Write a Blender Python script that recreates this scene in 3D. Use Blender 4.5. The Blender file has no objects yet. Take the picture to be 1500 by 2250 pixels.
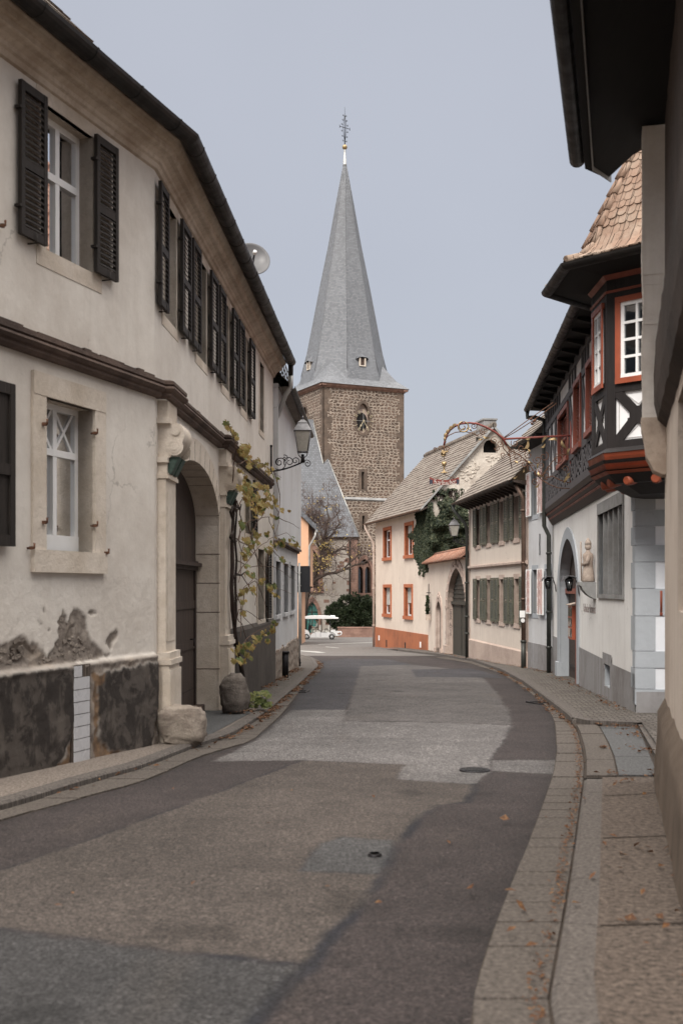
import bpy, math, random
import numpy as np
from mathutils import Vector, Matrix, noise
from mathutils.geometry import tessellate_polygon
SC = bpy.context.scene
COL = SC.collection
PI = math.pi
# ---------------------------------------------------------------- survey of the place
F, HX, HY, CZ = 2500.0, 750.0, 1293.0, 1.5     # camera focal length in photo pixels, horizon, eye height
def gz(y):
    y = min(max(y, -40.0), 95.0)
    return 0.06 - 0.028*y
def ray(px): return (px-HX)/F
def Zat(py, d): return CZ+(HY-py)*d/F
def pos(px, py, d): return Vector((ray(px)*d, d, Zat(py, d)))
def G(px, py, dz=0.0):
    k = (py-HY)/F
    d = 1.44/(k-0.028) if k > 0.0289 else 200
    if d > 95: d = 4.1/k
    return Vector((ray(px)*d, d, gz(d)+dz))
def V(x, y, z=0.0): return Vector((x, y, z))
def interp(pts,smooth=0.0):
    if smooth:
        f=interp(pts); g=np.arange(-8,62,.1); v=np.array([f(y) for y in g]); n=int(smooth/.1)|1; k=np.hanning(n+2)[1:-1]; k/=k.sum()
        pad=np.concatenate([2*v[0]-v[n:0:-1],v,2*v[-1]-v[-2:-n-2:-1]]); w=np.convolve(pad,k,'same')[n:-n]
        return lambda y: float(np.interp(y,g,w))
    ys = [p[1] for p in pts]; xs = [p[0] for p in pts]
    o = np.argsort(ys); ys = np.array(ys)[o]; xs = np.array(xs)[o]
    return lambda y: float(np.interp(y, ys, xs))

class Wall:
    """a vertical wall plane seen from above: from A to B, n points to the street"""
    def __init__(s, A, B, side):
        s.A = Vector((A[0], A[1])); s.B = Vector((B[0], B[1]))
        s.L = (s.B-s.A).length; s.d = (s.B-s.A)/s.L
        s.n = Vector((s.d.y, -s.d.x))*side
    def s_of(s, px, off=0.0):
        t = ray(px); a = s.A+s.n*off
        return (t*a.y-a.x)/(s.d.x-t*s.d.y)
    def sz(s, px, py, off=0.0):
        u = s.s_of(px, off); p = s.A+s.d*u+s.n*off
        return u, Zat(py, p.y)
    def P(s, u, z, off=0.0):
        p = s.A+s.d*u+s.n*off
        return Vector((p.x, p.y, z))

# ---------------------------------------------------------------- mesh collector
class MB:
    def __init__(s): s.v=[]; s.f=[]; s.fm=[]; s.fs=[]; s.m=0; s.sm=False; s.c={}
    def vert(s, p): s.v.append(Vector(p)); return len(s.v)-1
    def face(s, idx): s.f.append(tuple(idx)); s.fm.append(s.m); s.fs.append(s.sm)
    def poly(s, pts): s.face([s.vert(p) for p in pts])
    def hexa(s, b, t):
        i=[s.vert(p) for p in b]+[s.vert(p) for p in t]; n=len(b)
        s.face(i[:n][::-1]); s.face(i[n:])
        for k in range(n): s.face((i[k], i[(k+1)%n], i[n+(k+1)%n], i[n+k]))
    def box(s, c, sx, sy, sz, M=None):
        b=[(-1,-1,-1),(1,-1,-1),(1,1,-1),(-1,1,-1)]; t=[(-1,-1,1),(1,-1,1),(1,1,1),(-1,1,1)]
        def tr(p):
            q=Vector((p[0]*sx/2,p[1]*sy/2,p[2]*sz/2))
            return Vector(c)+(M@q if M else q)
        s.hexa([tr(p) for p in b],[tr(p) for p in t])
    def wbox(s, W, s0, s1, z0, z1, o0, o1):
        s.hexa([W.P(s0,z0,o0),W.P(s1,z0,o0),W.P(s1,z0,o1),W.P(s0,z0,o1)],
               [W.P(s0,z1,o0),W.P(s1,z1,o0),W.P(s1,z1,o1),W.P(s0,z1,o1)])
    def wprism(s, W, s0, s1, prof):
        s.hexa([W.P(s0,z,o) for o,z in prof],[W.P(s1,z,o) for o,z in prof])
    def wbar(s, W, a, b, w, o0, o1):
        """a straight timber of width w on the wall, from (s,z) a to b"""
        a=Vector(a); b=Vector(b); d=(b-a).normalized(); n=Vector((-d.y,d.x))*w/2
        q=[a-n,b-n,b+n,a+n]
        s.hexa([W.P(p.x,p.y,o0) for p in q],[W.P(p.x,p.y,o1) for p in q])
    def wpoly(s, W, pts, o0, o1):
        s.prism([W.P(u,z,o0) for u,z in pts],[W.P(u,z,o1) for u,z in pts])
    def prism(s, bot, top):
        n=len(bot); i=[s.vert(p) for p in bot]; j=[s.vert(p) for p in top]
        for tri in tessellate_polygon([bot]):
            s.face([i[k] for k in tri]); s.face([j[k] for k in tri])
        for k in range(n): s.face((i[k],i[(k+1)%n],j[(k+1)%n],j[k]))
    def holed(s, W, outer, holes, off=0.0, reveal=0.25, mrev=None):
        loops=[[Vector((u,z,0)) for u,z in outer]]+[[Vector((u,z,0)) for u,z in h] for h in holes]
        flat=[p for l in loops for p in l]
        ids=[s.vert(W.P(p.x,p.y,off)) for p in flat]
        n3=Vector((W.n.x,W.n.y,0))
        for t in tessellate_polygon(loops):
            a,b,c=[s.v[ids[k]] for k in t]
            if (b-a).cross(c-a).dot(n3)<0: t=t[::-1]
            s.face([ids[k] for k in t])
        m0=s.m
        if mrev is not None: s.m=mrev
        for h in holes:
            n=len(h)
            f=[s.vert(W.P(u,z,off)) for u,z in h]; b=[s.vert(W.P(u,z,off-reveal)) for u,z in h]
            for k in range(n): s.face((f[k],f[(k+1)%n],b[(k+1)%n],b[k]))
        s.m=m0
    def wband(s, W, inner, outer, o0, o1):
        """flat ring (stone surround) between two open loops of equal length"""
        n=len(inner)
        I0=[s.vert(W.P(u,z,o0)) for u,z in inner]; O0=[s.vert(W.P(u,z,o0)) for u,z in outer]
        I1=[s.vert(W.P(u,z,o1)) for u,z in inner]; O1=[s.vert(W.P(u,z,o1)) for u,z in outer]
        for k in range(n-1):
            s.face((I1[k],I1[k+1],O1[k+1],O1[k])); s.face((I0[k],I0[k+1],I1[k+1],I1[k])); s.face((O0[k],O0[k+1],O1[k+1],O1[k]))
        s.face((I0[0],I1[0],O1[0],O0[0])); s.face((I0[-1],I1[-1],O1[-1],O0[-1]))
    def tube(s, pts, r, n=8, cap=True):
        pts=[Vector(p) for p in pts]
        rs=r if isinstance(r,(list,tuple)) else [r]*len(pts)
        s0=s.sm; s.sm=True; rings=[]; up=None
        for k,p in enumerate(pts):
            d=(pts[min(k+1,len(pts)-1)]-pts[max(k-1,0)])
            d=d.normalized() if d.length>1e-9 else Vector((0,0,1))
            if up is None:
                up=Vector((0,0,1)) if abs(d.z)<0.9 else Vector((1,0,0))
            x=up-d*up.dot(d)
            if x.length<1e-4: x=Vector((1,0,0))-d*d.x
            x.normalize(); y=d.cross(x); up=x
            rings.append([s.vert(p+(x*math.cos(2*PI*i/n)+y*math.sin(2*PI*i/n))*rs[k]) for i in range(n)])
        for a,b in zip(rings,rings[1:]):
            for i in range(n): s.face((a[i],a[(i+1)%n],b[(i+1)%n],b[i]))
        s.sm=False
        if cap: s.face(rings[0][::-1]); s.face(rings[-1])
        s.sm=s0
    def lathe(s, c, prof, n=16, axis=None, cap=True):
        """prof: (radius, height)"""
        c=Vector(c); az=Vector(axis).normalized() if axis else Vector((0,0,1))
        ax=az.orthogonal().normalized() if axis else Vector((1,0,0)); ay=az.cross(ax)
        s0=s.sm; s.sm=True; rings=[]
        for r,h in prof:
            rings.append([s.vert(c+az*h+(ax*math.cos(2*PI*(i+.5)/n)+ay*math.sin(2*PI*(i+.5)/n))*r) for i in range(n)])
        for a,b in zip(rings,rings[1:]):
            for i in range(n): s.face((a[i],a[(i+1)%n],b[(i+1)%n],b[i]))
        s.sm=False
        if cap: s.face(rings[0][::-1]); s.face(rings[-1])
        s.sm=s0
    def sweep(s, path, prof, side=1, zf=None, cap=True):
        """sweep a closed profile of (offset, z) along a plan polyline with mitred corners"""
        path=[Vector((p[0],p[1])) for p in path]; rows=[]
        for k,p in enumerate(path):
            ds=[]
            if k>0: ds.append((path[k]-path[k-1]).normalized())
            if k<len(path)-1: ds.append((path[k+1]-path[k]).normalized())
            ns=[Vector((d.y,-d.x))*side for d in ds]
            m=ns[0] if len(ns)==1 else (ns[0]+ns[1])/(1+ns[0].dot(ns[1]))
            row=[]
            for o,z in prof:
                q=p+m*o
                row.append(s.vert((q.x,q.y,z+(zf(p.x,p.y) if zf else 0))))
            rows.append(row)
        n=len(prof)
        for a,b in zip(rows,rows[1:]):
            for i in range(n): s.face((a[i],a[(i+1)%n],b[(i+1)%n],b[i]))
        if cap: s.face(rows[0][::-1]); s.face(rows[-1])
    def ball(s, c, r, n=10, sq=(1,1,1)):
        prof=[(max(r*math.sin(PI*k/n),1e-4),-r*math.cos(PI*k/n)) for k in range(n+1)]
        i0=len(s.v); s.lathe((0,0,0),prof,n+4,cap=False)
        for k in range(i0,len(s.v)):
            p=s.v[k]; s.v[k]=Vector((p.x*sq[0],p.y*sq[1],p.z*sq[2]))+Vector(c)

def root_loc(o):
    while o.parent: o=o.parent
    return o.location
ROOTS=[]
def build(name, mb, mat, parent=None, weld=False):
    L=root_loc(parent) if parent else Vector((0,0,0))
    me=bpy.data.meshes.new(name)
    me.from_pydata([tuple(p-L) for p in mb.v],[],mb.f)
    for m in (mat if isinstance(mat,(list,tuple)) else [mat]): me.materials.append(m)
    me.polygons.foreach_set('material_index',mb.fm)
    me.polygons.foreach_set('use_smooth',mb.fs)
    # metric box-projected UVs
    uv=me.uv_layers.new(name='UVMap')
    nl=len(me.loops)
    nv=np.array([tuple(p) for p in mb.v],dtype=np.float64).reshape(-1,3)
    li=np.empty(nl,dtype=np.int32); me.loops.foreach_get('vertex_index',li)
    nf=len(me.polygons)
    nr=np.empty(nf*3); me.polygons.foreach_get('normal',nr); nr=nr.reshape(-1,3)
    ls=np.empty(nf,dtype=np.int32); lt=np.empty(nf,dtype=np.int32)
    me.polygons.foreach_get('loop_start',ls); me.polygons.foreach_get('loop_total',lt)
    fl=np.repeat(np.arange(nf),lt)
    flip=np.where(nr[:,1]>0.0,1,1)[:,None]
    n=nr*flip; up=np.zeros_like(n); up[:,2]=1
    t=np.cross(up,n); ln=np.linalg.norm(t,axis=1)
    flat=ln<0.2
    t[flat]=(1,0,0); n2=n.copy(); n2[flat]=(0,0,1)
    t/=np.linalg.norm(t,axis=1)[:,None]
    sg=np.where((t[:,1]<-1e-6)|((np.abs(t[:,1])<1e-6)&(t[:,0]<0)),-1,1)[:,None]; t=t*sg
    b=np.cross(n2,t); b=b/np.maximum(np.linalg.norm(b,axis=1)[:,None],1e-9)
    b=b*np.where(b[:,2]<-1e-6,-1,1)[:,None]
    b[flat]=(0,1,0)
    p=nv[li]
    out=np.stack([(p*t[fl]).sum(1),(p*b[fl]).sum(1)],1)
    uv.data.foreach_set('uv',out.astype(np.float32).ravel())
    if mb.c:
        at=me.color_attributes.new('mask','FLOAT_COLOR','POINT')
        a=np.zeros((len(mb.v),4),dtype=np.float32); a[:,3]=1
        for k,c in mb.c.items(): a[k,:3]=c
        at.data.foreach_set('color',a.ravel())
    me.validate(); me.update()
    o=bpy.data.objects.new(name,me); COL.objects.link(o)
    if parent: o.parent=parent
    return o
def thing(name, loc, label, cat, group=None):
    o=bpy.data.objects.new(name,None); COL.objects.link(o); o.location=loc; o.empty_display_size=0.2
    return tag(o,label,cat,group)
def tag(o,label,cat,group=None,kind=None):
    o['label']=label; o['category']=cat
    if group: o['group']=group
    if kind: o['kind']=kind
    return o
def struct(name,mb,mat):
    o=build(name,mb,mat); o['kind']='structure'; return o
def lay(o,label): o['label']=label; return o
def text_into(mb, s, size, fn, extr=0.004, align='CENTER', shear=0.0, bold=0.0):
    cu=bpy.data.curves.new('txt','FONT'); cu.body=s; cu.size=size; cu.align_x=align; cu.extrude=extr; cu.shear=shear; cu.offset=bold
    ob=bpy.data.objects.new('txt',cu); COL.objects.link(ob)
    dg=bpy.context.evaluated_depsgraph_get(); me=bpy.data.meshes.new_from_object(ob.evaluated_get(dg))
    i0=len(mb.v)
    for v in me.vertices: mb.vert(fn(v.co.x,v.co.y,v.co.z))
    for p in me.polygons: mb.face([i0+k for k in p.vertices])
    bpy.data.objects.remove(ob); bpy.data.curves.remove(cu); bpy.data.meshes.remove(me)

# ---------------------------------------------------------------- materials
def srgb(r,g,b):
    f=lambda c: c/12.92 if c<=0.04045 else ((c+0.055)/1.055)**2.4
    return (f(r/255),f(g/255),f(b/255),1)
class NT:
    def __init__(s,name):
        s.mat=bpy.data.materials.new(name); s.mat.use_nodes=True; s.t=s.mat.node_tree; s.n=s.t.nodes; s.l=s.t.links
        s.b=s.n['Principled BSDF']; s.b.inputs['Roughness'].default_value=0.85; s.b.inputs['Specular IOR Level'].default_value=0.3
        s.geo=None; s.uvn=None
    def node(s,t,**kw):
        n=s.n.new(t)
        for k,v in kw.items(): setattr(n,k,v)
        return n
    def setin(s,n,i,v):
        if hasattr(v,'node'): s.l.new(v,n.inputs[i])
        elif v is not None: n.inputs[i].default_value=v
    def pos(s):
        if not s.geo: s.geo=s.node('ShaderNodeNewGeometry')
        return s.geo.outputs['Position']
    def uv(s):
        if not s.uvn: s.uvn=s.node('ShaderNodeUVMap'); s.uvn.uv_map='UVMap'
        return s.uvn.outputs['UV']
    def mapping(s,vec,scale=(1,1,1),loc=(0,0,0),rot=(0,0,0)):
        n=s.node('ShaderNodeMapping'); s.l.new(vec,n.inputs[0]); n.inputs['Scale'].default_value=scale; n.inputs['Location'].default_value=loc; n.inputs['Rotation'].default_value=rot
        return n.outputs[0]
    def noise(s,vec,scale,detail=4,rough=0.6,dist=0.0,out='Fac'):
        n=s.node('ShaderNodeTexNoise'); s.l.new(vec,n.inputs['Vector']); n.inputs['Scale'].default_value=scale; n.inputs['Detail'].default_value=detail
        n.inputs['Roughness'].default_value=rough; n.inputs['Distortion'].default_value=dist
        return n.outputs[out]
    def voro(s,vec,scale,out='Distance',feature='F1',rand=1.0):
        n=s.node('ShaderNodeTexVoronoi',feature=feature); s.l.new(vec,n.inputs['Vector']); n.inputs['Scale'].default_value=scale; n.inputs['Randomness'].default_value=rand
        return n.outputs[out]
    def ramp(s,f,a,b,c0=0.0,c1=1.0):
        n=s.node('ShaderNodeMapRange'); n.interpolation_type='SMOOTHSTEP'; s.l.new(f,n.inputs[0])
        for i,x in zip((1,2,3,4),(a,b,c0,c1)): n.inputs[i].default_value=x
        return n.outputs[0]
    def math(s,op,a,b=None,clamp=False):
        n=s.node('ShaderNodeMath',operation=op,use_clamp=clamp); s.setin(n,0,a)
        if b is not None: s.setin(n,1,b)
        return n.outputs[0]
    def mix(s,f,a,b,bt='MIX'):
        n=s.node('ShaderNodeMix',data_type='RGBA',blend_type=bt); n.clamp_factor=True
        s.setin(n,0,f); s.setin(n,6,a); s.setin(n,7,b)
        return n.outputs[2]
    def bump(s,h,strength=0.3,dist=0.02,prev=None):
        n=s.node('ShaderNodeBump'); s.l.new(h,n.inputs['Height']); n.inputs['Strength'].default_value=strength; n.inputs['Distance'].default_value=dist
        if prev is not None: s.l.new(prev,n.inputs['Normal'])
        return n.outputs[0]
    def brick(s,vec,w,h,mortar,off=0.5,smooth=0.3,squash=1.0,freq=2):
        n=s.node('ShaderNodeTexBrick'); s.l.new(vec,n.inputs['Vector']); n.offset=off; n.squash=squash; n.squash_frequency=freq; n.offset_frequency=2
        for k,v in dict(Scale=1.0).items(): n.inputs[k].default_value=v
        n.inputs['Mortar Size'].default_value=mortar; n.inputs['Mortar Smooth'].default_value=smooth
        n.inputs['Brick Width'].default_value=w; n.inputs['Row Height'].default_value=h
        n.inputs['Color1'].default_value=(0,0,0,1); n.inputs['Color2'].default_value=(1,1,1,1); n.inputs['Mortar'].default_value=(0.5,0.5,0.5,1)
        return n.outputs['Color'],n.outputs['Fac']
    def out(s,color=None,normal=None,rough=None):
        if color is not None: s.setin(s.b,'Base Color',color)
        if normal is not None: s.l.new(normal,s.b.inputs['Normal'])
        if rough is not None: s.setin(s.b,'Roughness',rough)
        return s.mat
def C(r,g,b): return (r,g,b,1)
def sc(c,k): return (c[0]*k,c[1]*k,c[2]*k,1)

def m_plain(name,c,rough=0.6,var=0.15,scale=6,metal=0.0,bump=0.1,bscale=60,spec=0.4):
    t=NT(name); p=t.pos(); f=t.noise(p,scale,5)
    col=t.mix(t.ramp(f,0.3,0.7),sc(c,1-var),sc(c,1+var))
    t.b.inputs['Metallic'].default_value=metal; t.b.inputs['Specular IOR Level'].default_value=spec
    r=t.ramp(t.noise(p,scale*2.3,4),0.3,0.7,max(rough-0.1,0.03),min(rough+0.1,1))
    return t.out(col,t.bump(t.noise(p,bscale,3),bump,0.01),r)
def m_plaster(name,c,stain,streak=0.5,mott=0.6,bump=0.35,grime=None,gtop=0.0):
    """lime render: cloudy tone, rain streaks, fine grain"""
    t=NT(name); p=t.pos()
    a=t.ramp(t.noise(p,0.7,7,0.62),0.38,0.68); b=t.ramp(t.noise(t.mapping(p,(2.6,2.6,0.22)),1.6,6,0.6),0.45,0.75)
    c2=t.ramp(t.noise(p,5.0,6,0.7),0.40,0.72)
    col=t.mix(t.math('MULTIPLY',a,mott),c,stain)
    col=t.mix(t.math('MULTIPLY',b,streak),col,stain)
    col=t.mix(t.math('MULTIPLY',c2,0.35*mott),col,sc(c,1.12))
    sp=t.ramp(t.noise(p,23,3,0.6),0.66,0.74)
    col=t.mix(t.math('MULTIPLY',sp,0.28*mott),col,sc(stain,0.6))
    wv=t.node('ShaderNodeVectorMath',operation='ADD'); t.l.new(p,wv.inputs[0]); ws=t.node('ShaderNodeVectorMath',operation='SCALE'); t.l.new(t.noise(p,3.5,4,0.65,out='Color'),ws.inputs[0]); ws.inputs['Scale'].default_value=0.35; t.l.new(ws.outputs[0],wv.inputs[1])
    ck=t.math('MULTIPLY',t.ramp(t.voro(wv.outputs[0],0.75,'Distance','DISTANCE_TO_EDGE'),0.0,0.010,1,0),t.ramp(t.noise(p,0.9,3),0.52,0.62))
    col=t.mix(t.math('MULTIPLY',ck,0.5),col,sc(stain,0.4))
    h=t.math('ADD',t.math('MULTIPLY',t.noise(p,95,4,0.7),0.35),t.noise(p,9,5,0.55))
    h=t.math('ADD',h,t.math('MULTIPLY',t.noise(p,1.4,3),1.5))
    return t.out(col,t.bump(h,bump,0.02),0.92)
def m_stone(name,c,dark,scale=3.0,bump=0.5,joint=None):
    t=NT(name); p=t.pos()
    a=t.ramp(t.noise(p,scale,7,0.65),0.36,0.66); b=t.ramp(t.noise(p,scale*6,5,0.7),0.45,0.7)
    col=t.mix(a,c,dark); col=t.mix(t.math('MULTIPLY',b,0.4),col,sc(dark,0.75))
    h=t.math('ADD',t.noise(p,40,5,0.7),t.math('MULTIPLY',t.noise(p,6,4),1.3))
    return t.out(col,t.bump(h,bump,0.02),0.9)
def m_wood(name,c,dark,axis=2,scale=1.0,rough=0.7,bump=0.4):
    t=NT(name); p=t.pos(); sca=[14*scale]*3; sca[axis]=0.9*scale
    f=t.noise(t.mapping(p,tuple(sca)),1.5,7,0.65,0.6)
    g=t.ramp(t.noise(p,2.5,4),0.35,0.7)
    col=t.mix(t.ramp(f,0.3,0.7),c,dark); col=t.mix(t.math('MULTIPLY',g,0.4),col,sc(dark,1.3))
    return t.out(col,t.bump(f,bump,0.012),rough)
def m_planks(name,c,dark,w=0.14,diag=False):
    t=NT(name); uv=t.mapping(t.uv(),(1,1,1),rot=(0,0,0.6 if diag else 0))
    bc,bf=t.brick(uv,w,40,0.006,0.0,0.2)
    f=t.noise(t.mapping(uv,(16,0.8,1)),1.5,6,0.65,0.4)
    col=t.mix(t.ramp(f,0.3,0.7),c,dark); col=t.mix(t.math('MULTIPLY',bc,0.35),col,sc(dark,1.2)); col=t.mix(bf,col,sc(dark,0.25))
    h=t.math('SUBTRACT',t.math('MULTIPLY',f,0.3),bf)
    return t.out(col,t.bump(h,0.6,0.012),0.7)
def m_rubble(name,w=0.31,h=0.235,c1=(.135,.10,.078),c2=(.235,.175,.135),mort=(.50,.42,.345),bump=0.7,dist=0.09,msize=0.036):
    """coursed rubble: uneven dark sandstone blocks in wide pale joints"""
    t=NT(name); uv=t.uv()
    nz=t.noise(t.mapping(uv,(1,1,1)),2.2,3,0.6,out='Color')
    n2=t.noise(t.mapping(uv,(1,1,1),(7,3,1)),0.55,2,0.5,out='Color')
    def warp(v,nn,a):
        s=t.node('ShaderNodeVectorMath',operation='SUBTRACT'); t.l.new(nn,s.inputs[0]); s.inputs[1].default_value=(.5,.5,.5)
        m=t.node('ShaderNodeVectorMath',operation='SCALE'); t.l.new(s.outputs[0],m.inputs[0]); m.inputs['Scale'].default_value=a
        q=t.node('ShaderNodeVectorMath',operation='ADD'); t.l.new(v,q.inputs[0]); t.l.new(m.outputs[0],q.inputs[1]); return q.outputs[0]
    vec=warp(warp(uv,nz,dist*1.6),n2,dist*3.2)
    sx=t.node('ShaderNodeSeparateXYZ'); t.l.new(vec,sx.inputs[0])
    def n1(sc_,dx):
        k=t.node('ShaderNodeCombineXYZ'); t.setin(k,0,t.math('MULTIPLY',sx.outputs[0],sc_[0])); t.setin(k,1,t.math('MULTIPLY',sx.outputs[1],sc_[1])); k.inputs[2].default_value=dx
        return t.math('SUBTRACT',t.noise(k.outputs[0],1.0,2,0.6),0.5)
    y=t.math('DIVIDE',t.math('ADD',sx.outputs[1],t.math('MULTIPLY',n1((.10,1.1),3),h*1.3)),h)
    rowi=t.math('FLOOR',y); hs=t.math('FRACT',t.math('MULTIPLY',t.math('SINE',t.math('MULTIPLY',rowi,12.9898)),437.58))
    x=t.math('ADD',t.math('DIVIDE',t.math('ADD',sx.outputs[0],t.math('MULTIPLY',n1((.9,2.2),9),w*1.6)),w),t.math('MULTIPLY',hs,3.7))
    cc=t.node('ShaderNodeCombineXYZ'); t.l.new(x,cc.inputs[0]); t.l.new(y,cc.inputs[1])
    ed=t.node('ShaderNodeTexVoronoi',feature='DISTANCE_TO_EDGE',voronoi_dimensions='2D'); ce=t.node('ShaderNodeTexVoronoi',feature='F1',voronoi_dimensions='2D')
    for q in (ed,ce): t.l.new(cc.outputs[0],q.inputs['Vector']); q.inputs['Scale'].default_value=1.0; q.inputs['Randomness'].default_value=0.38
    sep=t.node('ShaderNodeSeparateColor'); t.l.new(ce.outputs['Color'],sep.inputs[0]); bc=sep.outputs[0]
    mw=msize/h; bf=t.ramp(t.math('ADD',ed.outputs['Distance'],t.math('MULTIPLY',t.math('SUBTRACT',t.noise(uv,9,2),0.5),mw*1.2)),mw*.75,mw*1.5,1,0)
    n3=t.ramp(t.noise(uv,0.5,5,0.6),0.3,0.72)
    big=t.noise(uv,1.8,4,0.6)
    stone=t.mix(bc,c1+(1,),c2+(1,)); stone=t.mix(t.math('MULTIPLY',n3,0.30),stone,(.30,.195,.15,1))
    stone=t.mix(t.math('MULTIPLY',t.ramp(t.noise(uv,11,4,0.7),0.4,0.75),0.5),stone,(.06,.05,.043,1))
    mo=t.mix(t.ramp(t.noise(uv,1.2,5),0.35,0.7),mort+(1,),sc(mort,0.66))
    lost=t.math('MULTIPLY',t.ramp(big,0.55,0.70),0.75)
    f=t.math('MAXIMUM',bf,t.math('MULTIPLY',lost,t.ramp(t.noise(uv,7,3),0.45,0.6)))
    col=t.mix(f,stone,mo)
    hh=t.math('ADD',t.math('SUBTRACT',1.0,bf),t.math('MULTIPLY',t.noise(uv,14,4,0.7),0.45))
    return t.out(col,t.bump(hh,bump,0.05),0.95)
def m_slate(name,c=(.135,.142,.155),row=0.16,w=0.22,var=0.35):
    t=NT(name); uv=t.uv()
    nz=t.noise(uv,1.5,2,out='Color'); a=t.node('ShaderNodeVectorMath',operation='SCALE'); t.l.new(nz,a.inputs[0]); a.inputs['Scale'].default_value=0.06
    q=t.node('ShaderNodeVectorMath',operation='ADD'); t.l.new(uv,q.inputs[0]); t.l.new(a.outputs[0],q.inputs[1])
    bc,bf=t.brick(q.outputs[0],w,row,0.012,0.5,0.2)
    col=t.mix(bc,sc(c,1-var),sc(c,1+var))
    col=t.mix(t.math('MULTIPLY',t.ramp(t.noise(uv,0.45,6,0.65),0.4,0.7),0.3),col,sc(c,1.3))
    col=t.mix(t.math('MULTIPLY',t.ramp(t.noise(uv,9,3,0.6),0.66,0.72),0.22),col,(.36,.37,.38,1))
    col=t.mix(t.math('MULTIPLY',bf,0.75),col,sc(c,0.35))
    h=t.math('SUBTRACT',t.math('MULTIPLY',bc,0.5),bf)
    return t.out(col,t.bump(h,0.5,0.02),0.55)
def m_tiles(name,c,c2,lich,w=0.2,row=0.3):
    t=NT(name); uv=t.uv(); bc,bf=t.brick(uv,w,row,0.007,0.5,0.2); p=t.pos()
    col=t.mix(bc,c,c2); col=t.mix(t.math('MULTIPLY',t.ramp(t.noise(p,1.3,7,0.7),0.42,0.7),0.65),col,lich)
    col=t.mix(t.math('MULTIPLY',t.ramp(t.noise(p,12,5,0.7),0.5,0.72),0.5),col,sc(c2,0.5))
    col=t.mix(t.math('MULTIPLY',bf,0.8),col,sc(c2,0.22))
    h=t.math('ADD',t.math('MULTIPLY',bc,0.6),t.math('SUBTRACT',t.math('MULTIPLY',t.noise(p,30,4),0.4),bf))
    return t.out(col,t.bump(h,0.6,0.02),0.85)
def m_asphalt(name,c,var=0.25,grain=0.5,warm=None,scale=1.0,crack=0.0,bump=0.35):
    t=NT(name); p=t.mapping(t.pos(),(scale,scale,0.01))
    g=t.noise(p,130,3,0.75); v=t.voro(p,70,'Distance'); big=t.ramp(t.noise(p,0.5,7,0.6),0.33,0.7); mid=t.ramp(t.noise(p,3.2,6,0.65),0.38,0.72)
    stk=t.ramp(t.noise(t.mapping(p,(2.2,0.35,1)),1.2,5),0.42,0.75)
    col=t.mix(t.math('MULTIPLY',big,0.7),sc(c,1+var*0.5),sc(c,1-var)); col=t.mix(t.math('MULTIPLY',mid,0.4),col,warm or sc(c,0.78))
    col=t.mix(t.math('MULTIPLY',stk,0.3),col,sc(c,0.72))
    col=t.mix(t.math('MULTIPLY',t.ramp(g,0.42,0.72),grain),col,sc(c,1.75)); col=t.mix(t.math('MULTIPLY',t.ramp(v,0.0,0.28,1,0),grain*0.9),col,sc(c,0.45))
    col=t.mix(t.math('MULTIPLY',t.ramp(t.noise(p,38,3),0.66,0.72),grain*0.7),col,sc(c,2.0))
    q=t.noise(p,42,3,0.7); col=t.mix(t.math('MULTIPLY',t.ramp(q,0.50,0.66),grain*0.75),col,sc(c,2.1)); col=t.mix(t.math('MULTIPLY',t.ramp(q,0.50,0.36),grain*0.8),col,sc(c,0.38))
    q2=t.noise(p,15,4,0.7); col=t.mix(t.math('MULTIPLY',t.ramp(q2,0.52,0.70),grain*0.4),col,sc(c,1.35)); col=t.mix(t.math('MULTIPLY',t.ramp(q2,0.46,0.30),grain*0.45),col,sc(c,0.62))
    h=t.math('ADD',g,t.math('MULTIPLY',v,0.8)); h=t.math('ADD',h,q)
    if crack>0:
        e=t.voro(t.mapping(p,(1,1,1)),0.9,'Distance','DISTANCE_TO_EDGE'); k=t.math('MULTIPLY',t.ramp(e,0.0,0.012,1,0),crack)
        col=t.mix(k,col,sc(c,0.3))
    sp=t.ramp(t.noise(p,1.6,5),0.72,0.76); col=t.mix(t.math('MULTIPLY',sp,0.5),col,sc(c,0.5))
    return t.out(col,t.bump(h,bump,0.012),0.88)
def m_glass(name,tint=(.55,.58,.6),warp=0.25,mixf=0.5):
    t=NT(name); p=t.pos()
    gl=t.node('ShaderNodeBsdfGlossy'); gl.inputs['Roughness'].default_value=0.03; gl.inputs['Color'].default_value=(.9,.92,.95,1)
    bp=t.bump(t.noise(p,2.5,2),warp*0.2,0.05); t.l.new(bp,gl.inputs['Normal'])
    tr=t.node('ShaderNodeBsdfTransparent'); tr.inputs['Color'].default_value=tint+(1,)
    fr=t.node('ShaderNodeFresnel'); fr.inputs['IOR'].default_value=1.6; t.l.new(bp,fr.inputs['Normal'])
    mx=t.node('ShaderNodeMixShader'); t.l.new(t.math('MULTIPLY',fr.outputs[0],1.25,True),mx.inputs[0]); t.l.new(tr.outputs[0],mx.inputs[1]); t.l.new(gl.outputs[0],mx.inputs[2])
    t.l.new(mx.outputs[0],t.n['Material Output'].inputs[0])
    return t.mat
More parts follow.
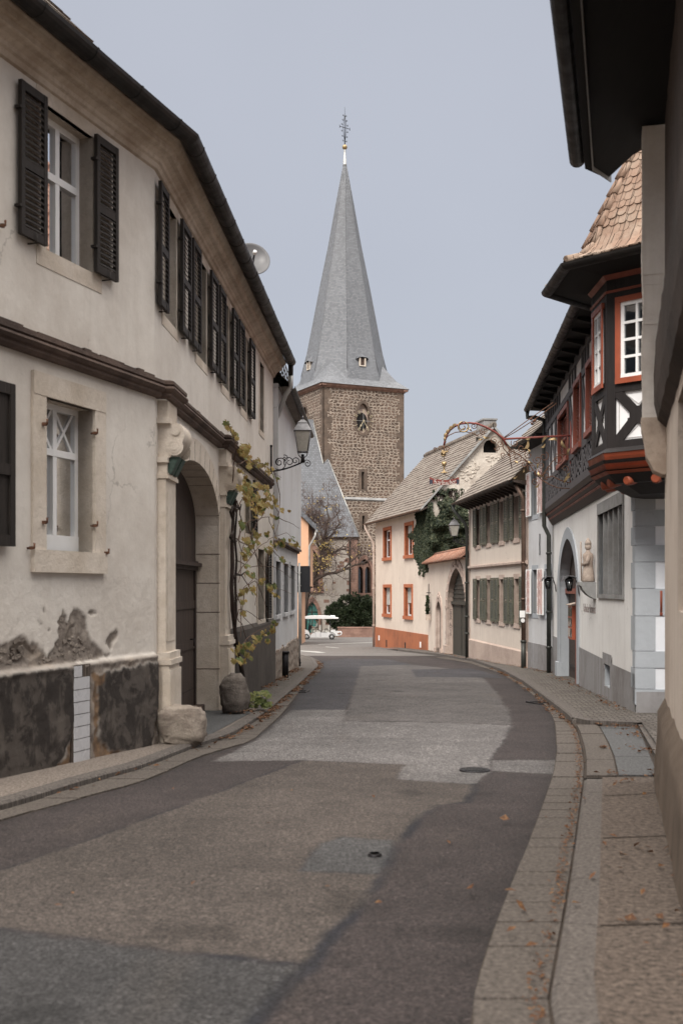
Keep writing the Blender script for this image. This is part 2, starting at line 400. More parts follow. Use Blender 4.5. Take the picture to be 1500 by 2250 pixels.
def m_leaf(name,c,c2,c3,scale=1.2):
    t=NT(name); p=t.pos()
    col=t.mix(t.ramp(t.noise(p,scale,4),0.35,0.65),c,c2); col=t.mix(t.ramp(t.noise(p,scale*9,2),0.5,0.66),col,c3)
    t.b.inputs['Specular IOR Level'].default_value=0.25
    tr=t.node('ShaderNodeBsdfTranslucent'); t.l.new(col,tr.inputs['Color'])
    mx=t.node('ShaderNodeMixShader'); mx.inputs[0].default_value=0.25
    t.setin(t.b,'Base Color',col); t.b.inputs['Roughness'].default_value=0.6
    t.l.new(t.b.outputs[0],mx.inputs[1]); t.l.new(tr.outputs[0],mx.inputs[2]); t.l.new(mx.outputs[0],t.n['Material Output'].inputs[0])
    return t.mat
# ================================================================ camera, sky, sun
cam=bpy.data.cameras.new('camera'); co=bpy.data.objects.new('camera',cam); COL.objects.link(co)
co.location=(0,0,CZ); co.rotation_euler=(PI/2,0,0); cam.lens=40; cam.sensor_width=36; cam.sensor_fit='AUTO'
cam.shift_y=(HY-1125)/2250; cam.clip_end=3000; cam.clip_start=0.05
cam.dof.use_dof=True; cam.dof.focus_distance=55; cam.dof.aperture_fstop=3.2
SC.camera=co
w=bpy.data.worlds.new('World'); SC.world=w; w.use_nodes=True
nt=w.node_tree; bg=nt.nodes['Background']
sky=nt.nodes.new('ShaderNodeTexSky'); sky.sky_type='NISHITA'; sky.sun_disc=False
SUN_EL=math.radians(42); SUN_AZ=math.radians(198)      # azimuth clockwise from +Y: behind the camera, to the left
sky.sun_elevation=SUN_EL; sky.sun_rotation=SUN_AZ; sky.air_density=1.2; sky.dust_density=2.0
tc=nt.nodes.new('ShaderNodeTexCoord'); sp=nt.nodes.new('ShaderNodeSeparateXYZ'); nt.links.new(tc.outputs['Generated'],sp.inputs[0])
mr=nt.nodes.new('ShaderNodeMapRange'); nt.links.new(sp.outputs['Z'],mr.inputs[0])
mr.inputs[1].default_value=0.47; mr.inputs[2].default_value=1.0; mr.inputs[3].default_value=0.0; mr.inputs[4].default_value=1.0
cl=nt.nodes.new('ShaderNodeTexNoise'); nt.links.new(tc.outputs['Generated'],cl.inputs['Vector']); cl.inputs['Scale'].default_value=1.6; cl.inputs['Detail'].default_value=5
mx=nt.nodes.new('ShaderNodeMix'); mx.data_type='RGBA'; nt.links.new(mr.outputs[0],mx.inputs[0])
mx.inputs[6].default_value=(1.80,1.87,2.10,1); mx.inputs[7].default_value=(19.5,18.4,17.0,1)   # overcast: paler and brighter overhead
m2=nt.nodes.new('ShaderNodeMix'); m2.data_type='RGBA'; m2.blend_type='MULTIPLY'; m2.inputs[0].default_value=1.0
r2=nt.nodes.new('ShaderNodeMapRange'); nt.links.new(cl.outputs['Fac'],r2.inputs[0]); r2.inputs[1].default_value=0.3; r2.inputs[2].default_value=0.7; r2.inputs[3].default_value=0.93; r2.inputs[4].default_value=1.07
nt.links.new(mx.outputs[2],m2.inputs[6]); nt.links.new(r2.outputs[0],m2.inputs[7])
m3=nt.nodes.new('ShaderNodeMix'); m3.data_type='RGBA'; m3.inputs[0].default_value=0.94
nt.links.new(sky.outputs[0],m3.inputs[6]); nt.links.new(m2.outputs[2],m3.inputs[7])
nt.links.new(m3.outputs[2],bg.inputs['Color']); bg.inputs['Strength'].default_value=0.1
sl=bpy.data.lights.new('sun','SUN'); so=bpy.data.objects.new('sun',sl); COL.objects.link(so)
sl.energy=1.5; sl.angle=math.radians(24); sl.color=(1.0,0.95,0.88)
dv=Vector((math.sin(SUN_AZ)*math.cos(SUN_EL),math.cos(SUN_AZ)*math.cos(SUN_EL),math.sin(SUN_EL)))
so.rotation_euler=(-dv).to_track_quat('-Z','Y').to_euler(); so.location=dv*60
SC.view_settings.view_transform='Standard'; SC.view_settings.look='None'; SC.view_settings.exposure=1.40; SC.view_settings.gamma=1.0
try:
    SC.cycles.max_bounces=7; SC.cycles.transparent_max_bounces=12; SC.cycles.caustics_reflective=False; SC.cycles.caustics_refractive=False
except Exception: pass

# ================================================================ materials
M={}
M['cream']=m_plaster('cream_render',C(.67,.63,.58),C(.50,.45,.40),0.36,0.7)
M['trimstone']=m_stone('yellow_sandstone',C(.61,.545,.475),C(.50,.43,.355),1.6,0.4)
M['cornice']=m_stone('stained_cornice_stone',C(.58,.50,.42),C(.36,.285,.22),1.3,0.35)
M['string']=m_stone('brown_sandstone',C(.125,.088,.072),C(.066,.047,.040),2.0,0.5)
M['brownshut']=m_wood('weathered_brown_paint',C(.030,.023,.020),C(.016,.013,.011),2,1.0,0.65)
M['gate']=m_planks('old_gate_planks',C(.075,.052,.042),C(.034,.025,.022),0.13)
M['white']=m_plain('white_window_paint',C(.78,.78,.78),0.4,0.05,3)
M['glass']=m_glass('window_glass')
M['dark']=m_plain('dark_interior',C(.012,.011,.010),0.9,0.3,2)
M['curtain']=m_plain('net_curtain',C(.42,.41,.38),0.9,0.2,5)
M['gutter']=m_plain('old_gutter_metal',C(.010,.008,.007),0.55,0.4,3,0.2)
M['zinc']=m_plain('zinc',C(.36,.36,.35),0.45,0.2,3,0.5)
M['iron']=m_plain('black_iron',C(.018,.016,.018),0.5,0.3,8,0.5)
M['rust']=m_plain('rusty_iron',C(.10,.045,.025),0.8,0.5,20)
M['gold']=m_plain('gilding',C(.36,.26,.14),0.45,0.3,8,0.7)
M['rooftile']=m_tiles('old_brown_tiles',C(.20,.165,.14),C(.135,.11,.095),C(.27,.245,.21),0.22,5.0)
M['orangetile']=m_tiles('red_clay_tiles',C(.30,.15,.10),C(.22,.10,.065),C(.31,.235,.19),0.18,0.2)
M['lintile']=m_tiles('lichened_clay_tiles',C(.28,.18,.13),C(.185,.118,.085),C(.31,.26,.21),0.17,5.0)
M['slate']=m_slate('spire_slate',(.155,.162,.176),0.16,0.22,0.2)
M['slate2']=m_slate('nave_slate',C(.105,.110,.122),0.2,0.26,0.2)
M['rubble']=m_rubble('coursed_rubble',0.42,0.29,(.046,.034,.027),(.150,.108,.082),(.35,.29,.24),0.8,0.09,0.036)
M['rubble2']=m_rubble('patched_rubble',0.42,0.27,(.085,.06,.046),(.15,.105,.08),(.32,.27,.23),0.6,0.12,0.06)
M['redstone']=m_stone('red_sandstone',C(.30,.185,.145),C(.20,.12,.095),1.6,0.5)
M['quoin']=m_stone('brown_quoin_stone',C(.155,.115,.090),C(.095,.072,.058),1.2,0.5)
M['naveplaster']=m_plaster('old_church_render',C(.46,.42,.375),C(.30,.255,.215),0.5,0.9,0.5)
M['peach']=m_plaster('peach_render',C(.62,.37,.24),C(.55,.33,.21),0.3,0.4,0.2)
M['coolwhite']=m_plaster('cool_white_render',C(.56,.565,.58),C(.42,.41,.40),0.45,0.5,0.25)
M['innwhite']=m_plaster('inn_white_render',C(.78,.77,.755),C(.58,.56,.545),0.4,0.45,0.22)
M['innflank']=m_plaster('blue_white_render',C(.70,.72,.76),C(.55,.56,.57),0.3,0.4,0.2)
M['greyplinth']=m_plaster('grey_painted_plinth',C(.285,.28,.285),C(.17,.155,.15),0.7,0.9,0.35)
M['quoinblue']=m_plaster('grey_blue_paint',C(.375,.40,.43),C(.31,.33,.355),0.3,0.6,0.35)
M['mullion']=m_stone('grey_painted_stone',C(.31,.31,.31),C(.22,.215,.21),1.5,0.3)
M['creamhouse']=m_plaster('warm_cream_render',C(.66,.57,.49),C(.52,.435,.37),0.4,0.5,0.22)
M['orangepaint']=m_plaster('orange_painted_render',C(.38,.135,.066),C(.25,.095,.052),0.7,1.0,0.4)
M['numeral']=m_plain('gilt_numerals',C(.42,.36,.25),0.5,0.1,20)
M['orangetrim']=m_stone('orange_painted_stone',C(.43,.145,.07),C(.36,.115,.055),2,0.2)
M['gable']=m_plaster('crumbling_render',C(.60,.55,.485),C(.36,.31,.265),0.5,1.0,1.0)
M['olivewall']=m_plaster('pale_pink_render',C(.62,.545,.475),C(.50,.43,.375),0.4,0.5,0.22)
M['pinkstone']=m_stone('pinkish_sandstone',C(.50,.40,.345),C(.38,.295,.25),2.2,0.35)
M['pinkplinth']=m_plaster('rough_pink_plinth',C(.46,.365,.31),C(.36,.28,.24),0.3,1.0,0.8)
M['olive']=m_plain('olive_green_paint',C(.078,.082,.060),0.55,0.2,4)
M['copper']=m_plain('brown_downpipe',C(.13,.085,.065),0.5,0.25,3,0.3)
M['darkpipe']=m_plain('dark_green_downpipe',C(.040,.042,.038),0.5,0.25,3,0.2)
M['timber']=m_wood('black_timber',C(.022,.018,.018),C(.012,.010,.010),2,0.8,0.6,0.25)
M['timbergrey']=m_wood('grey_timber',C(.088,.084,.090),C(.055,.052,.056),2,0.8,0.65,0.25)
M['infill']=m_plain('white_infill',C(.70,.70,.71),0.9,0.08,2)
M['greyline']=m_plain('grey_painted_line',C(.40,.39,.39),0.9,0.1,4)
M['oxred']=m_plain('oxblood_paint',C(.20,.052,.032),0.55,0.18,3)
M['redorange']=m_plain('orange_red_paint',C(.29,.070,.034),0.5,0.15,3)
M['dullred']=m_plain('faded_red',C(.36,.15,.12),0.7,0.2,5)
M['dred']=m_plain('sign_red',C(.17,.040,.032),0.55,0.2,5)
M['soffit']=m_wood('black_soffit_boards',C(.008,.007,.006),C(.005,.004,.004),1,0.6,0.8,0.3)  # near-black boards with faint grain
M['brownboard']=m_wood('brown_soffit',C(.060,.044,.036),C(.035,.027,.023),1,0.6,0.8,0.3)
M['teal']=m_planks('teal_door_paint',C(.060,.20,.175),C(.045,.155,.14),0.22)
M['greydoor']=m_planks('grey_green_door_planks',C(.066,.062,.050),C(.040,.037,.031),0.17)
M['signback']=m_plain('grey_sign_back',C(.060,.062,.068),0.5,0.1,4,0.3)
M['cartwhite']=m_plain('white_gelcoat',C(.80,.80,.80),0.3,0.04,2)
M['tyre']=m_plain('rubber',C(.016,.016,.016),0.8,0.2,8)
M['alloy']=m_plain('alloy',C(.50,.50,.50),0.35,0.1,8,0.7)
M['skin']=m_plain('skin',C(.46,.27,.19),0.5,0.06,20)
M['hair']=m_plain('dark_hair',C(.012,.010,.009),0.5,0.3,60)
M['cloth']=m_plain('pale_grey_jacket',C(.33,.33,.30),0.9,0.15,12)
M['trous']=m_plain('beige_trousers',C(.38,.34,.29),0.9,0.15,12)
M['bark']=m_stone('bark',C(.085,.062,.050),C(.045,.034,.029),4,0.6)
M['twig']=m_stone('reddish_twigs',C(.13,.092,.080),C(.085,.060,.053),4,0.2)
M['yleaf']=m_leaf('yellow_linden_leaves',C(.50,.40,.14),C(.42,.30,.10),C(.30,.18,.07),3)
M['yew']=m_leaf('yew_needles',C(.014,.022,.012),C(.024,.036,.017),C(.046,.056,.024),1.5)
M['ivyleaf']=m_leaf('ivy_leaves',C(.018,.027,.016),C(.032,.043,.023),C(.085,.09,.05),1.1)
M['vineleaf']=m_leaf('autumn_vine_leaves',C(.34,.255,.085),C(.23,.20,.07),C(.25,.13,.05),2.6)
M['vinegreen']=m_leaf('green_vine_leaves',C(.115,.15,.05),C(.19,.19,.065),C(.05,.08,.025),3)
M['bark2']=m_stone('vine_bark',C(.050,.034,.028),C(.026,.019,.016),5,0.7)
M['drystem']=m_stone('vine_canes',C(.14,.085,.06),C(.09,.055,.04),5,0.2)
M['fallen']=m_leaf('fallen_leaves',C(.13,.058,.028),C(.09,.042,.022),C(.20,.11,.05),5)
M['nearwall']=m_plaster('beige_brown_render',C(.60,.52,.45),C(.40,.32,.26),0.6,0.9,0.5)
M['nearplinth']=m_plaster('dark_damp_plinth',C(.155,.118,.09),C(.085,.063,.047),0.7,1.0,0.7)
M['nearstrip']=m_plaster('worn_corner_board',C(.84,.79,.74),C(.60,.53,.47),0.8,0.8,0.4)
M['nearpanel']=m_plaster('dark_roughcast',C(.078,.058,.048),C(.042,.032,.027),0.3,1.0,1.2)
M['corbel']=m_stone('beige_corbel_stone',C(.56,.46,.38),C(.42,.33,.265),3,0.4)
M['guard']=m_stone('grey_guard_stone',C(.19,.165,.145),C(.105,.088,.076),4,0.8)
M['guard2']=m_stone('pale_guard_stone',C(.33,.285,.24),C(.19,.155,.13),4,0.8)
M['wetplinth']=m_plaster('dark_damp_render',C(.088,.075,.066),C(.045,.038,.034),0.8,1.0,0.5)
M['tilewhite']=m_plain('white_glazed_tile',C(.50,.50,.52),0.3,0.06,3)
M['patina']=m_plain('green_patina',C(.045,.075,.062),0.7,0.4,14)
M['lampglass']=m_plain('frosted_lamp_glass',C(.30,.285,.255),0.25,0.08,8)
M['lampmetal']=m_plain('grey_lamp_metal',C(.13,.128,.135),0.4,0.15,6,0.6)
M['sandstone']=m_stone('statue_sandstone',C(.50,.42,.36),C(.36,.285,.24),6,0.6)
M['dish']=m_plain('grey_dish',C(.11,.11,.115),0.5,0.06,3)
M['seatvinyl']=m_plain('pale_vinyl',C(.55,.53,.49),0.5,0.06,5)
M['ink']=m_plain('faded_lettering',C(.30,.26,.25),0.9,0.2,20)
M['inkdark']=m_plain('dark_lettering',C(.13,.10,.10),0.9,0.2,20)
M['cream2']=m_plain('cream_lettering',C(.78,.75,.70),0.6,0.05,20)
M['navy']=m_plain('navy_ribbon',C(.028,.032,.052),0.6,0.2,8)
# ground surfaces
A=dict(grain=0.75)
M['asph_dark']=m_asphalt('mauve_asphalt',C(.036,.030,.030),0.28,0.6)
M['asph_dark2']=m_asphalt('slate_asphalt',C(.055,.055,.060),0.22,0.55)
M['asph_tan']=m_asphalt('worn_tan_asphalt',C(.078,.069,.061),0.30,1.0,C(.064,.055,.047),1.0,0.0,0.6)
M['asph_light']=m_asphalt('pale_grey_asphalt',C(.118,.114,.112),0.24,0.75,C(.098,.094,.092),1.0,0.0)
M['asph_grey']=m_asphalt('grey_blue_asphalt',C(.055,.055,.056),0.30,0.95,C(.048,.048,.048),1.0,0.0)
M['asph_far']=m_asphalt('square_asphalt',C(.105,.097,.092),0.3,0.7,C(.075,.068,.064))
M['tar']=m_asphalt('tar_seam',C(.036,.039,.048),0.2,0.3)
M['conc']=m_asphalt('dusty_concrete',C(.078,.061,.050),0.36,1.1,C(.046,.033,.025),0.7,0.0,0.5)
M['slab']=m_asphalt('gutter_slabs',C(.074,.063,.055),0.28,0.8,C(.052,.043,.037),0.9)
M['slabjoint']=m_asphalt('joint_dirt',C(.036,.027,.021),0.3,0.5)
M['kerbst']=m_asphalt('kerb_stone',C(.085,.074,.067),0.28,0.8,C(.060,.051,.045),0.9)
M['bluepave']=m_asphalt('blue_grey_paving',C(.072,.072,.073),0.2,0.8,C(.056,.055,.055),0.9)
M['leftpave']=m_asphalt('beige_gravel_pavement',C(.145,.122,.105),0.28,0.95,C(.105,.086,.073),0.9)
M['paint']=m_plain('worn_road_paint',C(.34,.335,.32),0.9,0.2,9)
M['earth']=m_asphalt('earth',C(.13,.11,.09),0.3,0.6)
def _cobble():
    t=NT('small_cobbles'); p=t.pos(); v=t.mapping(p,(1,1,0.01))
    nz=t.noise(v,1.2,2,out='Color'); a=t.node('ShaderNodeVectorMath',operation='SCALE'); t.l.new(nz,a.inputs[0]); a.inputs['Scale'].default_value=0.12
    q=t.node('ShaderNodeVectorMath',operation='ADD'); t.l.new(v,q.inputs[0]); t.l.new(a.outputs[0],q.inputs[1])
    bc,bf=t.brick(t.mapping(q.outputs[0],(1,1,1),rot=(0,0,0.12)),0.15,0.13,0.014,0.5,0.35)
    col=t.mix(bc,C(.092,.081,.073),C(.148,.132,.118)); col=t.mix(t.math('MULTIPLY',t.ramp(t.noise(v,1.1,6,0.65),0.4,0.7),0.5),col,C(.078,.063,.051))
    col=t.mix(bf,col,C(.036,.029,.024))
    h=t.math('ADD',t.math('SUBTRACT',1.0,bf),t.math('MULTIPLY',t.noise(p,60,3),0.3))
    return t.out(col,t.bump(h,0.7,0.02),0.9)
M['cobble']=_cobble()

# ================================================================ terrain, road, pavements
LA=Wall((-2.64-0.336*7,4.0),(-2.08,12.67),1)
LB=Wall((-2.08,12.67),(-1.51,25.2),1)
LC=Wall((-1.50,25.2),(-1.28,33.2),1)
INN=Wall((4.28,16.55),(5.415,29.15),-1)
WHT=Wall((5.40,29.3),(5.25,32.0),-1)
OLV=Wall((5.25,32.0),(4.55,40.6),-1)
CRT=Wall((4.55,40.6),(3.88,51.0),-1)
ORG=Wall((3.88,51.0),(1.85,61.7),-1)
NRW=Wall((1.95,6.4),(2.81,9.9),-1)
WL=interp([(LA.A.x,LA.A.y),(-2.08,12.67),(-1.51,25.2),(-1.28,33.2),(-3,46),(-9,60)])
WR=interp([(1.95,-8),(1.95,6.4),(2.81,9.9),(6.5,10.3),(6.5,15.8),(4.28,16.55),(5.415,29.15),(5.25,32),(4.55,40.6),(3.88,51),(1.85,61.7)])
def gp(l): return [(G(*p).x,G(*p).y) for p in l]
KL=interp([(-6.6,-6)]+[(-2.28,9.52)]+gp([(163,1731),(303,1698),(420,1649),(513,1619),(583,1572),(653,1511),(691,1474),(700,1466),(690,1449),(660,1441)])+[(-7,50),(-12,60)],1.6 if 'KL'[1]=='L' else 1.0)
RL=interp([(-6.3,-6)]+gp([(37,1796),(327,1717),(448,1661),(550,1634),(620,1572),(672,1502),(700,1479),(712,1464),(700,1451),(669,1440.5)])+[(-6.5,51),(-12,61)],1.6 if 'RL'[1]=='L' else 1.0)
RR=interp([(.36,-6)]+gp([(1020,2250),(1070,2080),(1120,1950),(1165,1840),(1195,1760),(1215,1700),(1222,1650),(1218,1590),(1200,1555),(1150,1513),(1100,1481),(1030,1458),(960,1446),(900,1438.5),(822,1430)]),1.6 if 'RR'[1]=='L' else 1.0)
KR=interp([(.62,-6)]+gp([(1195,2250),(1220,2120),(1245,1980),(1265,1840),(1280,1730),(1284,1690),(1279,1650),(1268,1610),(1252,1588),(1200,1545),(1150,1506),(1100,1477),(1040,1455),(960,1441),(900,1434),(825,1425.5)]),1.6 if 'KR'[1]=='L' else 1.0)
def frange(a,b,s):
    r=[]; x=a
    while x<b-1e-6: r.append(x); x+=s
    return r+[b]
ter=MB()
ys=[-300,-40]+frange(-6,96,6)+[200,900]
for a,b in zip(ys,ys[1:]):
    ter.poly([(-600,a,gz(a)-.06),(600,a,gz(a)-.06),(600,b,gz(b)-.06),(-600,b,gz(b)-.06)])
struct('terrain',ter,M['earth'])
def vnoise(x,y,sc_,seed,oct=3):
    out=np.zeros(x.shape); amp=1.0; tot=0
    for o in range(oct):
        rg=np.random.RandomState(seed+o); T=rg.rand(64,64)*2-1; u=x*sc_; v=y*sc_; iu=np.floor(u).astype(int); iv=np.floor(v).astype(int); fu=u-iu; fv=v-iv; fu=fu*fu*(3-2*fu); fv=fv*fv*(3-2*fv)
        g=lambda a,b: T[(iu+a)%64,(iv+b)%64]
        out+=amp*((g(0,0)*(1-fu)+g(1,0)*fu)*(1-fv)+(g(0,1)*(1-fu)+g(1,1)*fu)*fv); tot+=amp; amp*=.55; sc_*=2.03
    return out/tot
def inpoly(X,Y,P):
    r=np.zeros(X.shape,bool); n=len(P)
    for i in range(n):
        x1,y1=P[i]; x2,y2=P[(i+1)%n]
        if y1==y2: continue
        r^=((y1>Y)!=(y2>Y))&(X<(x2-x1)*(Y-y1)/(y2-y1)+x1)
    return r
def dline(X,Y,P):
    d=np.full(X.shape,9.0)
    for (x1,y1),(x2,y2) in zip(P,P[1:]):
        dx,dy=x2-x1,y2-y1; t=np.clip(((X-x1)*dx+(Y-y1)*dy)/(dx*dx+dy*dy+1e-9),0,1); d=np.minimum(d,np.hypot(X-x1-t*dx,Y-y1-t*dy))
    return d
road=MB()
TANE=[(1045,1724),(1026,1764),(958,1771),(920,1800),(900,1825),(872,1862),(838,1935),(800,1980),(745,2045),(676,2126)]
c_dark=np.array((.0345,.0275,.0268)); c_tan=np.array((.0575,.0475,.0420)); c_light=np.array((.106,.099,.097)); c_grey=np.array((.037,.0358,.0365)); c_slate=np.array((.040,.038,.042)); c_tar=np.array((.011,.0115,.0155)); c_far=np.array((.062,.056,.054))
PATCH=[([(0,1915),(200,1845),(440,1757),(670,1672),(890,1681),(868,1714)]+TANE+[(350,2086),(0,2042),(-700,2000),(-700,2160)],c_tan),
([(655,1561.5),(639,1562),(672,1503),(700,1478),(711,1465),(702,1454),(760,1447),(860,1450),(905,1461),(791,1464),(788,1483),(778,1512),(760,1560)],c_slate),
([(791,1464),(905,1461),(1000,1471),(1062,1491),(1090,1522),(1118,1565),(1121,1592),(940,1587),(757,1585),(778,1512),(788,1483)],c_far+.012),
([(640,1561),(760,1560),(757,1586),(940,1588),(1121,1593),(1100,1640),(1078,1668),(1076,1694),(1046,1724),(868,1714),(890,1681),(670,1671),(468,1674),(560,1630)],c_light),
([(903,1471.5),(1034,1469.5),(1068,1477),(1112,1490),(912,1488)],c_slate),
([(-700,2002),(0,2046),(350,2091),(672,2131),(600,2205),(555,2255),(470,2400),(-900,2400)],c_grey),
([(702,1856),(748,1841),(870,1850),(848,1900),(830,1922),(662,1915)],c_grey+.016),
([(1079,1672),(1240,1671),(1264,1680),(1250,1691),(1222,1702),(1080,1695)],c_light*.85)]
SEAM=[(TANE,.040,.92),([(0,2044),(120,2056),(350,2088),(520,2110),(676,2128)],.026,.9),([(676,2128),(600,2205),(555,2255)],.045,.9),([(662,1672),(440,1757),(200,1845),(0,1915)],.016,.7),([(1121,1593),(1100,1640),(1078,1668)],.012,.5),([(662,1915),(702,1856),(748,1841),(870,1850),(848,1900),(830,1922),(662,1915)],.014,.65),([(757,1586),(940,1588),(1121,1593)],.012,.35),
([(60,1990),(170,1960),(260,1968),(380,1930),(470,1938)],.004,.35),([(560,1770),(640,1800),(700,1795),(760,1812)],.004,.3),([(900,2100),(940,2000),(930,1940),(990,1870)],.004,.3),([(640,1660),(720,1640),(830,1646),(930,1630)],.005,.3),([(180,1822),(300,1818),(420,1800)],.005,.45)]
def roadgrid(y0,y1,dy,nx):
    yv=np.arange(y0,y1+dy*.5,dy); xl=np.array([KL(y)-.15 for y in yv]); xr=np.array([KR(y)+.15 for y in yv]); t=np.linspace(0,1,nx)
    X=xl[:,None]+(xr-xl)[:,None]*t[None,:]; Y=np.repeat(yv[:,None],nx,1)
    wx_=vnoise(X,Y,2.5,1,4)*.035+vnoise(X,Y,14,7,3)*.022; wy_=vnoise(X,Y,2.5,21,4)*.035+vnoise(X,Y,14,27,3)*.022
    c=np.repeat(c_dark[None,None,:],X.shape[0],0).repeat(nx,1).copy()
    for px,col in PATCH:
        P=[(G(*q).x,G(*q).y) for q in px]; m_=inpoly(X+wx_,Y+wy_,P).astype(float); b=m_.copy(); b[1:-1,1:-1]=(2*m_[1:-1,1:-1]+m_[:-2,1:-1]+m_[2:,1:-1]+m_[1:-1,:-2]+m_[1:-1,2:])/6
        c=c*(1-b[...,None])+col*b[...,None]
    for px,w_,a in SEAM:
        d=dline(X+wx_*.7,Y+wy_*.7,[(G(*q).x,G(*q).y) for q in px]); k=np.clip(1.4-d/w_,0,1)*a*np.clip(.75+vnoise(X,Y,3,55,2),0,1); c=c*(1-k[...,None])+c_tar*k[...,None]
    # wear: polished wheel tracks, blotches, oil, ravelled areas
    mid=(xl+xr)[:,None]/2; off=X-mid
    tr_=sum(np.exp(-((off-o)/.22)**2) for o in (-1.35,-.1,.55,1.6)); c*=(1+.10*tr_*(.6+vnoise(X,Y,.8,61,3)))[...,None]
    bl=vnoise(X,Y,.9,71,5); c*=(1+.30*bl)[...,None]; b2=vnoise(X,Y,5,81,4); c*=(1+.22*b2)[...,None]
    oil=np.clip(vnoise(X,Y,1.7,91,4)-.38,0,1)*3; c*=(1-.45*np.clip(oil,0,1))[...,None]
    ir=np.clip(vnoise(X*2.2,Y*.5,1.3,95,4)-.25,0,1)*1.6; c=c*(1-.25*np.clip(ir,0,1)[...,None])+np.array((.075,.060,.048))*.25*np.clip(ir,0,1)[...,None]
    edge=np.minimum(X-np.array([RL(y) for y in yv])[:,None],np.array([RR(y) for y in yv])[:,None]-X); c*=(1-.28*np.exp(-np.clip(edge,0,9)/.12)*(1+vnoise(X,Y,4,99,3)))[...,None]
    Z=np.array([gz(y) for y in yv])[:,None]+.006+.004*vnoise(X,Y,.7,5,3); b0=len(road.v)
    for i_ in range(X.shape[0]):
        for j_ in range(nx): road.v.append(Vector((X[i_,j_],Y[i_,j_],Z[i_,j_]))); road.c[len(road.v)-1]=c[i_,j_]
    road.sm=True
    for i_ in range(X.shape[0]-1):
        for j_ in range(nx-1): a_=b0+i_*nx+j_; road.face((a_,a_+1,a_+nx+1,a_+nx))
    road.sm=False
def strip(mb,fl,fr,y0,y1,dz=0.0,step=0.6):
    q=frange(y0,y1,step)
    for a,b in zip(q,q[1:]): mb.poly([(fl(a),a,gz(a)+dz),(fr(a),a,gz(a)+dz),(fr(b),b,gz(b)+dz),(fl(b),b,gz(b)+dz)])
roadgrid(2.4,14.0,.030,240); roadgrid(14.0,46.0,.10,130)
road.m=1; strip(road,lambda y:KL(y)-.15,lambda y:KR(y)+.15,-6,2.4,.006)
road.m=2; strip(road,lambda y:(KL(y)-.15) if y<60 else -14-(y-60)*.6,lambda y:(KR(y)+.15) if y<55 else 3.6+(y-55)*.06,46,96,0.006,2); road.m=0
def patch(px,mi,lift):
    P=[G(*p) for p in px]; road.m=mi; i=[road.vert((p.x,p.y,gz(p.y)+lift)) for p in P]; Q=[V(p.x,p.y) for p in P]
    for t in tessellate_polygon([Q]):
        a,b,c=[Q[k] for k in t]
        road.face([i[k] for k in (t[::-1] if (b-a).cross(c-a).z<0 else t)])
    road.m=0
patch([(661,1430),(700,1432.3),(716,1434.6),(700,1435),(661,1431.6)],3,0.014)
patch([(716,1421.3),(745,1424),(744,1424.8),(714,1422)],3,0.014)
patch([(700,1416),(822,1411.6),(822,1412.3),(700,1416.7)],3,0.014)
def _road():
    t=NT('patched_asphalt'); p=t.mapping(t.pos(),(1,1,.01)); at=t.node('ShaderNodeVertexColor',layer_name='mask'); c=at.outputs[0]
    def mul(f,lo,hi,a,b):   # scale colour by a..b over noise range
        n=t.node('ShaderNodeVectorMath',operation='SCALE'); t.l.new(mul.c,n.inputs[0]); t.l.new(t.ramp(f,lo,hi,a,b),n.inputs['Scale']); mul.c=n.outputs[0]
    mul.c=c; v=t.voro(p,62,'Distance'); q=t.noise(p,48,3,.75); q2=t.noise(p,17,4,.7); q3=t.noise(p,130,2,.7)
    mul(q,.34,.68,.45,1.75); mul(q2,.32,.70,.66,1.42); mul(q3,.3,.7,.75,1.3); mul(v,.05,.32,1.25,.85); mul(t.noise(p,30,2),.66,.72,1.0,1.9); mul(t.noise(p,26,2,.5),.68,.74,1.0,.45)
    h=t.math('ADD',q,t.math('MULTIPLY',v,.7))
    return t.out(mul.c,t.bump(h,.5,.012),t.ramp(q2,.3,.7,.78,.95))
struct('road',road,[_road(),M['asph_dark'],M['asph_far'],M['paint']])

# gutter strips of slabs between road edge and kerb
def slabs(mb,fa,fb,y0,y1,dy,dz,gap=0.008,th=0.03,jit=0.004,zf=None):
    y=y0; r=random.Random(3)
    while y<y1:
        e=min(y+dy*r.uniform(.8,1.2),y1); a=y+gap; b=e-gap
        if b-a<0.05: break
        h=dz+r.uniform(-jit,jit)
        q=[(fa(a)+gap,a),(fb(a)-gap,a),(fb(b)-gap,b),(fa(b)+gap,b)]
        mb.hexa([(x,yy,gz(yy)+h-th) for x,yy in q],[(x,yy,gz(yy)+h) for x,yy in q])
        y=e
gs=MB()
slabs(gs,RR,KR,0.5,44,0.34,0.018); slabs(gs,KL,RL,3,46,0.55,0.018)
gs.m=1
strip(gs,lambda y:RR(y)-.0,lambda y:KR(y)+.05,-2,46,0.007); strip(gs,lambda y:KL(y)-.05,RL,-2,46,0.007)
struct('gutter_paving',gs,[M['slab'],M['slabjoint']])
def kh(y): return 0.035+0.075*min(max((y-14.6)/1.6,0),1)
kb=MB()
def kerbrun(f,side,y0,y1,w,hf,step,gap=0.006):
    y=y0; r=random.Random(8)
    while y<y1:
        e=min(y+step*r.uniform(.85,1.15),y1); qs=frange(y+gap,e-gap,0.45)
        rows=[]
        for yy in qs:
            dx=(f(yy+.05)-f(yy-.05))/.1; n=V(1,-dx).normalized()*side
            b=V(f(yy),yy); h=hf(yy); o=[(0.0,-.1),(0.006,h-.02),(0.03,h),(w,h+.003),(w,-.1)]
            rows.append([kb.vert((b.x+n.x*a,b.y+n.y*a,gz(yy)+z)) for a,z in o])
        for a,b in zip(rows,rows[1:]):
            for i in range(4): kb.face((a[i],b[i],b[i+1],a[i+1]))
        kb.face(rows[0]); kb.face(rows[-1][::-1])
        y=e
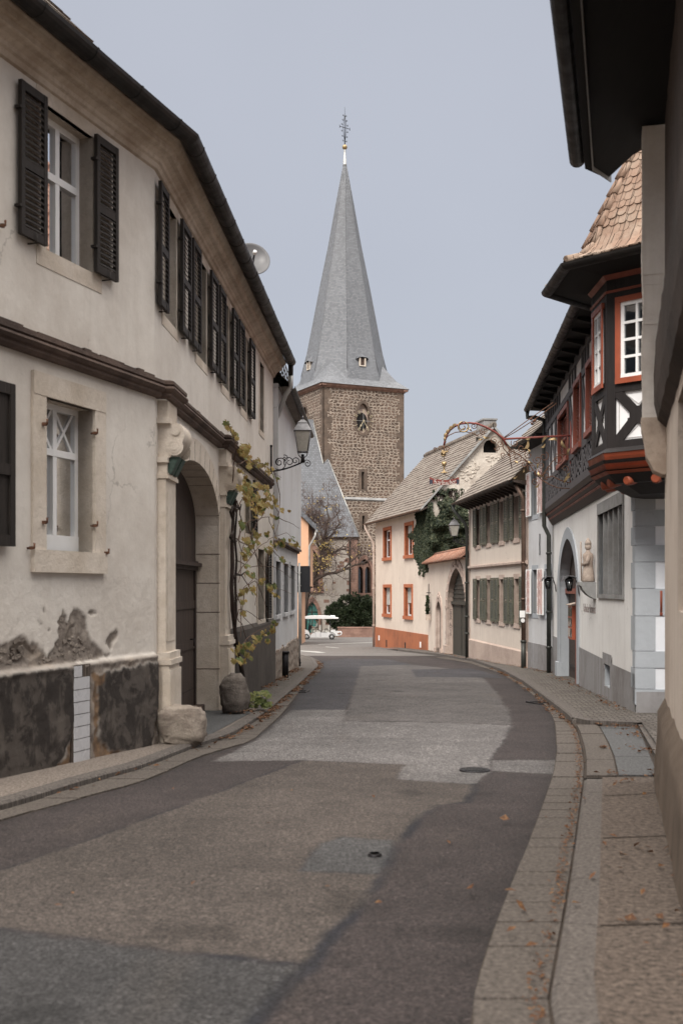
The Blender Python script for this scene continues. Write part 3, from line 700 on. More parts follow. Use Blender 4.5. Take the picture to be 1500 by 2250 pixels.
kerbrun(KR,1,0.4,10.1,0.17,kh,1.0); kerbrun(KR,1,15.6,53,0.17,kh,1.0)
kerbrun(KL,-1,4,46,0.14,lambda y:0.072,1.0)
# the kerb that turns in along the driveway
kp=gp([(1254,1591),(1290,1599),(1400,1604)])
for a,b in zip(kp,kp[1:]):
    a=Vector(a); b=Vector(b); d=(b-a).normalized(); n=Vector((-d.y,d.x))*.14
    q=[a+d*.01,b-d*.01,b-d*.01+n,a+d*.01+n]
    kb.hexa([(p.x,p.y,gz(p.y)-.05) for p in q],[(p.x,p.y,gz(p.y)+.1) for p in q])
kp=gp([(1400,1602),(1418,1636),(1460,1712)])
for a,b in zip(kp,kp[1:]):
    a=Vector(a); b=Vector(b); d=(b-a).normalized(); n=Vector((d.y,-d.x))*-.13
    q=[a+d*.01,b-d*.01,b-d*.01+n,a+d*.01+n]
    kb.hexa([(p.x,p.y,gz(p.y)-.05) for p in q],[(p.x,p.y,gz(p.y)+.075) for p in q])
struct('kerb',kb,M['kerbst'])
pv=MB()   # left pavement
strip(pv,lambda y:WL(y)-.4,lambda y:KL(y)-.10,-6,17.6,0.066,0.5)
pv.m=1; strip(pv,lambda y:WL(y)-.4,lambda y:KL(y)-.10,17.6,46,0.066,0.5)
pv.m=2; 
for px in ([(440,1640),(560,1572),(480,1560),(436,1568)],):
    P=[G(p[0],p[1]) for p in px]; pv.poly([(p.x,p.y,gz(p.y)+.073) for p in P])
struct('pavement_left',pv,[M['leftpave'],M['cobble'],M['asph_grey']])
pr=MB()
strip(pr,lambda y:KR(y)+.15,lambda y:7.0,15.9,30,0.098,0.5); strip(pr,lambda y:KR(y)+.15,lambda y:WR(y)+.6,30,56,0.098,0.5)
d1=G(1460,1712)
for q in ([(KR(15.9)+.12,15.95),(3.16,15.74),(3.84,14.94),(7,14.8),(7,15.95)],[(3.95,15.0),(d1.x+.08,d1.y),(7,10.2),(7,14.9)]): pr.poly([(x,y,gz(y)+.097) for x,y in q])
struct('pavement_right',pr,M['cobble'])
dr=MB()
slabs(dr,lambda y:KR(y)+.02,lambda y:KR(y)+.30,10.2,15.2,1.3,0.05,0.006)
dr.m=1; strip(dr,lambda y:KR(y)+.0,lambda y:7.0,10.15,15.9,0.034,0.5)
dr.m=2; slabs(dr,lambda y:KR(y)+.31,lambda y:2.84+(y-10.2)*.222,10.25,14.9,1.55,0.046,0.006)
dr.m=3; strip(dr,lambda y:KR(y)+.165,lambda y:7.0,-6,10.15,0.040,0.5)
for yy in (9.05,7.3,5.2,3.6): dr.m=1; dr.poly([(KR(yy)+.18,yy,gz(yy)+.044),(2.6,yy+.15,gz(yy)+.044),(2.6,yy+.17,gz(yy)+.044),(KR(yy)+.18,yy+.018,gz(yy)+.044)])
struct('driveway',dr,[M['slab'],M['slabjoint'],M['bluepave'],M['conc']])

# iron covers and drains
def cover(px,py,r,label,name='manhole_cover',cat='manhole cover',dz=0.02):
    p=G(px,py); t=thing(name,(p.x,p.y,gz(p.y)),label,cat); m=MB(); c=Vector((p.x,p.y,gz(p.y)))
    m.lathe(c,[(r,-.02),(r,dz),(r*.9,dz+.003),(r*.88,dz-.004)],24,cap=True); build('frame',m,M['iron'],t)
    m=MB(); m.lathe(c,[(r*.86,-.01),(r*.86,dz+.001)],24)
    for k in range(-3,4):
        x=k*r*.2; l=math.sqrt(max((r*.78)**2-x*x,0)); m.box(c+V(x,0,dz+.003),.02,2*l,.006)
    build('lid',m,M['gutter'],t); return t
cover(1042,1695,.145,'round iron cover at the edge of the pale asphalt patch')
cover(823,1884,.042,'small round iron valve cap in the square grey patch of asphalt','valve_cap','valve cap',.022)
def drain(px,py,label,ang,w=.4,l=.5):
    p=G(px,py); t=thing('storm_drain',(p.x,p.y,gz(p.y)),label,'storm drain','storm drains along the kerbs'); m=MB(); R=Matrix.Rotation(ang,3,'Z'); c=Vector((p.x,p.y,gz(p.y)+.012))
    for s in (-1,1): m.box(c+R@V(s*w*.46,0,0),.04,l,.03,R); m.box(c+R@V(0,s*l*.46,0),w*.9,.04,.028,R)
    build('frame',m,M['iron'],t); m=MB()
    for k in range(6): m.box(c+R@V((k-2.5)*w*.14,0,-.002),w*.06,l*.86,.024,R)
    build('grate',m,M['gutter'],t)
drain(1188,1546.5,'iron storm drain in the gutter beside the right kerb before the white inn',0.3,.3,.55)
drain(664,1521,'iron storm drain in the leaf filled gutter by the left kerb',-.1,.2,.5)
# ================================================================ shared builders
def rect(s0,s1,z0,z1): return [(s0,z0),(s1,z0),(s1,z1),(s0,z1)]
def arch(s0,s1,z0,zs,za,n=18,kind='ell',p=.5):
    """opening outline: jambs from z0, springing at zs, apex at za"""
    c=(s0+s1)/2; h=(s1-s0)/2; out=[(s0,z0)]
    for k in range(n+1):
        a=PI-PI*k/n
        if kind=='ell': out.append((c+h*math.cos(a),zs+(za-zs)*math.sin(a)))
        else:
            x=math.cos(a); out.append((c+h*x,zs+(za-zs)*(math.sqrt(max(0,1-((abs(x)+p)/(1+p))**2))/math.sqrt(1-(p/(1+p))**2))))
    return out+[(s1,z0)]
def window(parent,W,s0,s1,z0,z1,dep=0.2,fw=0.06,mull=1,trans=(),fm='white',surround=None,sw=0.12,sill=0.0,xtop=False,sp=0.03,grid=0,board=0.0,curtain=None,label=None,name='window',blind=0.0):
    m=MB(); o0,o1=-dep,-dep+.05
    m.wbox(W,s0,s1,z1-fw,z1,o0,o1); m.wbox(W,s0,s1,z0,z0+fw+board,o0,o1+.004)
    m.wbox(W,s0,s0+fw,z0+fw+board,z1-fw,o0,o1-.003); m.wbox(W,s1-fw,s1,z0+fw+board,z1-fw,o0,o1-.003)
    zb=z0+fw+board; zt=z1-fw; iw=(s1-s0-2*fw)
    for k in range(mull):
        x=s0+fw+iw*(k+1)/(mull+1); b=fw*(.55 if not grid else .3); m.wbox(W,x-b,x+b,zb,zt,o0+.004,o1+.006)
    for t in trans:
        z=zb+(zt-zb)*t; m.wbox(W,s0+fw,s1-fw,z-fw*.55,z+fw*.55,o0+.006,o1+.010)
    for k in range(1,grid):
        z=zb+(zt-zb)*k/grid; m.wbox(W,s0+fw,s1-fw,z-.018,z+.018,o0+.01,o1-.006)
    if xtop:
        zz=zb+(zt-zb)*trans[0]
        for k in range(mull+1):
            a=s0+fw+iw*k/(mull+1)+.03; b=s0+fw+iw*(k+1)/(mull+1)-.03
            m.wbar(W,(a,zz+.03),(b,zt),.03,o0+.015,o1-.012); m.wbar(W,(a,zt),(b,zz+.03),.03,o0+.015,o1-.014)
    f=build(name,m,M[fm],parent)
    if label: lay(f,label)
    g=MB(); g.wbox(W,s0+fw*.4,s1-fw*.4,z0+fw*.4,z1-fw*.4,o0+.014,o0+.022); build('pane',g,M['glass'],f)
    if curtain:
        c=MB()
        for a,b,e,h in curtain:
            n=10; P=[]
            for k in range(n+1):
                u=a+(b-a)*k/n; P.append((s0+(s1-s0)*u,-dep-.07+.02*math.sin(k*2.3)))
            for p,q in zip(P,P[1:]):
                za=z0+(z1-z0)*e; zb2=z0+(z1-z0)*h
                c.poly([W.P(p[0],za,p[1]),W.P(q[0],za,q[1]),W.P(q[0],zb2,q[1]),W.P(p[0],zb2,p[1])])
        build('curtain',c,M['curtain'],f)
    if blind:
        c=MB(); nb=int((z1-z0)*blind/.05)
        for k in range(nb): c.wprism(W,s0+.03,s1-.03,[(o1+.012,z1-.05*(k+1)),(o1+.03,z1-.05*(k+1)+.004),(o1+.024,z1-.05*k),(o1+.012,z1-.05*k)])
        build('roller_blind',c,M['curtain'],f)
    if surround:
        q=MB(); b=sw
        q.wbox(W,s0-b,s1+b,z1,z1+b,-.05,sp); q.wbox(W,s0-b,s0,z0,z1,-dep+.05,sp-.004); q.wbox(W,s1,s1+b,z0,z1,-dep+.05,sp-.004)
        q.wbox(W,s0-b-sill*.5,s1+b+sill*.5,z0-b,z0,-dep+.05,sp+sill)
        build('surround',q,M[surround],f)
    return f
def shutter(parent,W,s0,s1,z0,z1,off=0.03,mat='brownshut',th=0.04,fr=0.055,slat=0.055,panels=0,label=None,mid=True):
    m=MB(); o0,o1=off,off+th
    m.wbox(W,s0,s0+fr,z0,z1,o0,o1); m.wbox(W,s1-fr,s1,z0,z1,o0,o1)
    m.wbox(W,s0+fr,s1-fr,z0,z0+fr*1.4,o0,o1-.003); m.wbox(W,s0+fr,s1-fr,z1-fr*1.4,z1,o0,o1-.003)
    zm=z0+(z1-z0)*.47
    if mid: m.wbox(W,s0+fr,s1-fr,zm-fr*.7,zm+fr*.7,o0,o1-.003)
    if panels: m.wbox(W,s0+fr,s1-fr,z0+fr,z1-fr,o0+.004,o0+.02)
    else:
        z=z0+fr*1.4+.004
        while z<z1-fr*1.4-slat*.6:
            if not mid or abs(z+slat*.4-zm)>fr*.9:
                m.wprism(W,s0+fr,s1-fr,[(o1-.004,z),(o1-.001,z+.009),(o0+.006,z+slat*.95),(o0+.003,z+slat*.95-.009)])
            z+=slat
    for z in (z0+.25,z1-.25): m.wbox(W,s0-.03,s0+.02,z-.012,z+.012,o0-.02,o1+.004)
    m.tube([W.P((s0+s1)/2,z0-.03,0.0),W.P((s0+s1)/2,z0-.03,o1+.015),W.P((s0+s1)/2,z0+.05,o1+.015)],.009,5)
    o=build('shutter',m,M[mat],parent)
    if label: lay(o,label)
    return o
def tiled(mb,bl,br,tr,tl,row=0.3,lift=0.028):
    """a roof slope laid in overlapping courses"""
    bl,br,tr,tl=[Vector(p) for p in (bl,br,tr,tl)]
    n=(br-bl).cross(tl-bl).normalized()
    if n.z<0: n=-n
    k=max(1,int(((tl-bl).length+(tr-br).length)/2/row))
    r=random.Random(int(abs(bl.x*97+bl.y*31)))
    for i in range(k):
        a=i/k; b=min(1,(i+1)/k+.012)
        l0=bl+(tl-bl)*a; r0=br+(tr-br)*a; l1=bl+(tl-bl)*b; r1=br+(tr-br)*b
        m=max(1,int((r0-l0).length/.8)); 
        hs=[lift*r.uniform(.75,1.3) for _ in range(m+1)]
        for j in range(m):
            u=j/m; v=(j+1)/m
            p=[l0+(r0-l0)*u+n*hs[j],l0+(r0-l0)*v+n*hs[j+1],l1+(r1-l1)*v+n*.004,l1+(r1-l1)*u+n*.004]
            mb.poly(p); mb.poly([l0+(r0-l0)*u,l0+(r0-l0)*v,p[1],p[0]])
def halfround(r,o,z,n=9,th=.006):
    a=[(o+r*math.cos(PI+PI*k/n),z+r*math.sin(PI+PI*k/n)) for k in range(n+1)]
    b=[(o+(r-th)*math.cos(2*PI-PI*k/n),z+(r-th)*math.sin(2*PI-PI*k/n)) for k in range(n+1)]
    return a+b
def ztop(v): return CZ+v

# ================================================================ the long cream house on the left
H1=thing('town_house',(-4.5,16,gz(16)),'long weathered cream house with brown louvred shutters, arched gateway and crumbling plinth','house')
PA=(LA.A.x,LA.A.y); PB=(-2.08,12.67); PE=(-1.51,25.2)
zs0,zs1=ztop(2.13),ztop(2.33); zc=ztop(4.72); zpl=ztop(-.735)
m=MB(); m.m=0
u0=LA.s_of(97); u1=LA.s_of(204); LAL=LA.L
uw0=LA.s_of(103); uw1=LA.s_of(204)
zg0,zg1=ztop(.36),ztop(1.79); zu0,zu1=ztop(3.17),ztop(4.53)
gA=LA.s_of(-45); zgrid=ztop(.12)
hole_x=(gA-2.9,gA-2.0)
lower=[(0,gz(3)-1),(gA,gz(9)-.5),(gA,zgrid),(LAL,zgrid),(LAL,zc+.3),(0,zc+.3)]
far0=(LA.s_of(-260),LA.s_of(-140))
m.holed(LA,lower,[rect(u0,u1,zg0,zg1),rect(uw0,uw1,zu0,zu1),rect(far0[0]-.2,far0[1]-.2,zg0,zg1)],0,.22,mrev=1)
GA0,GA1=.75,4.6; gzs,gza=ztop(.95),ztop(1.70)
ups=[(.52,1.27),(2.72,3.5),(5.02,5.72),(7.22,7.95)]
holesB=[rect(a,b,zu0,zu1) for a,b in ups]+[rect(9.98,10.65,zu0,zu1),arch(GA0,GA1,gz(15)-.2,gzs,gza),rect(7.75,8.4,ztop(1.0),ztop(2.0)),rect(9.6,10.7,ztop(-.62),ztop(.78))]
m.holed(LB,[(0,gz(12)-.6),(LB.L,gz(25)-.6),(LB.L,zc+.3),(0,zc+.3)],holesB,0,.34,mrev=1)
# far end wall, back wall, near end wall
for a,b in (((-1.51,25.2),(-9.5,26.0)),((-9.5,26.0),(-11.5,4)),((-11.5,4),PA)):
    m.poly([(a[0],a[1],gz(20)-1),(b[0],b[1],gz(20)-1),(b[0],b[1],zc+.3),(a[0],a[1],zc+.3)])
# weathered lower wall with real losses in the render: fine grid, damage masks from the survey
exposed=[[(-60,1432),(0,1420),(24,1404),(48,1400),(64,1408),(88,1424),(104,1440),(118,1432),(126,1398),(131,1364),(141,1343),(150,1364),(164,1343),(178,1341),(190,1356),(192,1388),(206,1412),(226,1430),(246,1441),(160,1458),(0,1484),(-60,1494)],
 [(233,1418),(236,1402),(246,1388),(256,1382),(262,1392),(252,1412),(244,1430)],[(196,1348),(204,1334),(212,1342),(204,1352)],[(95,1336),(99,1330),(101,1342),(96,1345)],[(82,1362),(94,1368),(90,1374)],[(108,1382),(114,1380),(113,1388)]]
darkp=[[(-60,1496),(0,1482),(156,1462),(161,1512),(160,1562),(148,1616),(126,1668),(110,1700),(60,1712),(0,1726),(-60,1740)],
 [(203,1480),(345,1452),(345,1520),(338,1570),(330,1612),(322,1648),(300,1660),(276,1666),(268,1644),(248,1650),(226,1640),(210,1620),(206,1560),(206,1510)]]
rustp=[[(198,1478),(222,1478),(216,1500),(206,1510),(208,1560),(206,1620),(228,1644),(262,1652),(270,1668),(240,1682),(200,1690)],[(118,1690),(140,1650),(158,1610),(164,1690),(120,1702)]]
deep=[[(20,1422),(60,1412),(84,1432),(70,1452),(30,1462)],[(146,1380),(166,1374),(160,1408),(148,1420)]]
def tosz(pl): return [LA.sz(x,y) for x,y in pl]
step=.016; us=np.arange(gA,LAL+.001,step); us[-1]=LAL; zb0=gz(9)-.25; zs=np.arange(zb0,zgrid+.001,step); zs=np.append(zs[:-1],zgrid)
UU,ZZ=np.meshgrid(us,zs)
wx=np.zeros(UU.shape); wz=np.zeros(UU.shape); nz=np.zeros(UU.shape); n2=np.zeros(UU.shape)
for i in range(UU.shape[0]):
    for j in range(UU.shape[1]):
        p=Vector((UU[i,j],ZZ[i,j],0)); wx[i,j]=noise.fractal(p*9,1,2,4); wz[i,j]=noise.fractal(p*9+Vector((5,3,1)),1,2,4); nz[i,j]=noise.fractal(p*6+Vector((1,7,2)),1,2,5); n2[i,j]=noise.fractal(p*2.2+Vector((4,1,9)),1,2,4)
XU=UU+wx*.036+nz*.020; XZ=ZZ+wz*.036-nz*.022
def msk(L): 
    r=np.zeros(UU.shape,bool)
    for P in L: r|=inpoly(XU,XZ,tosz(P))
    return r.astype(float)
def soft(a):
    b=a.copy(); b[1:-1,1:-1]=(a[1:-1,1:-1]*4+a[:-2,1:-1]+a[2:,1:-1]+a[1:-1,:-2]+a[1:-1,2:])/8; return b
eX=soft(msk(exposed)); dK=soft(msk(darkp)); rU=soft(msk(rustp)); dE=msk(deep)
below=1/(1+np.exp(-(zpl-ZZ+wz*.006)/.008))
off=below*.055 - eX*(.016+.014*nz+.006*wz)*(1-below) - dE*.02 - below*(1-dK)*.02*(1+nz) + below*dK*.006*nz + .0012*wx
ledge=np.exp(-((ZZ-zpl+.02)/.03)**2); off+=ledge*.014
off[-1,:]=0; off[:,0]=np.minimum(off[:,0],.05)
base=len(m.v); ny,nx=UU.shape; m.m=2
for i in range(ny):
    for j in range(nx):
        k=m.vert(LA.P(UU[i,j],ZZ[i,j],off[i,j])); m.c[k]=(max(eX[i,j]*(1-below[i,j]),below[i,j]*(1-dK[i,j])*.999),below[i,j]*dK[i,j],rU[i,j]*below[i,j])
m.sm=True
for i in range(ny-1):
    for j in range(nx-1):
        a=base+i*nx+j; m.face((a,a+1,a+nx+1,a+nx))
m.sm=False
def _peel():
    t=NT('flaking_render'); p=t.pos(); at=t.node('ShaderNodeVertexColor',layer_name='mask'); sp=t.node('ShaderNodeSeparateColor'); t.l.new(at.outputs[0],sp.inputs[0])
    a=t.ramp(t.noise(p,0.7,7,0.62),0.38,0.68); b=t.ramp(t.noise(t.mapping(p,(2.6,2.6,0.22)),1.6,6,0.6),0.45,0.75)
    cr=t.mix(t.math('MULTIPLY',a,.7),C(.67,.63,.58),C(.50,.45,.40)); cr=t.mix(t.math("MULTIPLY",b,.38),cr,C(.50,.45,.40))
    st=t.mix(t.ramp(t.noise(p,7,6,.7),.36,.66),C(.27,.235,.205),C(.165,.138,.119)); st=t.mix(t.ramp(t.noise(p,2.5,5),.5,.7),st,C(.30,.25,.205))
    dk=t.mix(t.ramp(t.noise(p,3.4,7,.68,.4),.47,.56),C(.034,.028,.025),C(.080,.068,.060)); dk=t.mix(t.math('MULTIPLY',t.ramp(t.noise(t.mapping(p,(3,3,1.2)),2,5),.5,.72),.6),dk,C(.135,.115,.10))
    ru=t.mix(t.ramp(t.noise(p,8,5),.4,.65),C(.20,.115,.055),C(.105,.066,.042))
    col=t.mix(sp.outputs[0],cr,st); col=t.mix(sp.outputs[1],col,dk); col=t.mix(t.math('MULTIPLY',sp.outputs[2],.8),col,ru)
    h=t.math('ADD',t.noise(p,9,5,.55),t.math('MULTIPLY',t.noise(p,70,4,.7),.4)); h=t.math('ADD',h,t.math('MULTIPLY',sp.outputs[0],t.noise(p,22,5,.75)))
    return t.out(col,t.bump(h,.5,.025),.92)
M['peel']=_peel(); M['bared']=m_stone('bared_masonry',C(.30,.26,.225),C(.15,.125,.107),9,0.8)
build('wall',m,[M['cream'],M['trimstone'],M['peel']],H1)
xs_=MB(); rx=random.Random(55); PX=[tosz(P) for P in exposed[:2]]
for _ in range(420):
    P=PX[0] if rx.random()<.93 else PX[1]; a=[q[0] for q in P]; b=[q[1] for q in P]; u=rx.uniform(max(min(a),gA+.1),max(a)); z=rx.uniform(max(min(b),zpl+.03),max(b))
    if not inpoly(np.array([u]),np.array([z]),P)[0] or noise.noise(V(u*3,z*3,8))<-.05: continue
    w=rx.uniform(.012,.055); h=w*rx.uniform(.5,.9); n=6; t0=rx.random(); pts=[(u+math.cos(2*PI*(q+t0)/n)*w*rx.uniform(.6,1.1),z+math.sin(2*PI*(q+t0)/n)*h*rx.uniform(.6,1.1)) for q in range(n)]; o=rx.uniform(-.018,-.004)
    xs_.hexa([LA.P(p_,q_,-.06) for p_,q_ in pts],[LA.P(u+(p_-u)*.8,z+(q_-z)*.8,o) for p_,q_ in pts])
build('bare_masonry',xs_,M['bared'],H1)
# plinth of the far half
m=MB(); m.wbox(LB,5.3,LB.L+.0,gz(25)-.4,ztop(-.73),-.1,.055); m.wprism(LB,5.3,LB.L+.002,[(.0,ztop(-.73)),(.055,ztop(-.73)),(.0,ztop(-.66))])
build('plinth',m,M['wetplinth'],H1)
# moulded string course and cornice
path=[PA,PB,LB.P(.12,0).to_2d(),LB.P(.14,0,.10).to_2d(),LB.P(.78,0,.10).to_2d(),LB.P(.80,0).to_2d(),LB.P(4.62,0).to_2d(),LB.P(4.64,0,.10).to_2d(),LB.P(5.26,0,.10).to_2d(),LB.P(5.28,0).to_2d(),LB.P(11.7,0).to_2d()]
m=MB()
prof=[(0,zs0),(.05,zs0),(.075,zs0+.03),(.075,zs0+.055),(.10,zs0+.07),(.125,zs0+.10),(.115,zs0+.125),(.085,zs0+.135),(.11,zs0+.15),(.11,zs0+.185),(.06,zs0+.205),(0,zs0+.21)]
rr=random.Random(4); pth=[]
for a,b in zip(path,path[1:]):
    a=Vector(a); b=Vector(b); n=max(1,int((b-a).length/.22)); pth+= [a+(b-a)*k/n for k in range(n)]
m.sweep(path,prof,1); o=build('string_course',m,M['string'],H1)
m=MB()   # broken upper course of the moulding
y=0; 
for a,b in zip(path[:2],path[1:3]): pass
u=LA.s_of(-60)
while u<LAL-.12:
    l=rr.uniform(.10,.42); h=rr.uniform(.012,.036)
    m.wbox(LA,u,min(u+l,LAL-.1),zs0+.2,zs0+.21+h,-.02,rr.uniform(.03,.075)); u+=l+rr.choice((.0,.0,.02,.06))
u=.8
while u<11.4:
    l=rr.uniform(.15,.6); m.wbox(LB,u,u+l,zs0+.2,zs0+.21+rr.uniform(.008,.035),-.02,rr.uniform(.03,.07)); u+=l+rr.choice((0,.0,.03))
build('broken_course',m,M['string'],o)
m=MB(); cp=[PA,PB,PE]
prof=[(0,zc-.06),(.035,zc-.05),(.05,zc),(.075,zc+.015),(.085,zc+.05),(.135,zc+.085),(.185,zc+.10),(.205,zc+.115),(.205,zc+.175),(.235,zc+.185),(.255,zc+.225),(.285,zc+.25),(.285,zc+.285),(0,zc+.285)]
m.sweep(cp,prof,1); build('cornice',m,M['cornice'],H1)
m=MB(); m.sweep(cp,halfround(.105,.40,zc+.30),1)  # gutter made thicker and near-black to include the shadow at the roof edge
for W,L0,L1 in ((LA,LA.s_of(-150),LA.L),(LB,.3,LB.L)):
    u=L0
    while u<L1: m.sweep([W.P(u,0).to_2d(),W.P(u+.03,0).to_2d()],halfround(.112,.40,zc+.302,9,.014),1); u+=.85
build('gutter',m,M['gutter'],H1)
m=MB(); ez=zc+.30
E0=[LA.P(0,ez,.34),LA.P(LAL,ez,.34),LB.P(0,ez,.34),LB.P(LB.L+.12,ez,.34)]
bend=Vector((PB[0],PB[1]))+((LA.n+LB.n)/(1+LA.n.dot(LB.n)))*.34; bend=V(bend.x,bend.y,ez)
R0=V(-8.2,4,ez+4.0); R1=V(-6.2,13.2,ez+4.6); R2=V(-5.6,25.3,ez+4.6)
tiled(m,LA.P(0,ez,.34),bend,R1,R0,.33,.03); tiled(m,bend,LB.P(LB.L+.12,ez,.34),R2,R1,.33,.03)
m.poly([R0,R1,R2,V(-9.7,26,ez),V(-11.7,4,ez)]); m.poly([LB.P(LB.L+.1,ez-.02,.3),V(-9.7,26,ez-.02),R2-V(0,0,.02)])
m.poly([LA.P(0,ez-.04,.3),bend-V(.04,0,.04),LB.P(LB.L,ez-.04,.3),V(-9.6,26,ez-.04),V(-11.6,4,ez-.04)])
build('roof',m,M['rooftile'],H1)
# windows and shutters
sA=(LA.s_of(33),LA.s_of(103,.06),LA.s_of(212,.06),LA.s_of(259,.06))
window(H1,LA,uw0,uw1,zu0,zu1,.20,.065,1,(.60,),'white','trimstone',.17,0,False,.006,0,.0,[(.5,.98,.02,.42)],'white two light window with net curtain between open shutters')
shutter(H1,LA,sA[0],sA[1],zu0,zu1+.02,.035); shutter(H1,LA,sA[2],sA[3],zu0,zu1+.02,.035)
shl=[(.0,.47),(1.30,1.92),(2.06,2.68),(3.55,4.2),(4.36,4.98),(5.76,6.36),(6.52,7.18),(8.0,8.68)]
for a,b in ups: window(H1,LB,a,b,zu0,zu1,.2,.06,1,(.6,),'white','trimstone',.13,0,False,.006)
for a,b in shl: shutter(H1,LB,a+.02,b,zu0,zu1+.02,.04)
window(H1,LB,9.98,10.65,zu0,zu1,.22,.05,0,(),'white','trimstone',.11,0,False,.012)
window(H1,LA,u0,u1,zg0,zg1,.215,.06,1,(.66,),'white','trimstone',.21,.012,True,.035,0,.10,None,'white ground floor window with crossed glazing bars in a sandstone frame')
window(H1,LA,far0[0]-.2,far0[1]-.2,zg0,zg1,.2,.06,1,(.66,),'white','trimstone',.2,0,True,.035)
shutter(H1,LA,LA.s_of(30,.06)-.56,LA.s_of(30,.06),ztop(.37),ztop(1.80),.04,'brownshut',.045,.07,.06,1,'closed panelled dark brown shutter leaf at the left edge of the picture')
window(H1,LB,7.75,8.4,ztop(1.0),ztop(2.0),.2,.05,0,(),'white','trimstone',.1,0,False,.012)
shutter(H1,LB,8.5,8.95,ztop(.98),ztop(2.02),.05); shutter(H1,LB,10.85,11.45,ztop(-.62),ztop(.78),.05)
window(H1,LB,9.6,10.7,ztop(-.62),ztop(.78),.2,.05,1,(.6,),'white','trimstone',.12,.01,False,.02)
# rusty hinge pins beside the ground floor window
for px,py in ((97,932),(97,1148),(208,952),(208,1155),(69,1204),(233,1215),(5,496)):
    m=MB(); u,z=LA.sz(px,py,.04); m.tube([LA.P(u,z,0),LA.P(u,z,.075),LA.P(u,z+.045,.075)],.011,6); m.box(LA.P(u,z,.045),.035,.035,.03); build('hinge_pin',m,M['rust'],H1)

# gateway: voussoir surround, pilasters with volute brackets, plank gate
m=MB()
inn=arch(GA0,GA1,gz(15)-.1,gzs,gza,26); outr=arch(GA0-.02,GA1+.02,gz(15)-.1,gzs,gza+.02,26)
m.wband(LB,inn,[(u+(-.0 if u<2.6 else .0)+(-.14 if u<GA0+.01 else .07 if u>GA1-.01 else (u-2.675)*.05),z+(.30 if z>gzs+.05 else 0)) for u,z in inn],-.02,.022)
rj=random.Random(2)
build('arch_stones',m,M['trimstone'],H1)
m=MB()   # recessed joints between the arch stones, on the reveal
n=15
for k in range(1,n):
    a=PI*k/n; u=2.675+1.925*math.cos(a); z=gzs+(gza-gzs)*math.sin(a); d=Vector((math.cos(a)/1.9,math.sin(a)/.75)).normalized()
    m.wbar(LB,(u-d.x*.004,z-d.y*.004),(u+d.x*.26,z+d.y*.26),.010,-.33,.0245)
for z in (ztop(.52),ztop(.08),ztop(-.36),ztop(-1.22)): m.wbox(LB,GA1-.003,GA1+.05,z-.006,z+.006,-.33,.0245); m.wbox(LB,GA0-.1,GA0+.003,z-.006,z+.006,-.33,.0245)
build('arch_joints',m,M['string'],H1)
def pilaster(a,b,name,lab):
    m=MB(); g=gz(15)
    m.wbox(LB,a,b,ztop(-.72),ztop(1.24),-.05,.10); m.wbox(LB,a+.07,b-.07,ztop(-.6),ztop(1.1),.1,.108)
    for z0,z1,o in ((-.80,-.72,.15),(-.86,-.80,.17),(-.92,-.86,.14),(-9,-.92,.16),(1.24,1.28,.13),(1.28,1.31,.115),(1.42,1.48,.12)):
        m.wbox(LB,a-(o-.1)*.6,b+(o-.1)*.6,max(ztop(z0),g-.3),ztop(z1),-.05,o)
    m.wbox(LB,a+.03,b-.03,ztop(1.31),ztop(1.42),-.05,.105)
    m.wbox(LB,a+.02,b-.02,ztop(1.92),ztop(2.12),-.05,.12); m.wbox(LB,a-.02,b+.02,ztop(1.86),ztop(1.92),-.05,.15)
    # volute console
    pts=[]
    for k in range(30):
        t=k/29; o=.10+.20*math.sin(t*PI*.62+.25)**1.3; pts.append((o,ztop(1.48+.38*t)))
    prof=[(.0,ztop(1.48))]+pts+[(.0,ztop(1.86))]
    m.wprism(LB,a+.05,b-.05,prof)
    for s in (a+.05,b-.05):
        for k in range(3): m.lathe(LB.P(s,ztop(1.6),.19),[(.10-.03*k,-.012-.008*k),(.10-.03*k,.012+.008*k)],14,axis=V(LB.d.x,LB.d.y,0))
        m.lathe(LB.P(s,ztop(1.78),.2),[(.055,-.016),(.055,.016)],12,axis=V(LB.d.x,LB.d.y,0))
    o=build('pilaster',m,M['trimstone'],H1)
    for s in (a+.09,(a+b)/2+.04): 
        q=MB(); q.hexa([LB.P(s,ztop(1.30),.10),LB.P(s+.17,ztop(1.30),.10),LB.P(s+.17,ztop(1.30),.14),LB.P(s,ztop(1.30),.14)],[LB.P(s,ztop(1.49),.10),LB.P(s+.17,ztop(1.49),.10),LB.P(s+.17,ztop(1.49),.235),LB.P(s,ztop(1.49),.235)])
        lay(build('leaf_ornament',q,M['patina'],o),'small bracket leaves green with patina')
pilaster(.14,.72,'',''); pilaster(4.66,5.25,'','')
m=MB(); zt=ztop(.33)
m.wpoly(LB,arch(GA0-.1,GA1+.1,zt+.08,gzs,gza+.1,20),-.40,-.345)
gate=build('gate',m,M['gate'],H1)
m=MB(); mid=(GA0+GA1)/2
for a,b in ((GA0-.1,mid-.01),(mid+.01,GA1+.1)):
    m=MB(); m.wbox(LB,a,b,gz(16)-.0,zt-.04,-.42,-.35)
    for s in (a+.12,b-.22): m.wbox(LB,s,s+.12,gz(16)+.05,zt-.04,-.352,-.325)
    for z in (ztop(-.9),ztop(-.3)): m.wbox(LB,a+.1,b-.1,z,z+.12,-.352,-.335)
    build('gate_leaf',m,M['gate'],gate)
m=MB(); m.wbox(LB,GA0-.1,GA1+.1,zt-.06,zt+.08,-.40,-.30); m.wbox(LB,GA0-.1,GA1+.1,zt+.0,zt+.05,-.3,-.24); build('transom',m,M['gate'],gate)
m=MB(); m.wbox(LB,GA0-.0,GA1+.0,gz(15)-.2,gz(16)+.13,-.44,-.20); build('threshold',m,M['string'],H1)
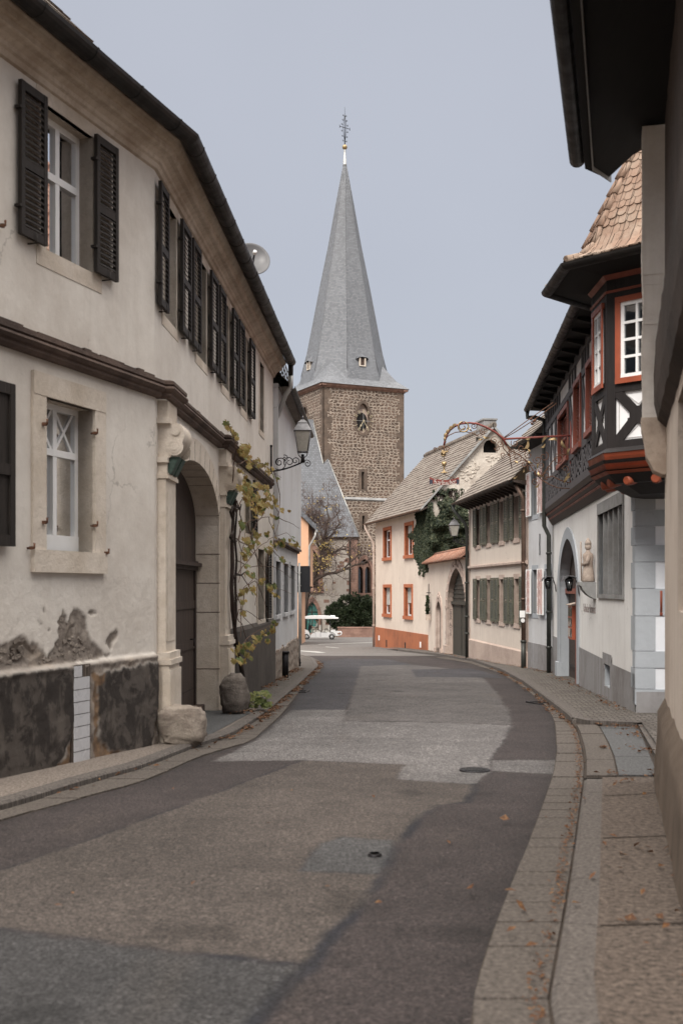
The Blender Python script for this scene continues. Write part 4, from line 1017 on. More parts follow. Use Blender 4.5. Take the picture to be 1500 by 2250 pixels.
m=MB(); p=LB.P(4.1,ztop(-.75),-.335); m.tube([p,p+V(.06,0,0),p+V(.06,0,-.1)],.012,6); build('handle',m,M['iron'],gate)
# strip of white tiles let into the plinth
a=LA.s_of(164,.06); b=LA.s_of(197,.06); m=MB(); zt=ztop(-.745); zb=LA.sz(180,1676,.06)[1]
m.wbox(LA,a+.0,a+(b-a)*.5,zt-.115,zt-.01,.02,.062)
n=7; h=(zt-.12-zb)/n
for k in range(n): m.wbox(LA,a,b,zb+k*h+.004,zb+(k+1)*h-.004,.02,.064+.002*(k%2))
lay(build('tile_strip',m,M['tilewhite'],H1),'upright strip of white tiles set in the dark plinth')
m=MB(); m.wbox(LA,a-.03,b+.03,zb-.12,zt+.0,.0,.052); build('mortar_bed',m,M['conc'],H1)
# rain pipe end of the left gutter
m=MB(); e=LB.P(LB.L,zc+.24,.39)
m.tube([e+V(0,-.04,.02),e+V(0,.02,-.16),e+V(0,.03,-.26)],[.06,.055,.05],10)
dp=build('downpipe',m,M['gutter'],H1)
m=MB(); m.tube([e+V(0,.03,-.24),e+V(0,.04,-.50),e+V(-.12,.1,-.66),LB.P(LB.L+.2,zc-.95,.05),LB.P(LB.L+.2,zc-1.3,.05)],.052,10); lay(build('rain_pipe',m,M['zinc'],dp),'pale zinc rain pipe bending back to the wall')

# ================================================================ guard stones
def boulder(px,py,w,h,mat,label,seed,sq=1.0,flat=.75):
    p=G(px,py); t=MB(); r=w/2; nn=26; c=V(p.x,p.y+r*.6,gz(p.y)+.08); t.sm=True
    rings=[]
    for i in range(nn+1):
        a=PI*i/nn; row=[]
        for j in range(32):
            b=2*PI*j/32; d=Vector((math.sin(a)*math.cos(b),math.sin(a)*math.sin(b),math.cos(a)))
            q=Vector((math.copysign(abs(d.x)**flat,d.x),math.copysign(abs(d.y)**flat,d.y),math.copysign(abs(d.z)**flat,d.z)))
            k=1+.13*noise.fractal(d*1.3+Vector((seed,1,2)),1,2,3)+.035*noise.fractal(d*6+Vector((seed,1,2)),1,2,4)+.05*abs(noise.noise(d*5+Vector((seed,4,4))))+.03*math.sin(d.z*19+4*noise.noise(d*2))
            row.append(t.vert(c+Vector((q.x*r*k,q.y*r*k*sq,h*.42+q.z*h*.55*k))))
        rings.append(row)
    for A_,B_ in zip(rings,rings[1:]):
        for j in range(32): t.face((A_[j],B_[j],B_[(j+1)%32],A_[(j+1)%32]))
    o=build('guard_stone',t,mat); tag(o,label,'guard stone','guard stones beside the gateway'); return o
boulder(398,1648,.50,.42,M['guard2'],'pale blocky flat topped guard stone at the near side of the gateway',3,.9,.62)
boulder(513,1580,.43,.58,M['guard'],'dark rounded boulder on the pavement at the far side of the gateway, under the vine',11,.9,.9)

# ================================================================ white house beyond, with jettied upper floor
H2=thing('white_house',(-4,29,gz(29)),'plain white house with jettied upper storey and crumbling stone plinth beyond the cream house','house')
m=MB(); zj=ztop(1.07); ze=ztop(4.45); L=LC.L
hs=[]
for pa,pb in ((604,615),(622,632),(637,646)): hs.append(rect(LC.s_of(pa),LC.s_of(pb),ztop(-.60),ztop(.62)))
m.holed(LC,[(0,gz(34)-.4),(L,gz(34)-.4),(L,zj),(0,zj)],hs,0,.28)
m.wbox(LC,0.02,L+.04,zj,ze+.1,-.5,.10)
for a,b in ((LC.P(L,0),V(-8,34.5)),(V(-8,34.5),V(-8.5,25.4)),):
    m.poly([(a.x,a.y,gz(30)-1),(b.x,b.y,gz(30)-1),(b.x,b.y,ze+.1),(a.x,a.y,ze+.1)])
build('wall',m,M['coolwhite'],H2)
m=MB(); m.wprism(LC,0,L+.06,[(.10,zj),(.115,zj-.02),(.115,zj+.05),(.10,zj+.05)]); m.wbox(LC,.0,L+.04,zj-.06,zj,-.1,.06); build('jetty_board',m,M['string'],H2)
for h in hs:
    a,b=h[0][0],h[1][0]; window(H2,LC,a,b,h[0][1],h[2][1],.26,.045,0,(),'white','coolwhite',.09,.03,False,.03)
m=MB(); r=random.Random(6); ns=24; prev=0
base=gz(34)-.3
m.wpoly(LC,[(0,base)]+[(L*k/60,ztop(-1.43)+.16*noise.noise(V(k*.21,2,1))+.07*noise.noise(V(k*.9,5,1))) for k in range(61)]+[(L,base)],-.05,.04)
build('plinth',m,M['rubble2'],H2)
m=MB(); a=LC.s_of(617); m.tube([LC.P(a,gz(26)+.02,.10),LC.P(a,ztop(-1.52),.10)],.085,10); m.tube([LC.P(a,ztop(-1.55),.10),LC.P(a,ztop(-1.5),.10)],.105,10); lay(build('pipe_socket',m,M['iron'],H2),'short thick black pipe stub in the plinth')
m=MB(); m.sweep([LC.P(0,0).to_2d(),LC.P(L+.15,0).to_2d()],halfround(.075,.40,ze+.03),1); build('gutter',m,M['gutter'],H2)
m=MB(); tiled(m,LC.P(-.0,ze+.05,.38),LC.P(L+.2,ze+.05,.38),LC.P(L+.2,ze+3.6,-3.2),LC.P(0,ze+3.6,-3.2),.33,.03)
m.poly([LC.P(0,ze+.03,.38),LC.P(L+.2,ze+.03,.38),LC.P(L+.2,ze+.0,-.1),LC.P(0,ze+.0,-.1)]); m.poly([LC.P(L+.1,ze,.3),LC.P(L+.1,ze+3.6,-3.2),LC.P(L+.1,ze,-7)]); m.poly([LC.P(0,ze+3.6,-3.2),LC.P(L+.1,ze+3.6,-3.2),LC.P(L+.1,ze,-7),LC.P(0,ze,-7)])
build('roof',m,M['rooftile'],H2)
m=MB()
for z in (.55,.72,.9): m.tube([LC.P(.3,ze+z,.10),LC.P(3.6,ze+z,.10)],.012,6)
for k in range(8): m.tube([LC.P(.3+k*.47,ze+.35,.06),LC.P(.3+k*.47,ze+.92,.10)],.012,6)
build('snow_guard',m,M['iron'],H2)

# satellite dish
p=pos(553,572,20.4); t=thing('satellite_dish',(p.x-.3,p.y,zc+.4),'grey satellite dish on the roof edge of the cream house','satellite dish')
m=MB(); ax=V(.30,-1,.35).normalized(); R=.32; prof=[(R*k/10,.11*(k/10)**2) for k in range(1,11)]; prof=[(.001,0)]+prof
m.lathe(p-ax*.05,prof+[(R*1.02,.105),(R*1.02,.095)]+[(r,h-.012) for r,h in prof[::-1]],28,axis=ax,cap=False); build('reflector',m,M['dish'],t)
m=MB(); q=p+ax*.28+V(0,0,-.02); m.tube([p-V(0,0,.26),q],.010,6); m.tube([p-V(.06,0,.22),q],.007,6); build('feed_arm',m,M['iron'],t)
m=MB(); m.lathe(q,[(.022,-.04),(.034,-.025),(.034,.035),(.015,.05)],10,axis=-ax); build('receiver',m,M['white'],t)
m=MB(); m.tube([p-ax*.05,p-ax*.10-V(.12,0,.1),p-ax*.10-V(.14,0,.34)],.02,8); build('mast',m,M['zinc'],t)

# ================================================================ wall lanterns
def spiral(c,ex,ez,r0,turns,a0,n=26,r1=.15,ccw=1):
    c=Vector(c); return [c+(ex*math.cos(a0+ccw*2*PI*turns*k/n)+ez*math.sin(a0+ccw*2*PI*turns*k/n))*(r0*(1-(1-r1)*k/n)) for k in range(n+1)]
def lantern_head(t,c,w,h,gm='lampglass',mm='lampmetal',finial=True):
    """tapered four sided street lamp, c = bottom centre"""
    c=Vector(c); m=MB(); b=w*.30; T=w*.5
    def ring(r,z): return [c+V(sx*r,sy*r,z) for sx,sy in ((-1,-1),(1,-1),(1,1),(-1,1))]
    for k in range(4):
        m.tube([ring(b,0)[k],ring(T,h*.58)[k]],w*.03,5)
    for a,bb in ((b*1.06,0.),(T*1.05,h*.58)):
        R=ring(a,bb); 
        for k in range(4): m.tube([R[k],R[(k+1)%4]],w*.035,5)
    R0=ring(T*1.14,h*.58); R1=ring(T*.62,h*.78); R2=ring(T*.66,h*.80); R3=ring(w*.08,h*.90)
    for A_,B_ in ((R0,R1),(R1,R2),(R2,R3)):
        for k in range(4): m.poly([A_[k],A_[(k+1)%4],B_[(k+1)%4],B_[k]])
    m.poly(R0[::-1]); m.poly(ring(b,0)[::-1])
    if finial: m.lathe(c+V(0,0,h*.9),[(w*.08,0),(w*.05,h*.03),(w*.09,h*.055),(w*.04,h*.08),(w*.015,h*.11)],8)
    o=build('lamp_housing',m,M[mm],t)
    g=MB(); A_=ring(b*.97,h*.01); B_=ring(T*.96,h*.575)
    for k in range(4): g.poly([A_[k],A_[(k+1)%4],B_[(k+1)%4],B_[k]])
    build('glass',g,M[gm],o)
    return o
wl=LB.P(LB.s_of(593),ztop(2.75),0); hx=ray(665)*wl.y
t=thing('wall_lantern',wl,'large four sided lantern on a scrolled bracket fixed to the cream house','lantern','street lanterns on wall brackets')
m=MB(); ex=V(1,0,0); ez=V(0,0,1); z0=wl.z; c=V(wl.x,wl.y,z0)
m.tube([c+V(.03,0,-.28),c+V(.03,0,.30)],.02,6); m.ball(c+V(.03,0,.32),.03,6)
L=hx-wl.x
m.tube([c+V(.05,0,-.22)]+[c+V(.05+L*k/8,0,-.22+.22*(k/8)**1.6) for k in range(1,9)],.017,6)
for cx,cz,r,tn,a0,cw in ((.22,-.04,.16,1.3,-2.2,1),(.20,-.03,.09,1.4,1.2,1),(.42,-.02,.12,1.4,-2.4,-1),(.56,.0,.09,1.3,-1.0,1),(.33,.06,.07,1.2,2,-1),(L+.10,-.06,.085,1.4,2.6,-1)):
    m.tube(spiral(c+V(cx*L/.72 if cx<L else cx,0,cz),ex,ez,r,tn,a0,26,.2,cw),.010,5)
lc=V(hx,wl.y,z0+.06)
m.tube([lc+V(0,0,-.10),lc+V(0,0,.08)],[.05,.03],8)
for s in (-1,1): m.tube([lc+V(0,0,-.02),lc+V(s*.09,0,.06),lc+V(s*.105,0,.14)],.010,5)
build('bracket',m,M['iron'],t); lantern_head(t,lc+V(0,0,.13),.34,.78)

# ================================================================ traffic sign seen from behind
p=G(657.5,1466); t=thing('traffic_sign',(p.x,p.y,gz(p.y)),'dark grey back of a rectangular traffic sign on a thin post at the pavement corner','traffic sign')
m=MB(); zt=Zat(1238,p.y); m.tube([V(p.x,p.y,gz(p.y)),V(p.x,p.y,zt)],.032,10); m.lathe(V(p.x,p.y,zt),[(.034,0),(.02,.02)],10); build('pole',m,M['zinc'],t)
x0=ray(650)*p.y; x1=ray(680.5)*p.y; zb=Zat(1301,p.y); za=Zat(1244,p.y)
m=MB(); Rz=Matrix.Rotation(-.35,3,'Z'); c=V((x0+x1)/2+.01,p.y+.05,(zb+za)/2); m.box(c,(x1-x0)*1.05,.02,za-zb,Rz); 
for s in (-1,1): m.box(c+Rz@V(s*(x1-x0)*.52,-.008,0),.012,.03,za-zb,Rz); m.box(c+Rz@V(0,-.008,s*(za-zb)/2),(x1-x0)*1.05,.03,.012,Rz)
pl=build('plate',m,M['signback'],t)
for z in (zb+.2,za-.2): m=MB(); m.box(V(p.x,p.y+.02,z),.12,.09,.035); build('clamp',m,M['zinc'],pl)
p=G(655,1468); m=MB(); m.lathe(V(p.x-.02,p.y-.1,gz(p.y)),[(.10,0),(.10,.28),(.085,.31),(.06,.34),(.05,.36)],12); m.box(V(p.x-.02,p.y-.1,gz(p.y)+.17),.22,.16,.05)
tag(build('bollard',m,M['iron']),'low black bollard at the foot of the traffic sign','bollard')
# ================================================================ the half timbered inn on the right
inn=thing('timbered_inn',(5.2,22,gz(22)),'white inn with black and white timbered upper floor, corner oriel and grey painted quoins','inn')
FW=Wall((4.28,16.55),(7.8,16.23),1)
zj0,zj1=ztop(1.66),ztop(2.0); zev=ztop(4.56)
wn=(INN.s_of(1369),INN.s_of(1315)); wz0,wz1=ztop(-.10),ztop(1.32)
da0,da1=7.3,10.9; dzs,dza=ztop(-.1),ztop(1.12)
door=arch(da0,da1,gz(25)-.1,dzs,dza,26,'pt',.12)
cel=(INN.s_of(1341),INN.s_of(1328)); cz0,cz1=ztop(-1.68),ztop(-1.30)
m=MB()
m.holed(INN,[(0,gz(16)-.5),(INN.L,gz(29)-.5),(INN.L,zj1),(0,zj1)],[rect(wn[0],wn[1],wz0,wz1),door,rect(cel[0],cel[1],cz0,cz1)],0,.24,mrev=1)
m.m=2; m.holed(FW,[(0,gz(16)-.5),(FW.L,gz(16)-.5),(FW.L,zev),(0,zev)],[],0,.2); m.m=0
for a,b in (((5.415,29.15),(13,28.4)),((13,28.4),(7.8,16.23))): m.poly([(a[0],a[1],gz(24)-1),(b[0],b[1],gz(24)-1),(b[0],b[1],zev),(a[0],a[1],zev)])
build('wall',m,[M['innwhite'],M['quoinblue'],M['innflank']],inn)
m=MB(); zp=ztop(-1.23)
m.holed(INN,[(.02,gz(16)-.4),(da0-.02,gz(24)-.4),(da0-.02,zp+.03),(cel[1]+.18,zp),(cel[1]+.18,zp+.12),(cel[0]-.18,zp+.12),(cel[0]-.18,zp-.02),(.02,zp-.02)],[rect(cel[0],cel[1],cz0,cz1)],.018,.03)
build('plinth',m,M['greyplinth'],inn)
m=MB(); m.wbox(INN,da1+.42,INN.L,gz(29)-.4,zp+.02,-.05,.018); build('plinth',m,M['greyplinth'],inn)
m=MB(); m.wbox(FW,.0,3,gz(16)-.4,ztop(-1.50),-.05,.022); build('plinth',m,M['greyplinth'],inn)
m=MB(); m.wbox(INN,cel[0]-.05,cel[1]+.05,cz0-.05,cz1+.05,-.30,-.26); f=build('cellar_window',m,M['dark'],inn)
m=MB(); 
for k in range(2): u=cel[0]+(cel[1]-cel[0])*(k+.7)/2.4; m.tube([INN.P(u,cz0,-.1),INN.P(u,cz1,-.1)],.014,6)
build('bars',m,M['mullion'],f)
# quoins
ys=[1048,1072,1121,1157,1198,1235,1293,1353,1430,1467,1513,1548]; full=[1,0,1,0,1,0,1,0,1,0,1]
m=MB()
for k in range(11):
    za=Zat(ys[k],16.6)-.004; zb=Zat(ys[k+1],16.6)+.004
    m.wbox(FW,-.016,.62 if full[k] else .27,zb,za,-.05,.018); m.wbox(INN,.012,.22 if full[k] else .36,zb,za,-.05,.018)
build('quoins',m,M['quoinblue'],inn)
# stone window with five narrow lights
m=MB(); n=5; st=.085
m.wbox(INN,wn[0]-.07,wn[1]+.07,wz1,wz1+.20,-.1,.03); m.wbox(INN,wn[0]-.07,wn[1]+.07,wz0-.07,wz0,-.1,.03)
m.wbox(INN,wn[0]-.07,wn[0],wz0,wz1,-.1,.026); m.wbox(INN,wn[1],wn[1]+.07,wz0,wz1,-.1,.026)
wd=(wn[1]-wn[0])
for k in range(1,n): u=wn[0]+wd*k/n; m.wprism(INN,u-st/2,u+st/2,[(-.16,wz0),(.0,wz0),(.0,wz1),(-.16,wz1)])
f=build('stone_window',m,M['mullion'],inn)
m=MB(); m.wbox(INN,wn[0],wn[1],wz0,wz1,-.22,-.21); build('pane',m,M['glass'],f)
m=MB(); m.wbox(INN,wn[0],wn[1],wz0,wz0+.36,-.20,-.19)
for k in range(n):
    for j in range(3): u=wn[0]+wd*(k+.25+.25*j)/n; m.tube([INN.P(u,wz0,-.14),INN.P(u,wz0+.42,-.14)],.010,4)
build('grille',m,M['mullion'],f)
# door arch band, door, red menu box
m=MB(); outer=arch(da0-.40,da1+.42,gz(25)-.1,dzs,dza+.26,26,'pt',.12); m.wband(INN,door,outer,-.02,.03)
m.wbox(INN,da1-.02,da1+.5,gz(27)-.3,gz(27)+.42,-.05,.075)
build('arch_band',m,M['quoinblue'],inn)
m=MB(); m.wpoly(INN,arch(da0-.05,da1+.05,gz(25)-.1,dzs,dza+.03,20,'pt',.12),-.27,-.21); d=build('door',m,M['gate'],inn)
m=MB(); m.wbox(INN,da0-.04,da1+.04,ztop(-.12),ztop(.0),-.23,-.12); lay(build('transom',m,M['oxred'],d),'dark red transom beam')
m=MB(); m.wbox(INN,da0+.003,da0+.10,gz(24),ztop(.05),-.20,.035); lay(build('door_post',m,M['oxred'],d),'dark red door post')
m=MB(); m.wbox(INN,9.0,9.06,gz(25),ztop(-.12),-.21,-.18); m.wbox(INN,da0+.5,da1-.3,gz(25)+.3,gz(25)+.36,-.21,-.18); build('batten',m,M['timber'],d)
bx=thing('menu_box',INN.P(da0+.2,ztop(-1.0)),'red wooden menu box with glazed front hanging in the inn doorway','menu box')
zb,zt=ztop(-1.08),ztop(-.36); m=MB(); m.wbox(INN,da0+.13,da0+.92,zb,zt,-.08,.10); body=build('case',m,M['redorange'],bx)
m=MB(); m.wprism(INN,da0+.11,da0+.96,[(-.12,zt),(.14,zt),(.14,zt+.015),(-.12,zt+.08)]); build('lid',m,M['sandstone'],bx)
m=MB()
for i in range(2):
    for k in range(3): m.wbox(INN,da0+.18+.36*i,da0+.50+.36*i,zb+.05+.22*k,zb+.23+.22*k,.10,.106)
build('pane',m,M['glass'],bx)
# jetty mouldings
m=MB(); L0,L1=-.1,INN.L+.02
for z0,z1,a,b in ((1.62,1.74,.03,.10),(1.79,1.85,.13,.16),(1.90,2.0,.20,.24)): m.wprism(INN,L0,L1,[(-.1,ztop(z0)),(a,ztop(z0)),(b,ztop(z1)),(-.1,ztop(z1))])
jb=build('jetty_beam',m,M['timber'],inn)
m=MB()
for z0,z1,a in ((1.74,1.79,.125),(1.85,1.90,.185)): m.wprism(INN,L0,L1,[(-.1,ztop(z0)),(a-.02,ztop(z0)),(a,ztop((z0+z1)/2)),(a-.01,ztop(z1)),(-.1,ztop(z1))])
lay(build('moulding',m,M['oxred'],jb),'oxblood red mouldings of the jetty')
# timber framed wall above
m=MB(); m.holed(INN,[(-.0,zj1),(INN.L,zj1),(INN.L,zev),(0,zev)],[rect(3.1,3.9,ztop(2.80),ztop(3.95)),rect(4.9,5.9,ztop(2.76),ztop(3.95)),rect(7.1,9.0,ztop(2.76),ztop(3.78))],.18,.16)
m.wbox(INN,INN.L-.02,INN.L,zj1,zev,-.4,.18)
build('infill_wall',m,M['infill'],inn)
m=MB(); rail,head=2.68,4.02
T=lambda a,b,w,o=.215: m.wbar(INN,(a[0],ztop(a[1])),(b[0],ztop(b[1])),w,.17,o)
T((0,2.08),(INN.L,2.08),.16,.222); T((0,rail),(INN.L,rail),.13,.220); T((0,head),(INN.L,head),.13,.220); T((0,4.48),(INN.L,4.48),.15,.222)
posts=[.12,1.05,2.05,3.0,4.0,4.8,6.0,7.0,9.1,10.0,11.0,11.9,12.5]
for p in posts: T((p,2.0),(p,4.5),.13,.217)
for a,b in zip(posts,posts[1:]):
    if b-a>1.6: 
        q=[(a,(a+b)/2),((a+b)/2,b)]; T(((a+b)/2,2.1),((a+b)/2,rail),.10,.216)
    else: q=[(a,b)]
    for x,y in q:
        T((x,2.12),(y,rail-.04),.085,.213); T((y,2.12),(x,rail-.04),.085,.214)
        c=(x+y)/2; h=(y-x)*.28; 
        for s in ((c,2.14),(c,2.62)):
            T((c-h,2.38),s,.055,.211); T((c+h,2.38),s,.055,.2112)
    if not any(a-.2<w<b+.2 for w in (3.5,5.4,8.05)) and b-a<1.3:
        T((a,rail),(b,head),.10,.213); T(((a+b)/2,head),((a+b)/2,4.45),.09,.214)
build('timber_frame',m,M['timbergrey'],inn)
for a,b,mu,z1 in ((3.1,3.9,1,3.95),(4.9,5.9,1,3.95),(7.1,9.0,3,3.78)):
    W2=Wall(INN.A+INN.n*.18,INN.B+INN.n*.18,-1)
    window(inn,W2,a,b,ztop(2.80 if a<4 else 2.76),ztop(z1),.10,.05,mu,(.55,),'white' if mu==1 else 'oxred','oxred',.10,.03,False,.07,0,0,None,'window in dark red boarding' if mu>1 else None)
# main roof, eaves gutter, soffit
eo=.60
m=MB(); m.sweep([INN.P(1.6,0).to_2d(),INN.P(INN.L+.15,0).to_2d()],halfround(.085,eo+.05,zev+.06),-1)
for k in range(14): m.sweep([INN.P(1.7+k*.8,0).to_2d(),INN.P(1.73+k*.8,0).to_2d()],halfround(.092,eo+.05,zev+.062,9,.014),-1)
build('gutter',m,M['gutter'],inn)
m=MB(); tiled(m,INN.P(.4,zev+.08,eo),INN.P(INN.L+.2,zev+.08,eo),INN.P(INN.L+.2,zev+4.7,-3.6),INN.P(.4,zev+4.7,-3.6),.32,.035)
m.poly([INN.P(0,zev+4.7,-3.6),INN.P(INN.L+.2,zev+4.7,-3.6),INN.P(INN.L,zev,-7.6),INN.P(0,zev,-7.6)])
build('roof',m,M['orangetile'],inn)
m=MB(); m.wprism(INN,.4,INN.L+.15,[(-.2,zev-.02),(eo,zev+.03),(eo,zev+.06),(-.2,zev+.05)]); m.poly([INN.P(INN.L+.14,zev+.06,eo),INN.P(INN.L+.14,zev+4.7,-3.6),INN.P(INN.L+.14,zev,-7.5),INN.P(INN.L+.14,zev,0)])
for k in range(14): u=.9+k*.85; m.wprism(INN,u,u+.13,[(.15,zev-.12),(eo-.06,zev-.02),(eo-.06,zev+.02),(.15,zev-.0)])
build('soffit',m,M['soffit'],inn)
# oriel
CB=Vector((4.75,16.0))
def octc(apo,k): a=math.radians(22.5+45*k); r=apo/math.cos(PI/8); return Vector((CB.x+r*math.cos(a),CB.y+r*math.sin(a)))
def octband(mb,z0,a0,z1,a1):
    lo=[mb.vert((*octc(a0,k),ztop(z0))) for k in range(8)]; hi=[mb.vert((*octc(a1,k),ztop(z1))) for k in range(8)]
    for k in range(8): mb.face((lo[k],lo[(k+1)%8],hi[(k+1)%8],hi[k]))
    mb.face(lo[::-1]); mb.face(hi)
ori=None
m=MB(); octband(m,1.90,1.10,4.25,1.10); ori=build('oriel',m,M['infill'],inn)
m=MB(); octband(m,1.30,.62,1.44,.86); octband(m,1.44,.98,1.56,1.10); octband(m,1.70,1.17,1.745,1.20); octband(m,1.60,1.12,1.615,1.165); octband(m,1.845,1.20,1.925,1.12)
build('oriel_foot',m,M['timber'],ori)
m=MB(); octband(m,1.562,1.10,1.60,1.15); octband(m,1.617,1.13,1.655,1.165); octband(m,1.657,1.14,1.698,1.18); octband(m,1.747,1.155,1.79,1.18); octband(m,1.792,1.165,1.843,1.19)
lay(build('oriel_moulding',m,M['redorange'],ori),'orange red mouldings under the oriel')
for k in (1,2,3,4,5):
    for u in (.25,.75):
        m=MB(); c=octc(.97,k)*(1-u)+octc(.97,(k+1)%8)*u; d=(c-CB).normalized(); m.lathe(V(c.x,c.y,ztop(1.475)),[(.055,-.12),(.07,-.05),(.07,.07),(.05,.09)],10,axis=V(d.x,d.y,-.15)); lay(build('beam_end',m,M['redorange'],ori),'red painted beam end below the oriel')
fac=[Wall(octc(1.10,k),octc(1.10,(k+1)%8),1) for k in range(8)]
m=MB(); mr_=MB(); gl=MB()
for k in range(8):
    W=fac[k]; L=W.L
    if W.n.dot((W.A+W.B)/2-CB)<0: W.n=-W.n
    B=lambda a,b,w,o=.03: m.wbar(W,(a[0],ztop(a[1])),(b[0],ztop(b[1])),w,-.02,o)
    B((0.05,1.9),(0.05,4.2),.13,.036); B((L-.05,1.9),(L-.05,4.2),.13,.036)
    B((0,2.72),(L,2.72),.12,.034); B((0,4.06),(L,4.06),.30,.032); B((0,1.96),(L,1.96),.09,.034); B((.12,2.75),(.12,4.0),.10,.030); B((L-.12,2.75),(L-.12,4.0),.10,.030)
    B((.1,1.96),(L-.1,2.70),.13,.028); B((L-.1,1.96),(.1,2.70),.13,.029)
    for (ux,vz) in ((L/2-.09,2.33),(L/2+.09,2.33),(L/2,2.25),(L/2,2.41),(L/2-.12,2.26),(L/2+.12,2.40)): m.wbox(W,ux-.035,ux+.035,ztop(vz)-.035,ztop(vz)+.035,-.01,.0285)
    for tri in (((L/2-.2,2.63),(L/2+.2,2.63),(L/2,2.47)),((L/2-.2,2.03),(L/2+.2,2.03),(L/2,2.19)),((.16,2.1),(.16,2.56),(.36,2.33)),((L-.16,2.1),(L-.16,2.56),(L-.36,2.33))):
        for a,b in zip(tri,tri[1:]+tri[:1]): gl.wbar(W,(a[0],ztop(a[1])),(b[0],ztop(b[1])),.012,0,.006)
    octf=(k,)
build('oriel_timbers',m,M['timber'],ori); build('panel_lines',gl,M['greyline'],ori)
m=MB(); octband(m,4.20,1.14,4.26,1.19); octband(m,4.02,1.145,4.05,1.16); lay(build('oriel_frieze',m,M['oxred'],ori),'dark red fillets below the oriel eaves')
for k in (2,3,4,5,6):
    W=fac[k]; window(inn,W,.21,W.L-.21,ztop(2.84),ztop(3.86),.0,.05,1,(),'white','redorange',.075,.0,False,.075,4,0,[(.03,.42,.0,.75)] if k in (4,5) else None,'white many paned oriel window in an orange red frame')
m=MB(); octband(m,4.26,1.20,4.33,1.70); octband(m,4.262,1.18,4.29,1.32); build('oriel_soffit',m,M['soffit'],ori)
m=MB()
ring=[octc(1.0,k) for k in range(8)]
for k in range(8):
    pass
m.sweep([octc(1.70,k) for k in (1,2,3,4,5,6,7)],halfround(.085,.03,ztop(4.36)),-1 if (octc(1.7,2)-octc(1.7,1)).x*1>9 else 1)
build('oriel_gutter',m,M['gutter'],ori)
# bell cast beaver tail roof of the oriel
prof=[(1.76,4.37),(1.52,4.45),(1.33,4.60),(1.23,4.88),(1.03,5.32),(.75,5.9),(.40,6.65),(.02,7.5)]
seg=[0]
for a,b in zip(prof,prof[1:]): seg.append(seg[-1]+math.hypot(b[0]-a[0],b[1]-a[1]))
def rp(d):
    d=min(max(d,0),seg[-1]); return float(np.interp(d,seg,[p[0] for p in prof])),float(np.interp(d,seg,[p[1] for p in prof]))
m=MB(); rt=random.Random(12); row=.132
for k in (1,2,3,4,5,6):
    n2=Vector((math.cos(math.radians(45*(k+1))),math.sin(math.radians(45*(k+1)))))
    ta=Vector((-n2.y,n2.x)); d=0.0; i=0
    while d<seg[-1]-.2:
        a0,z0=rp(d); a1,z1=rp(d+.36); w0=a0*math.tan(PI/8); w1=a1*math.tan(PI/8); 
        sl=V(n2.x*(a1-a0),n2.y*(a1-a0),z1-z0); L=sl.length; sl.normalize(); tv=V(ta.x,ta.y,0); nn=sl.cross(tv); 
        if nn.z<0: nn=-nn
        o=V(CB.x+n2.x*a0,CB.y+n2.y*a0,ztop(z0)); tw=.138; x=-w0-(tw/2 if i%2 else 0)
        while x<w0:
            c=x+tw/2; lo=max(x+.004,-w0); hi=min(x+tw-.004,w0)
            if hi-lo>.02:
                hb=.030+rt.uniform(-.006,.010); dd=rt.uniform(-.012,.012); P=[]
                for q in range(7):
                    u=lo+(hi-lo)*q/6; s=(u-c)/(tw/2); P.append(o+tv*u+sl*(dd+.055*(1-math.sqrt(max(0,1-s*s*.98))))+nn*hb)
                f=(w1/w0) if w0>1e-6 else 1
                top=[o+tv*(hi*f if abs(hi)>w0-.02 else hi)+sl*L+nn*.006,o+tv*(lo*f if abs(lo)>w0-.02 else lo)+sl*L+nn*.006]
                top=[o+tv*max(min(t,w1),-w1)+sl*L+nn*.006 for t in (hi,lo)]
                m.poly(P+top); 
                for p,q in zip(P,P[1:]): m.poly([p-nn*.016,q-nn*.016,q,p])
            x+=tw
        d+=row; i+=1
    # hip tiles
    a=math.radians(22.5+45*k); r=Vector((math.cos(a),math.sin(a)))/math.cos(PI/8); d=.02
    while d<seg[-1]-.3:
        a0,z0=rp(d); a1,z1=rp(d+.3); p=V(CB.x+r.x*a0,CB.y+r.y*a0,ztop(z0)+.03); q=V(CB.x+r.x*a1,CB.y+r.y*a1,ztop(z1)+.02); m.tube([p,q],[.062,.045],7); d+=.26
build('oriel_roof',m,M['lintile'],ori)
# dark downpipe at the far end
def pipe(parent,pts,r,mat,collars=(),name='downpipe',label=None):
    m=MB(); m.tube(pts,r,10)
    for c in collars: m.tube([Vector(c)-V(0,0,.03),Vector(c)+V(0,0,.03)],r*1.35,10)
    o=build(name,m,M[mat],parent)
    if label: lay(o,label)
    return o
g=INN.P(INN.L+.05,zev,eo+.05); b=INN.P(INN.L-.10,0,.10)
pipe(inn,[g+V(0,0,.0),g-V(0,0,.16),g+(V(b.x,b.y,g.z)-g)*.35-V(0,0,.17),g+(V(b.x,b.y,g.z)-g)*.75-V(0,0,.25),V(b.x-.14,b.y,zev-.55),V(b.x-.14,b.y,ztop(1.6)),V(b.x-.02,b.y,ztop(1.35)),V(b.x-.02,b.y,gz(29))],.055,'darkpipe',[(b.x-.02,b.y,z) for z in (ztop(.9),ztop(-.6),ztop(-1.5))],label='dark green downpipe between the white house and the inn')
# lettering on the wall
m=MB(); sa,sb=INN.s_of(1281),INN.s_of(1312); zt=ztop(-.44)
text_into(m,'Karlbacher Restaurant',.235,lambda x,y,z: INN.P(sa-.02-x*.86,zt-.02+y,.004+z),.002,'LEFT',0,.0)
o=build('wall_lettering',m,M['ink'],inn)
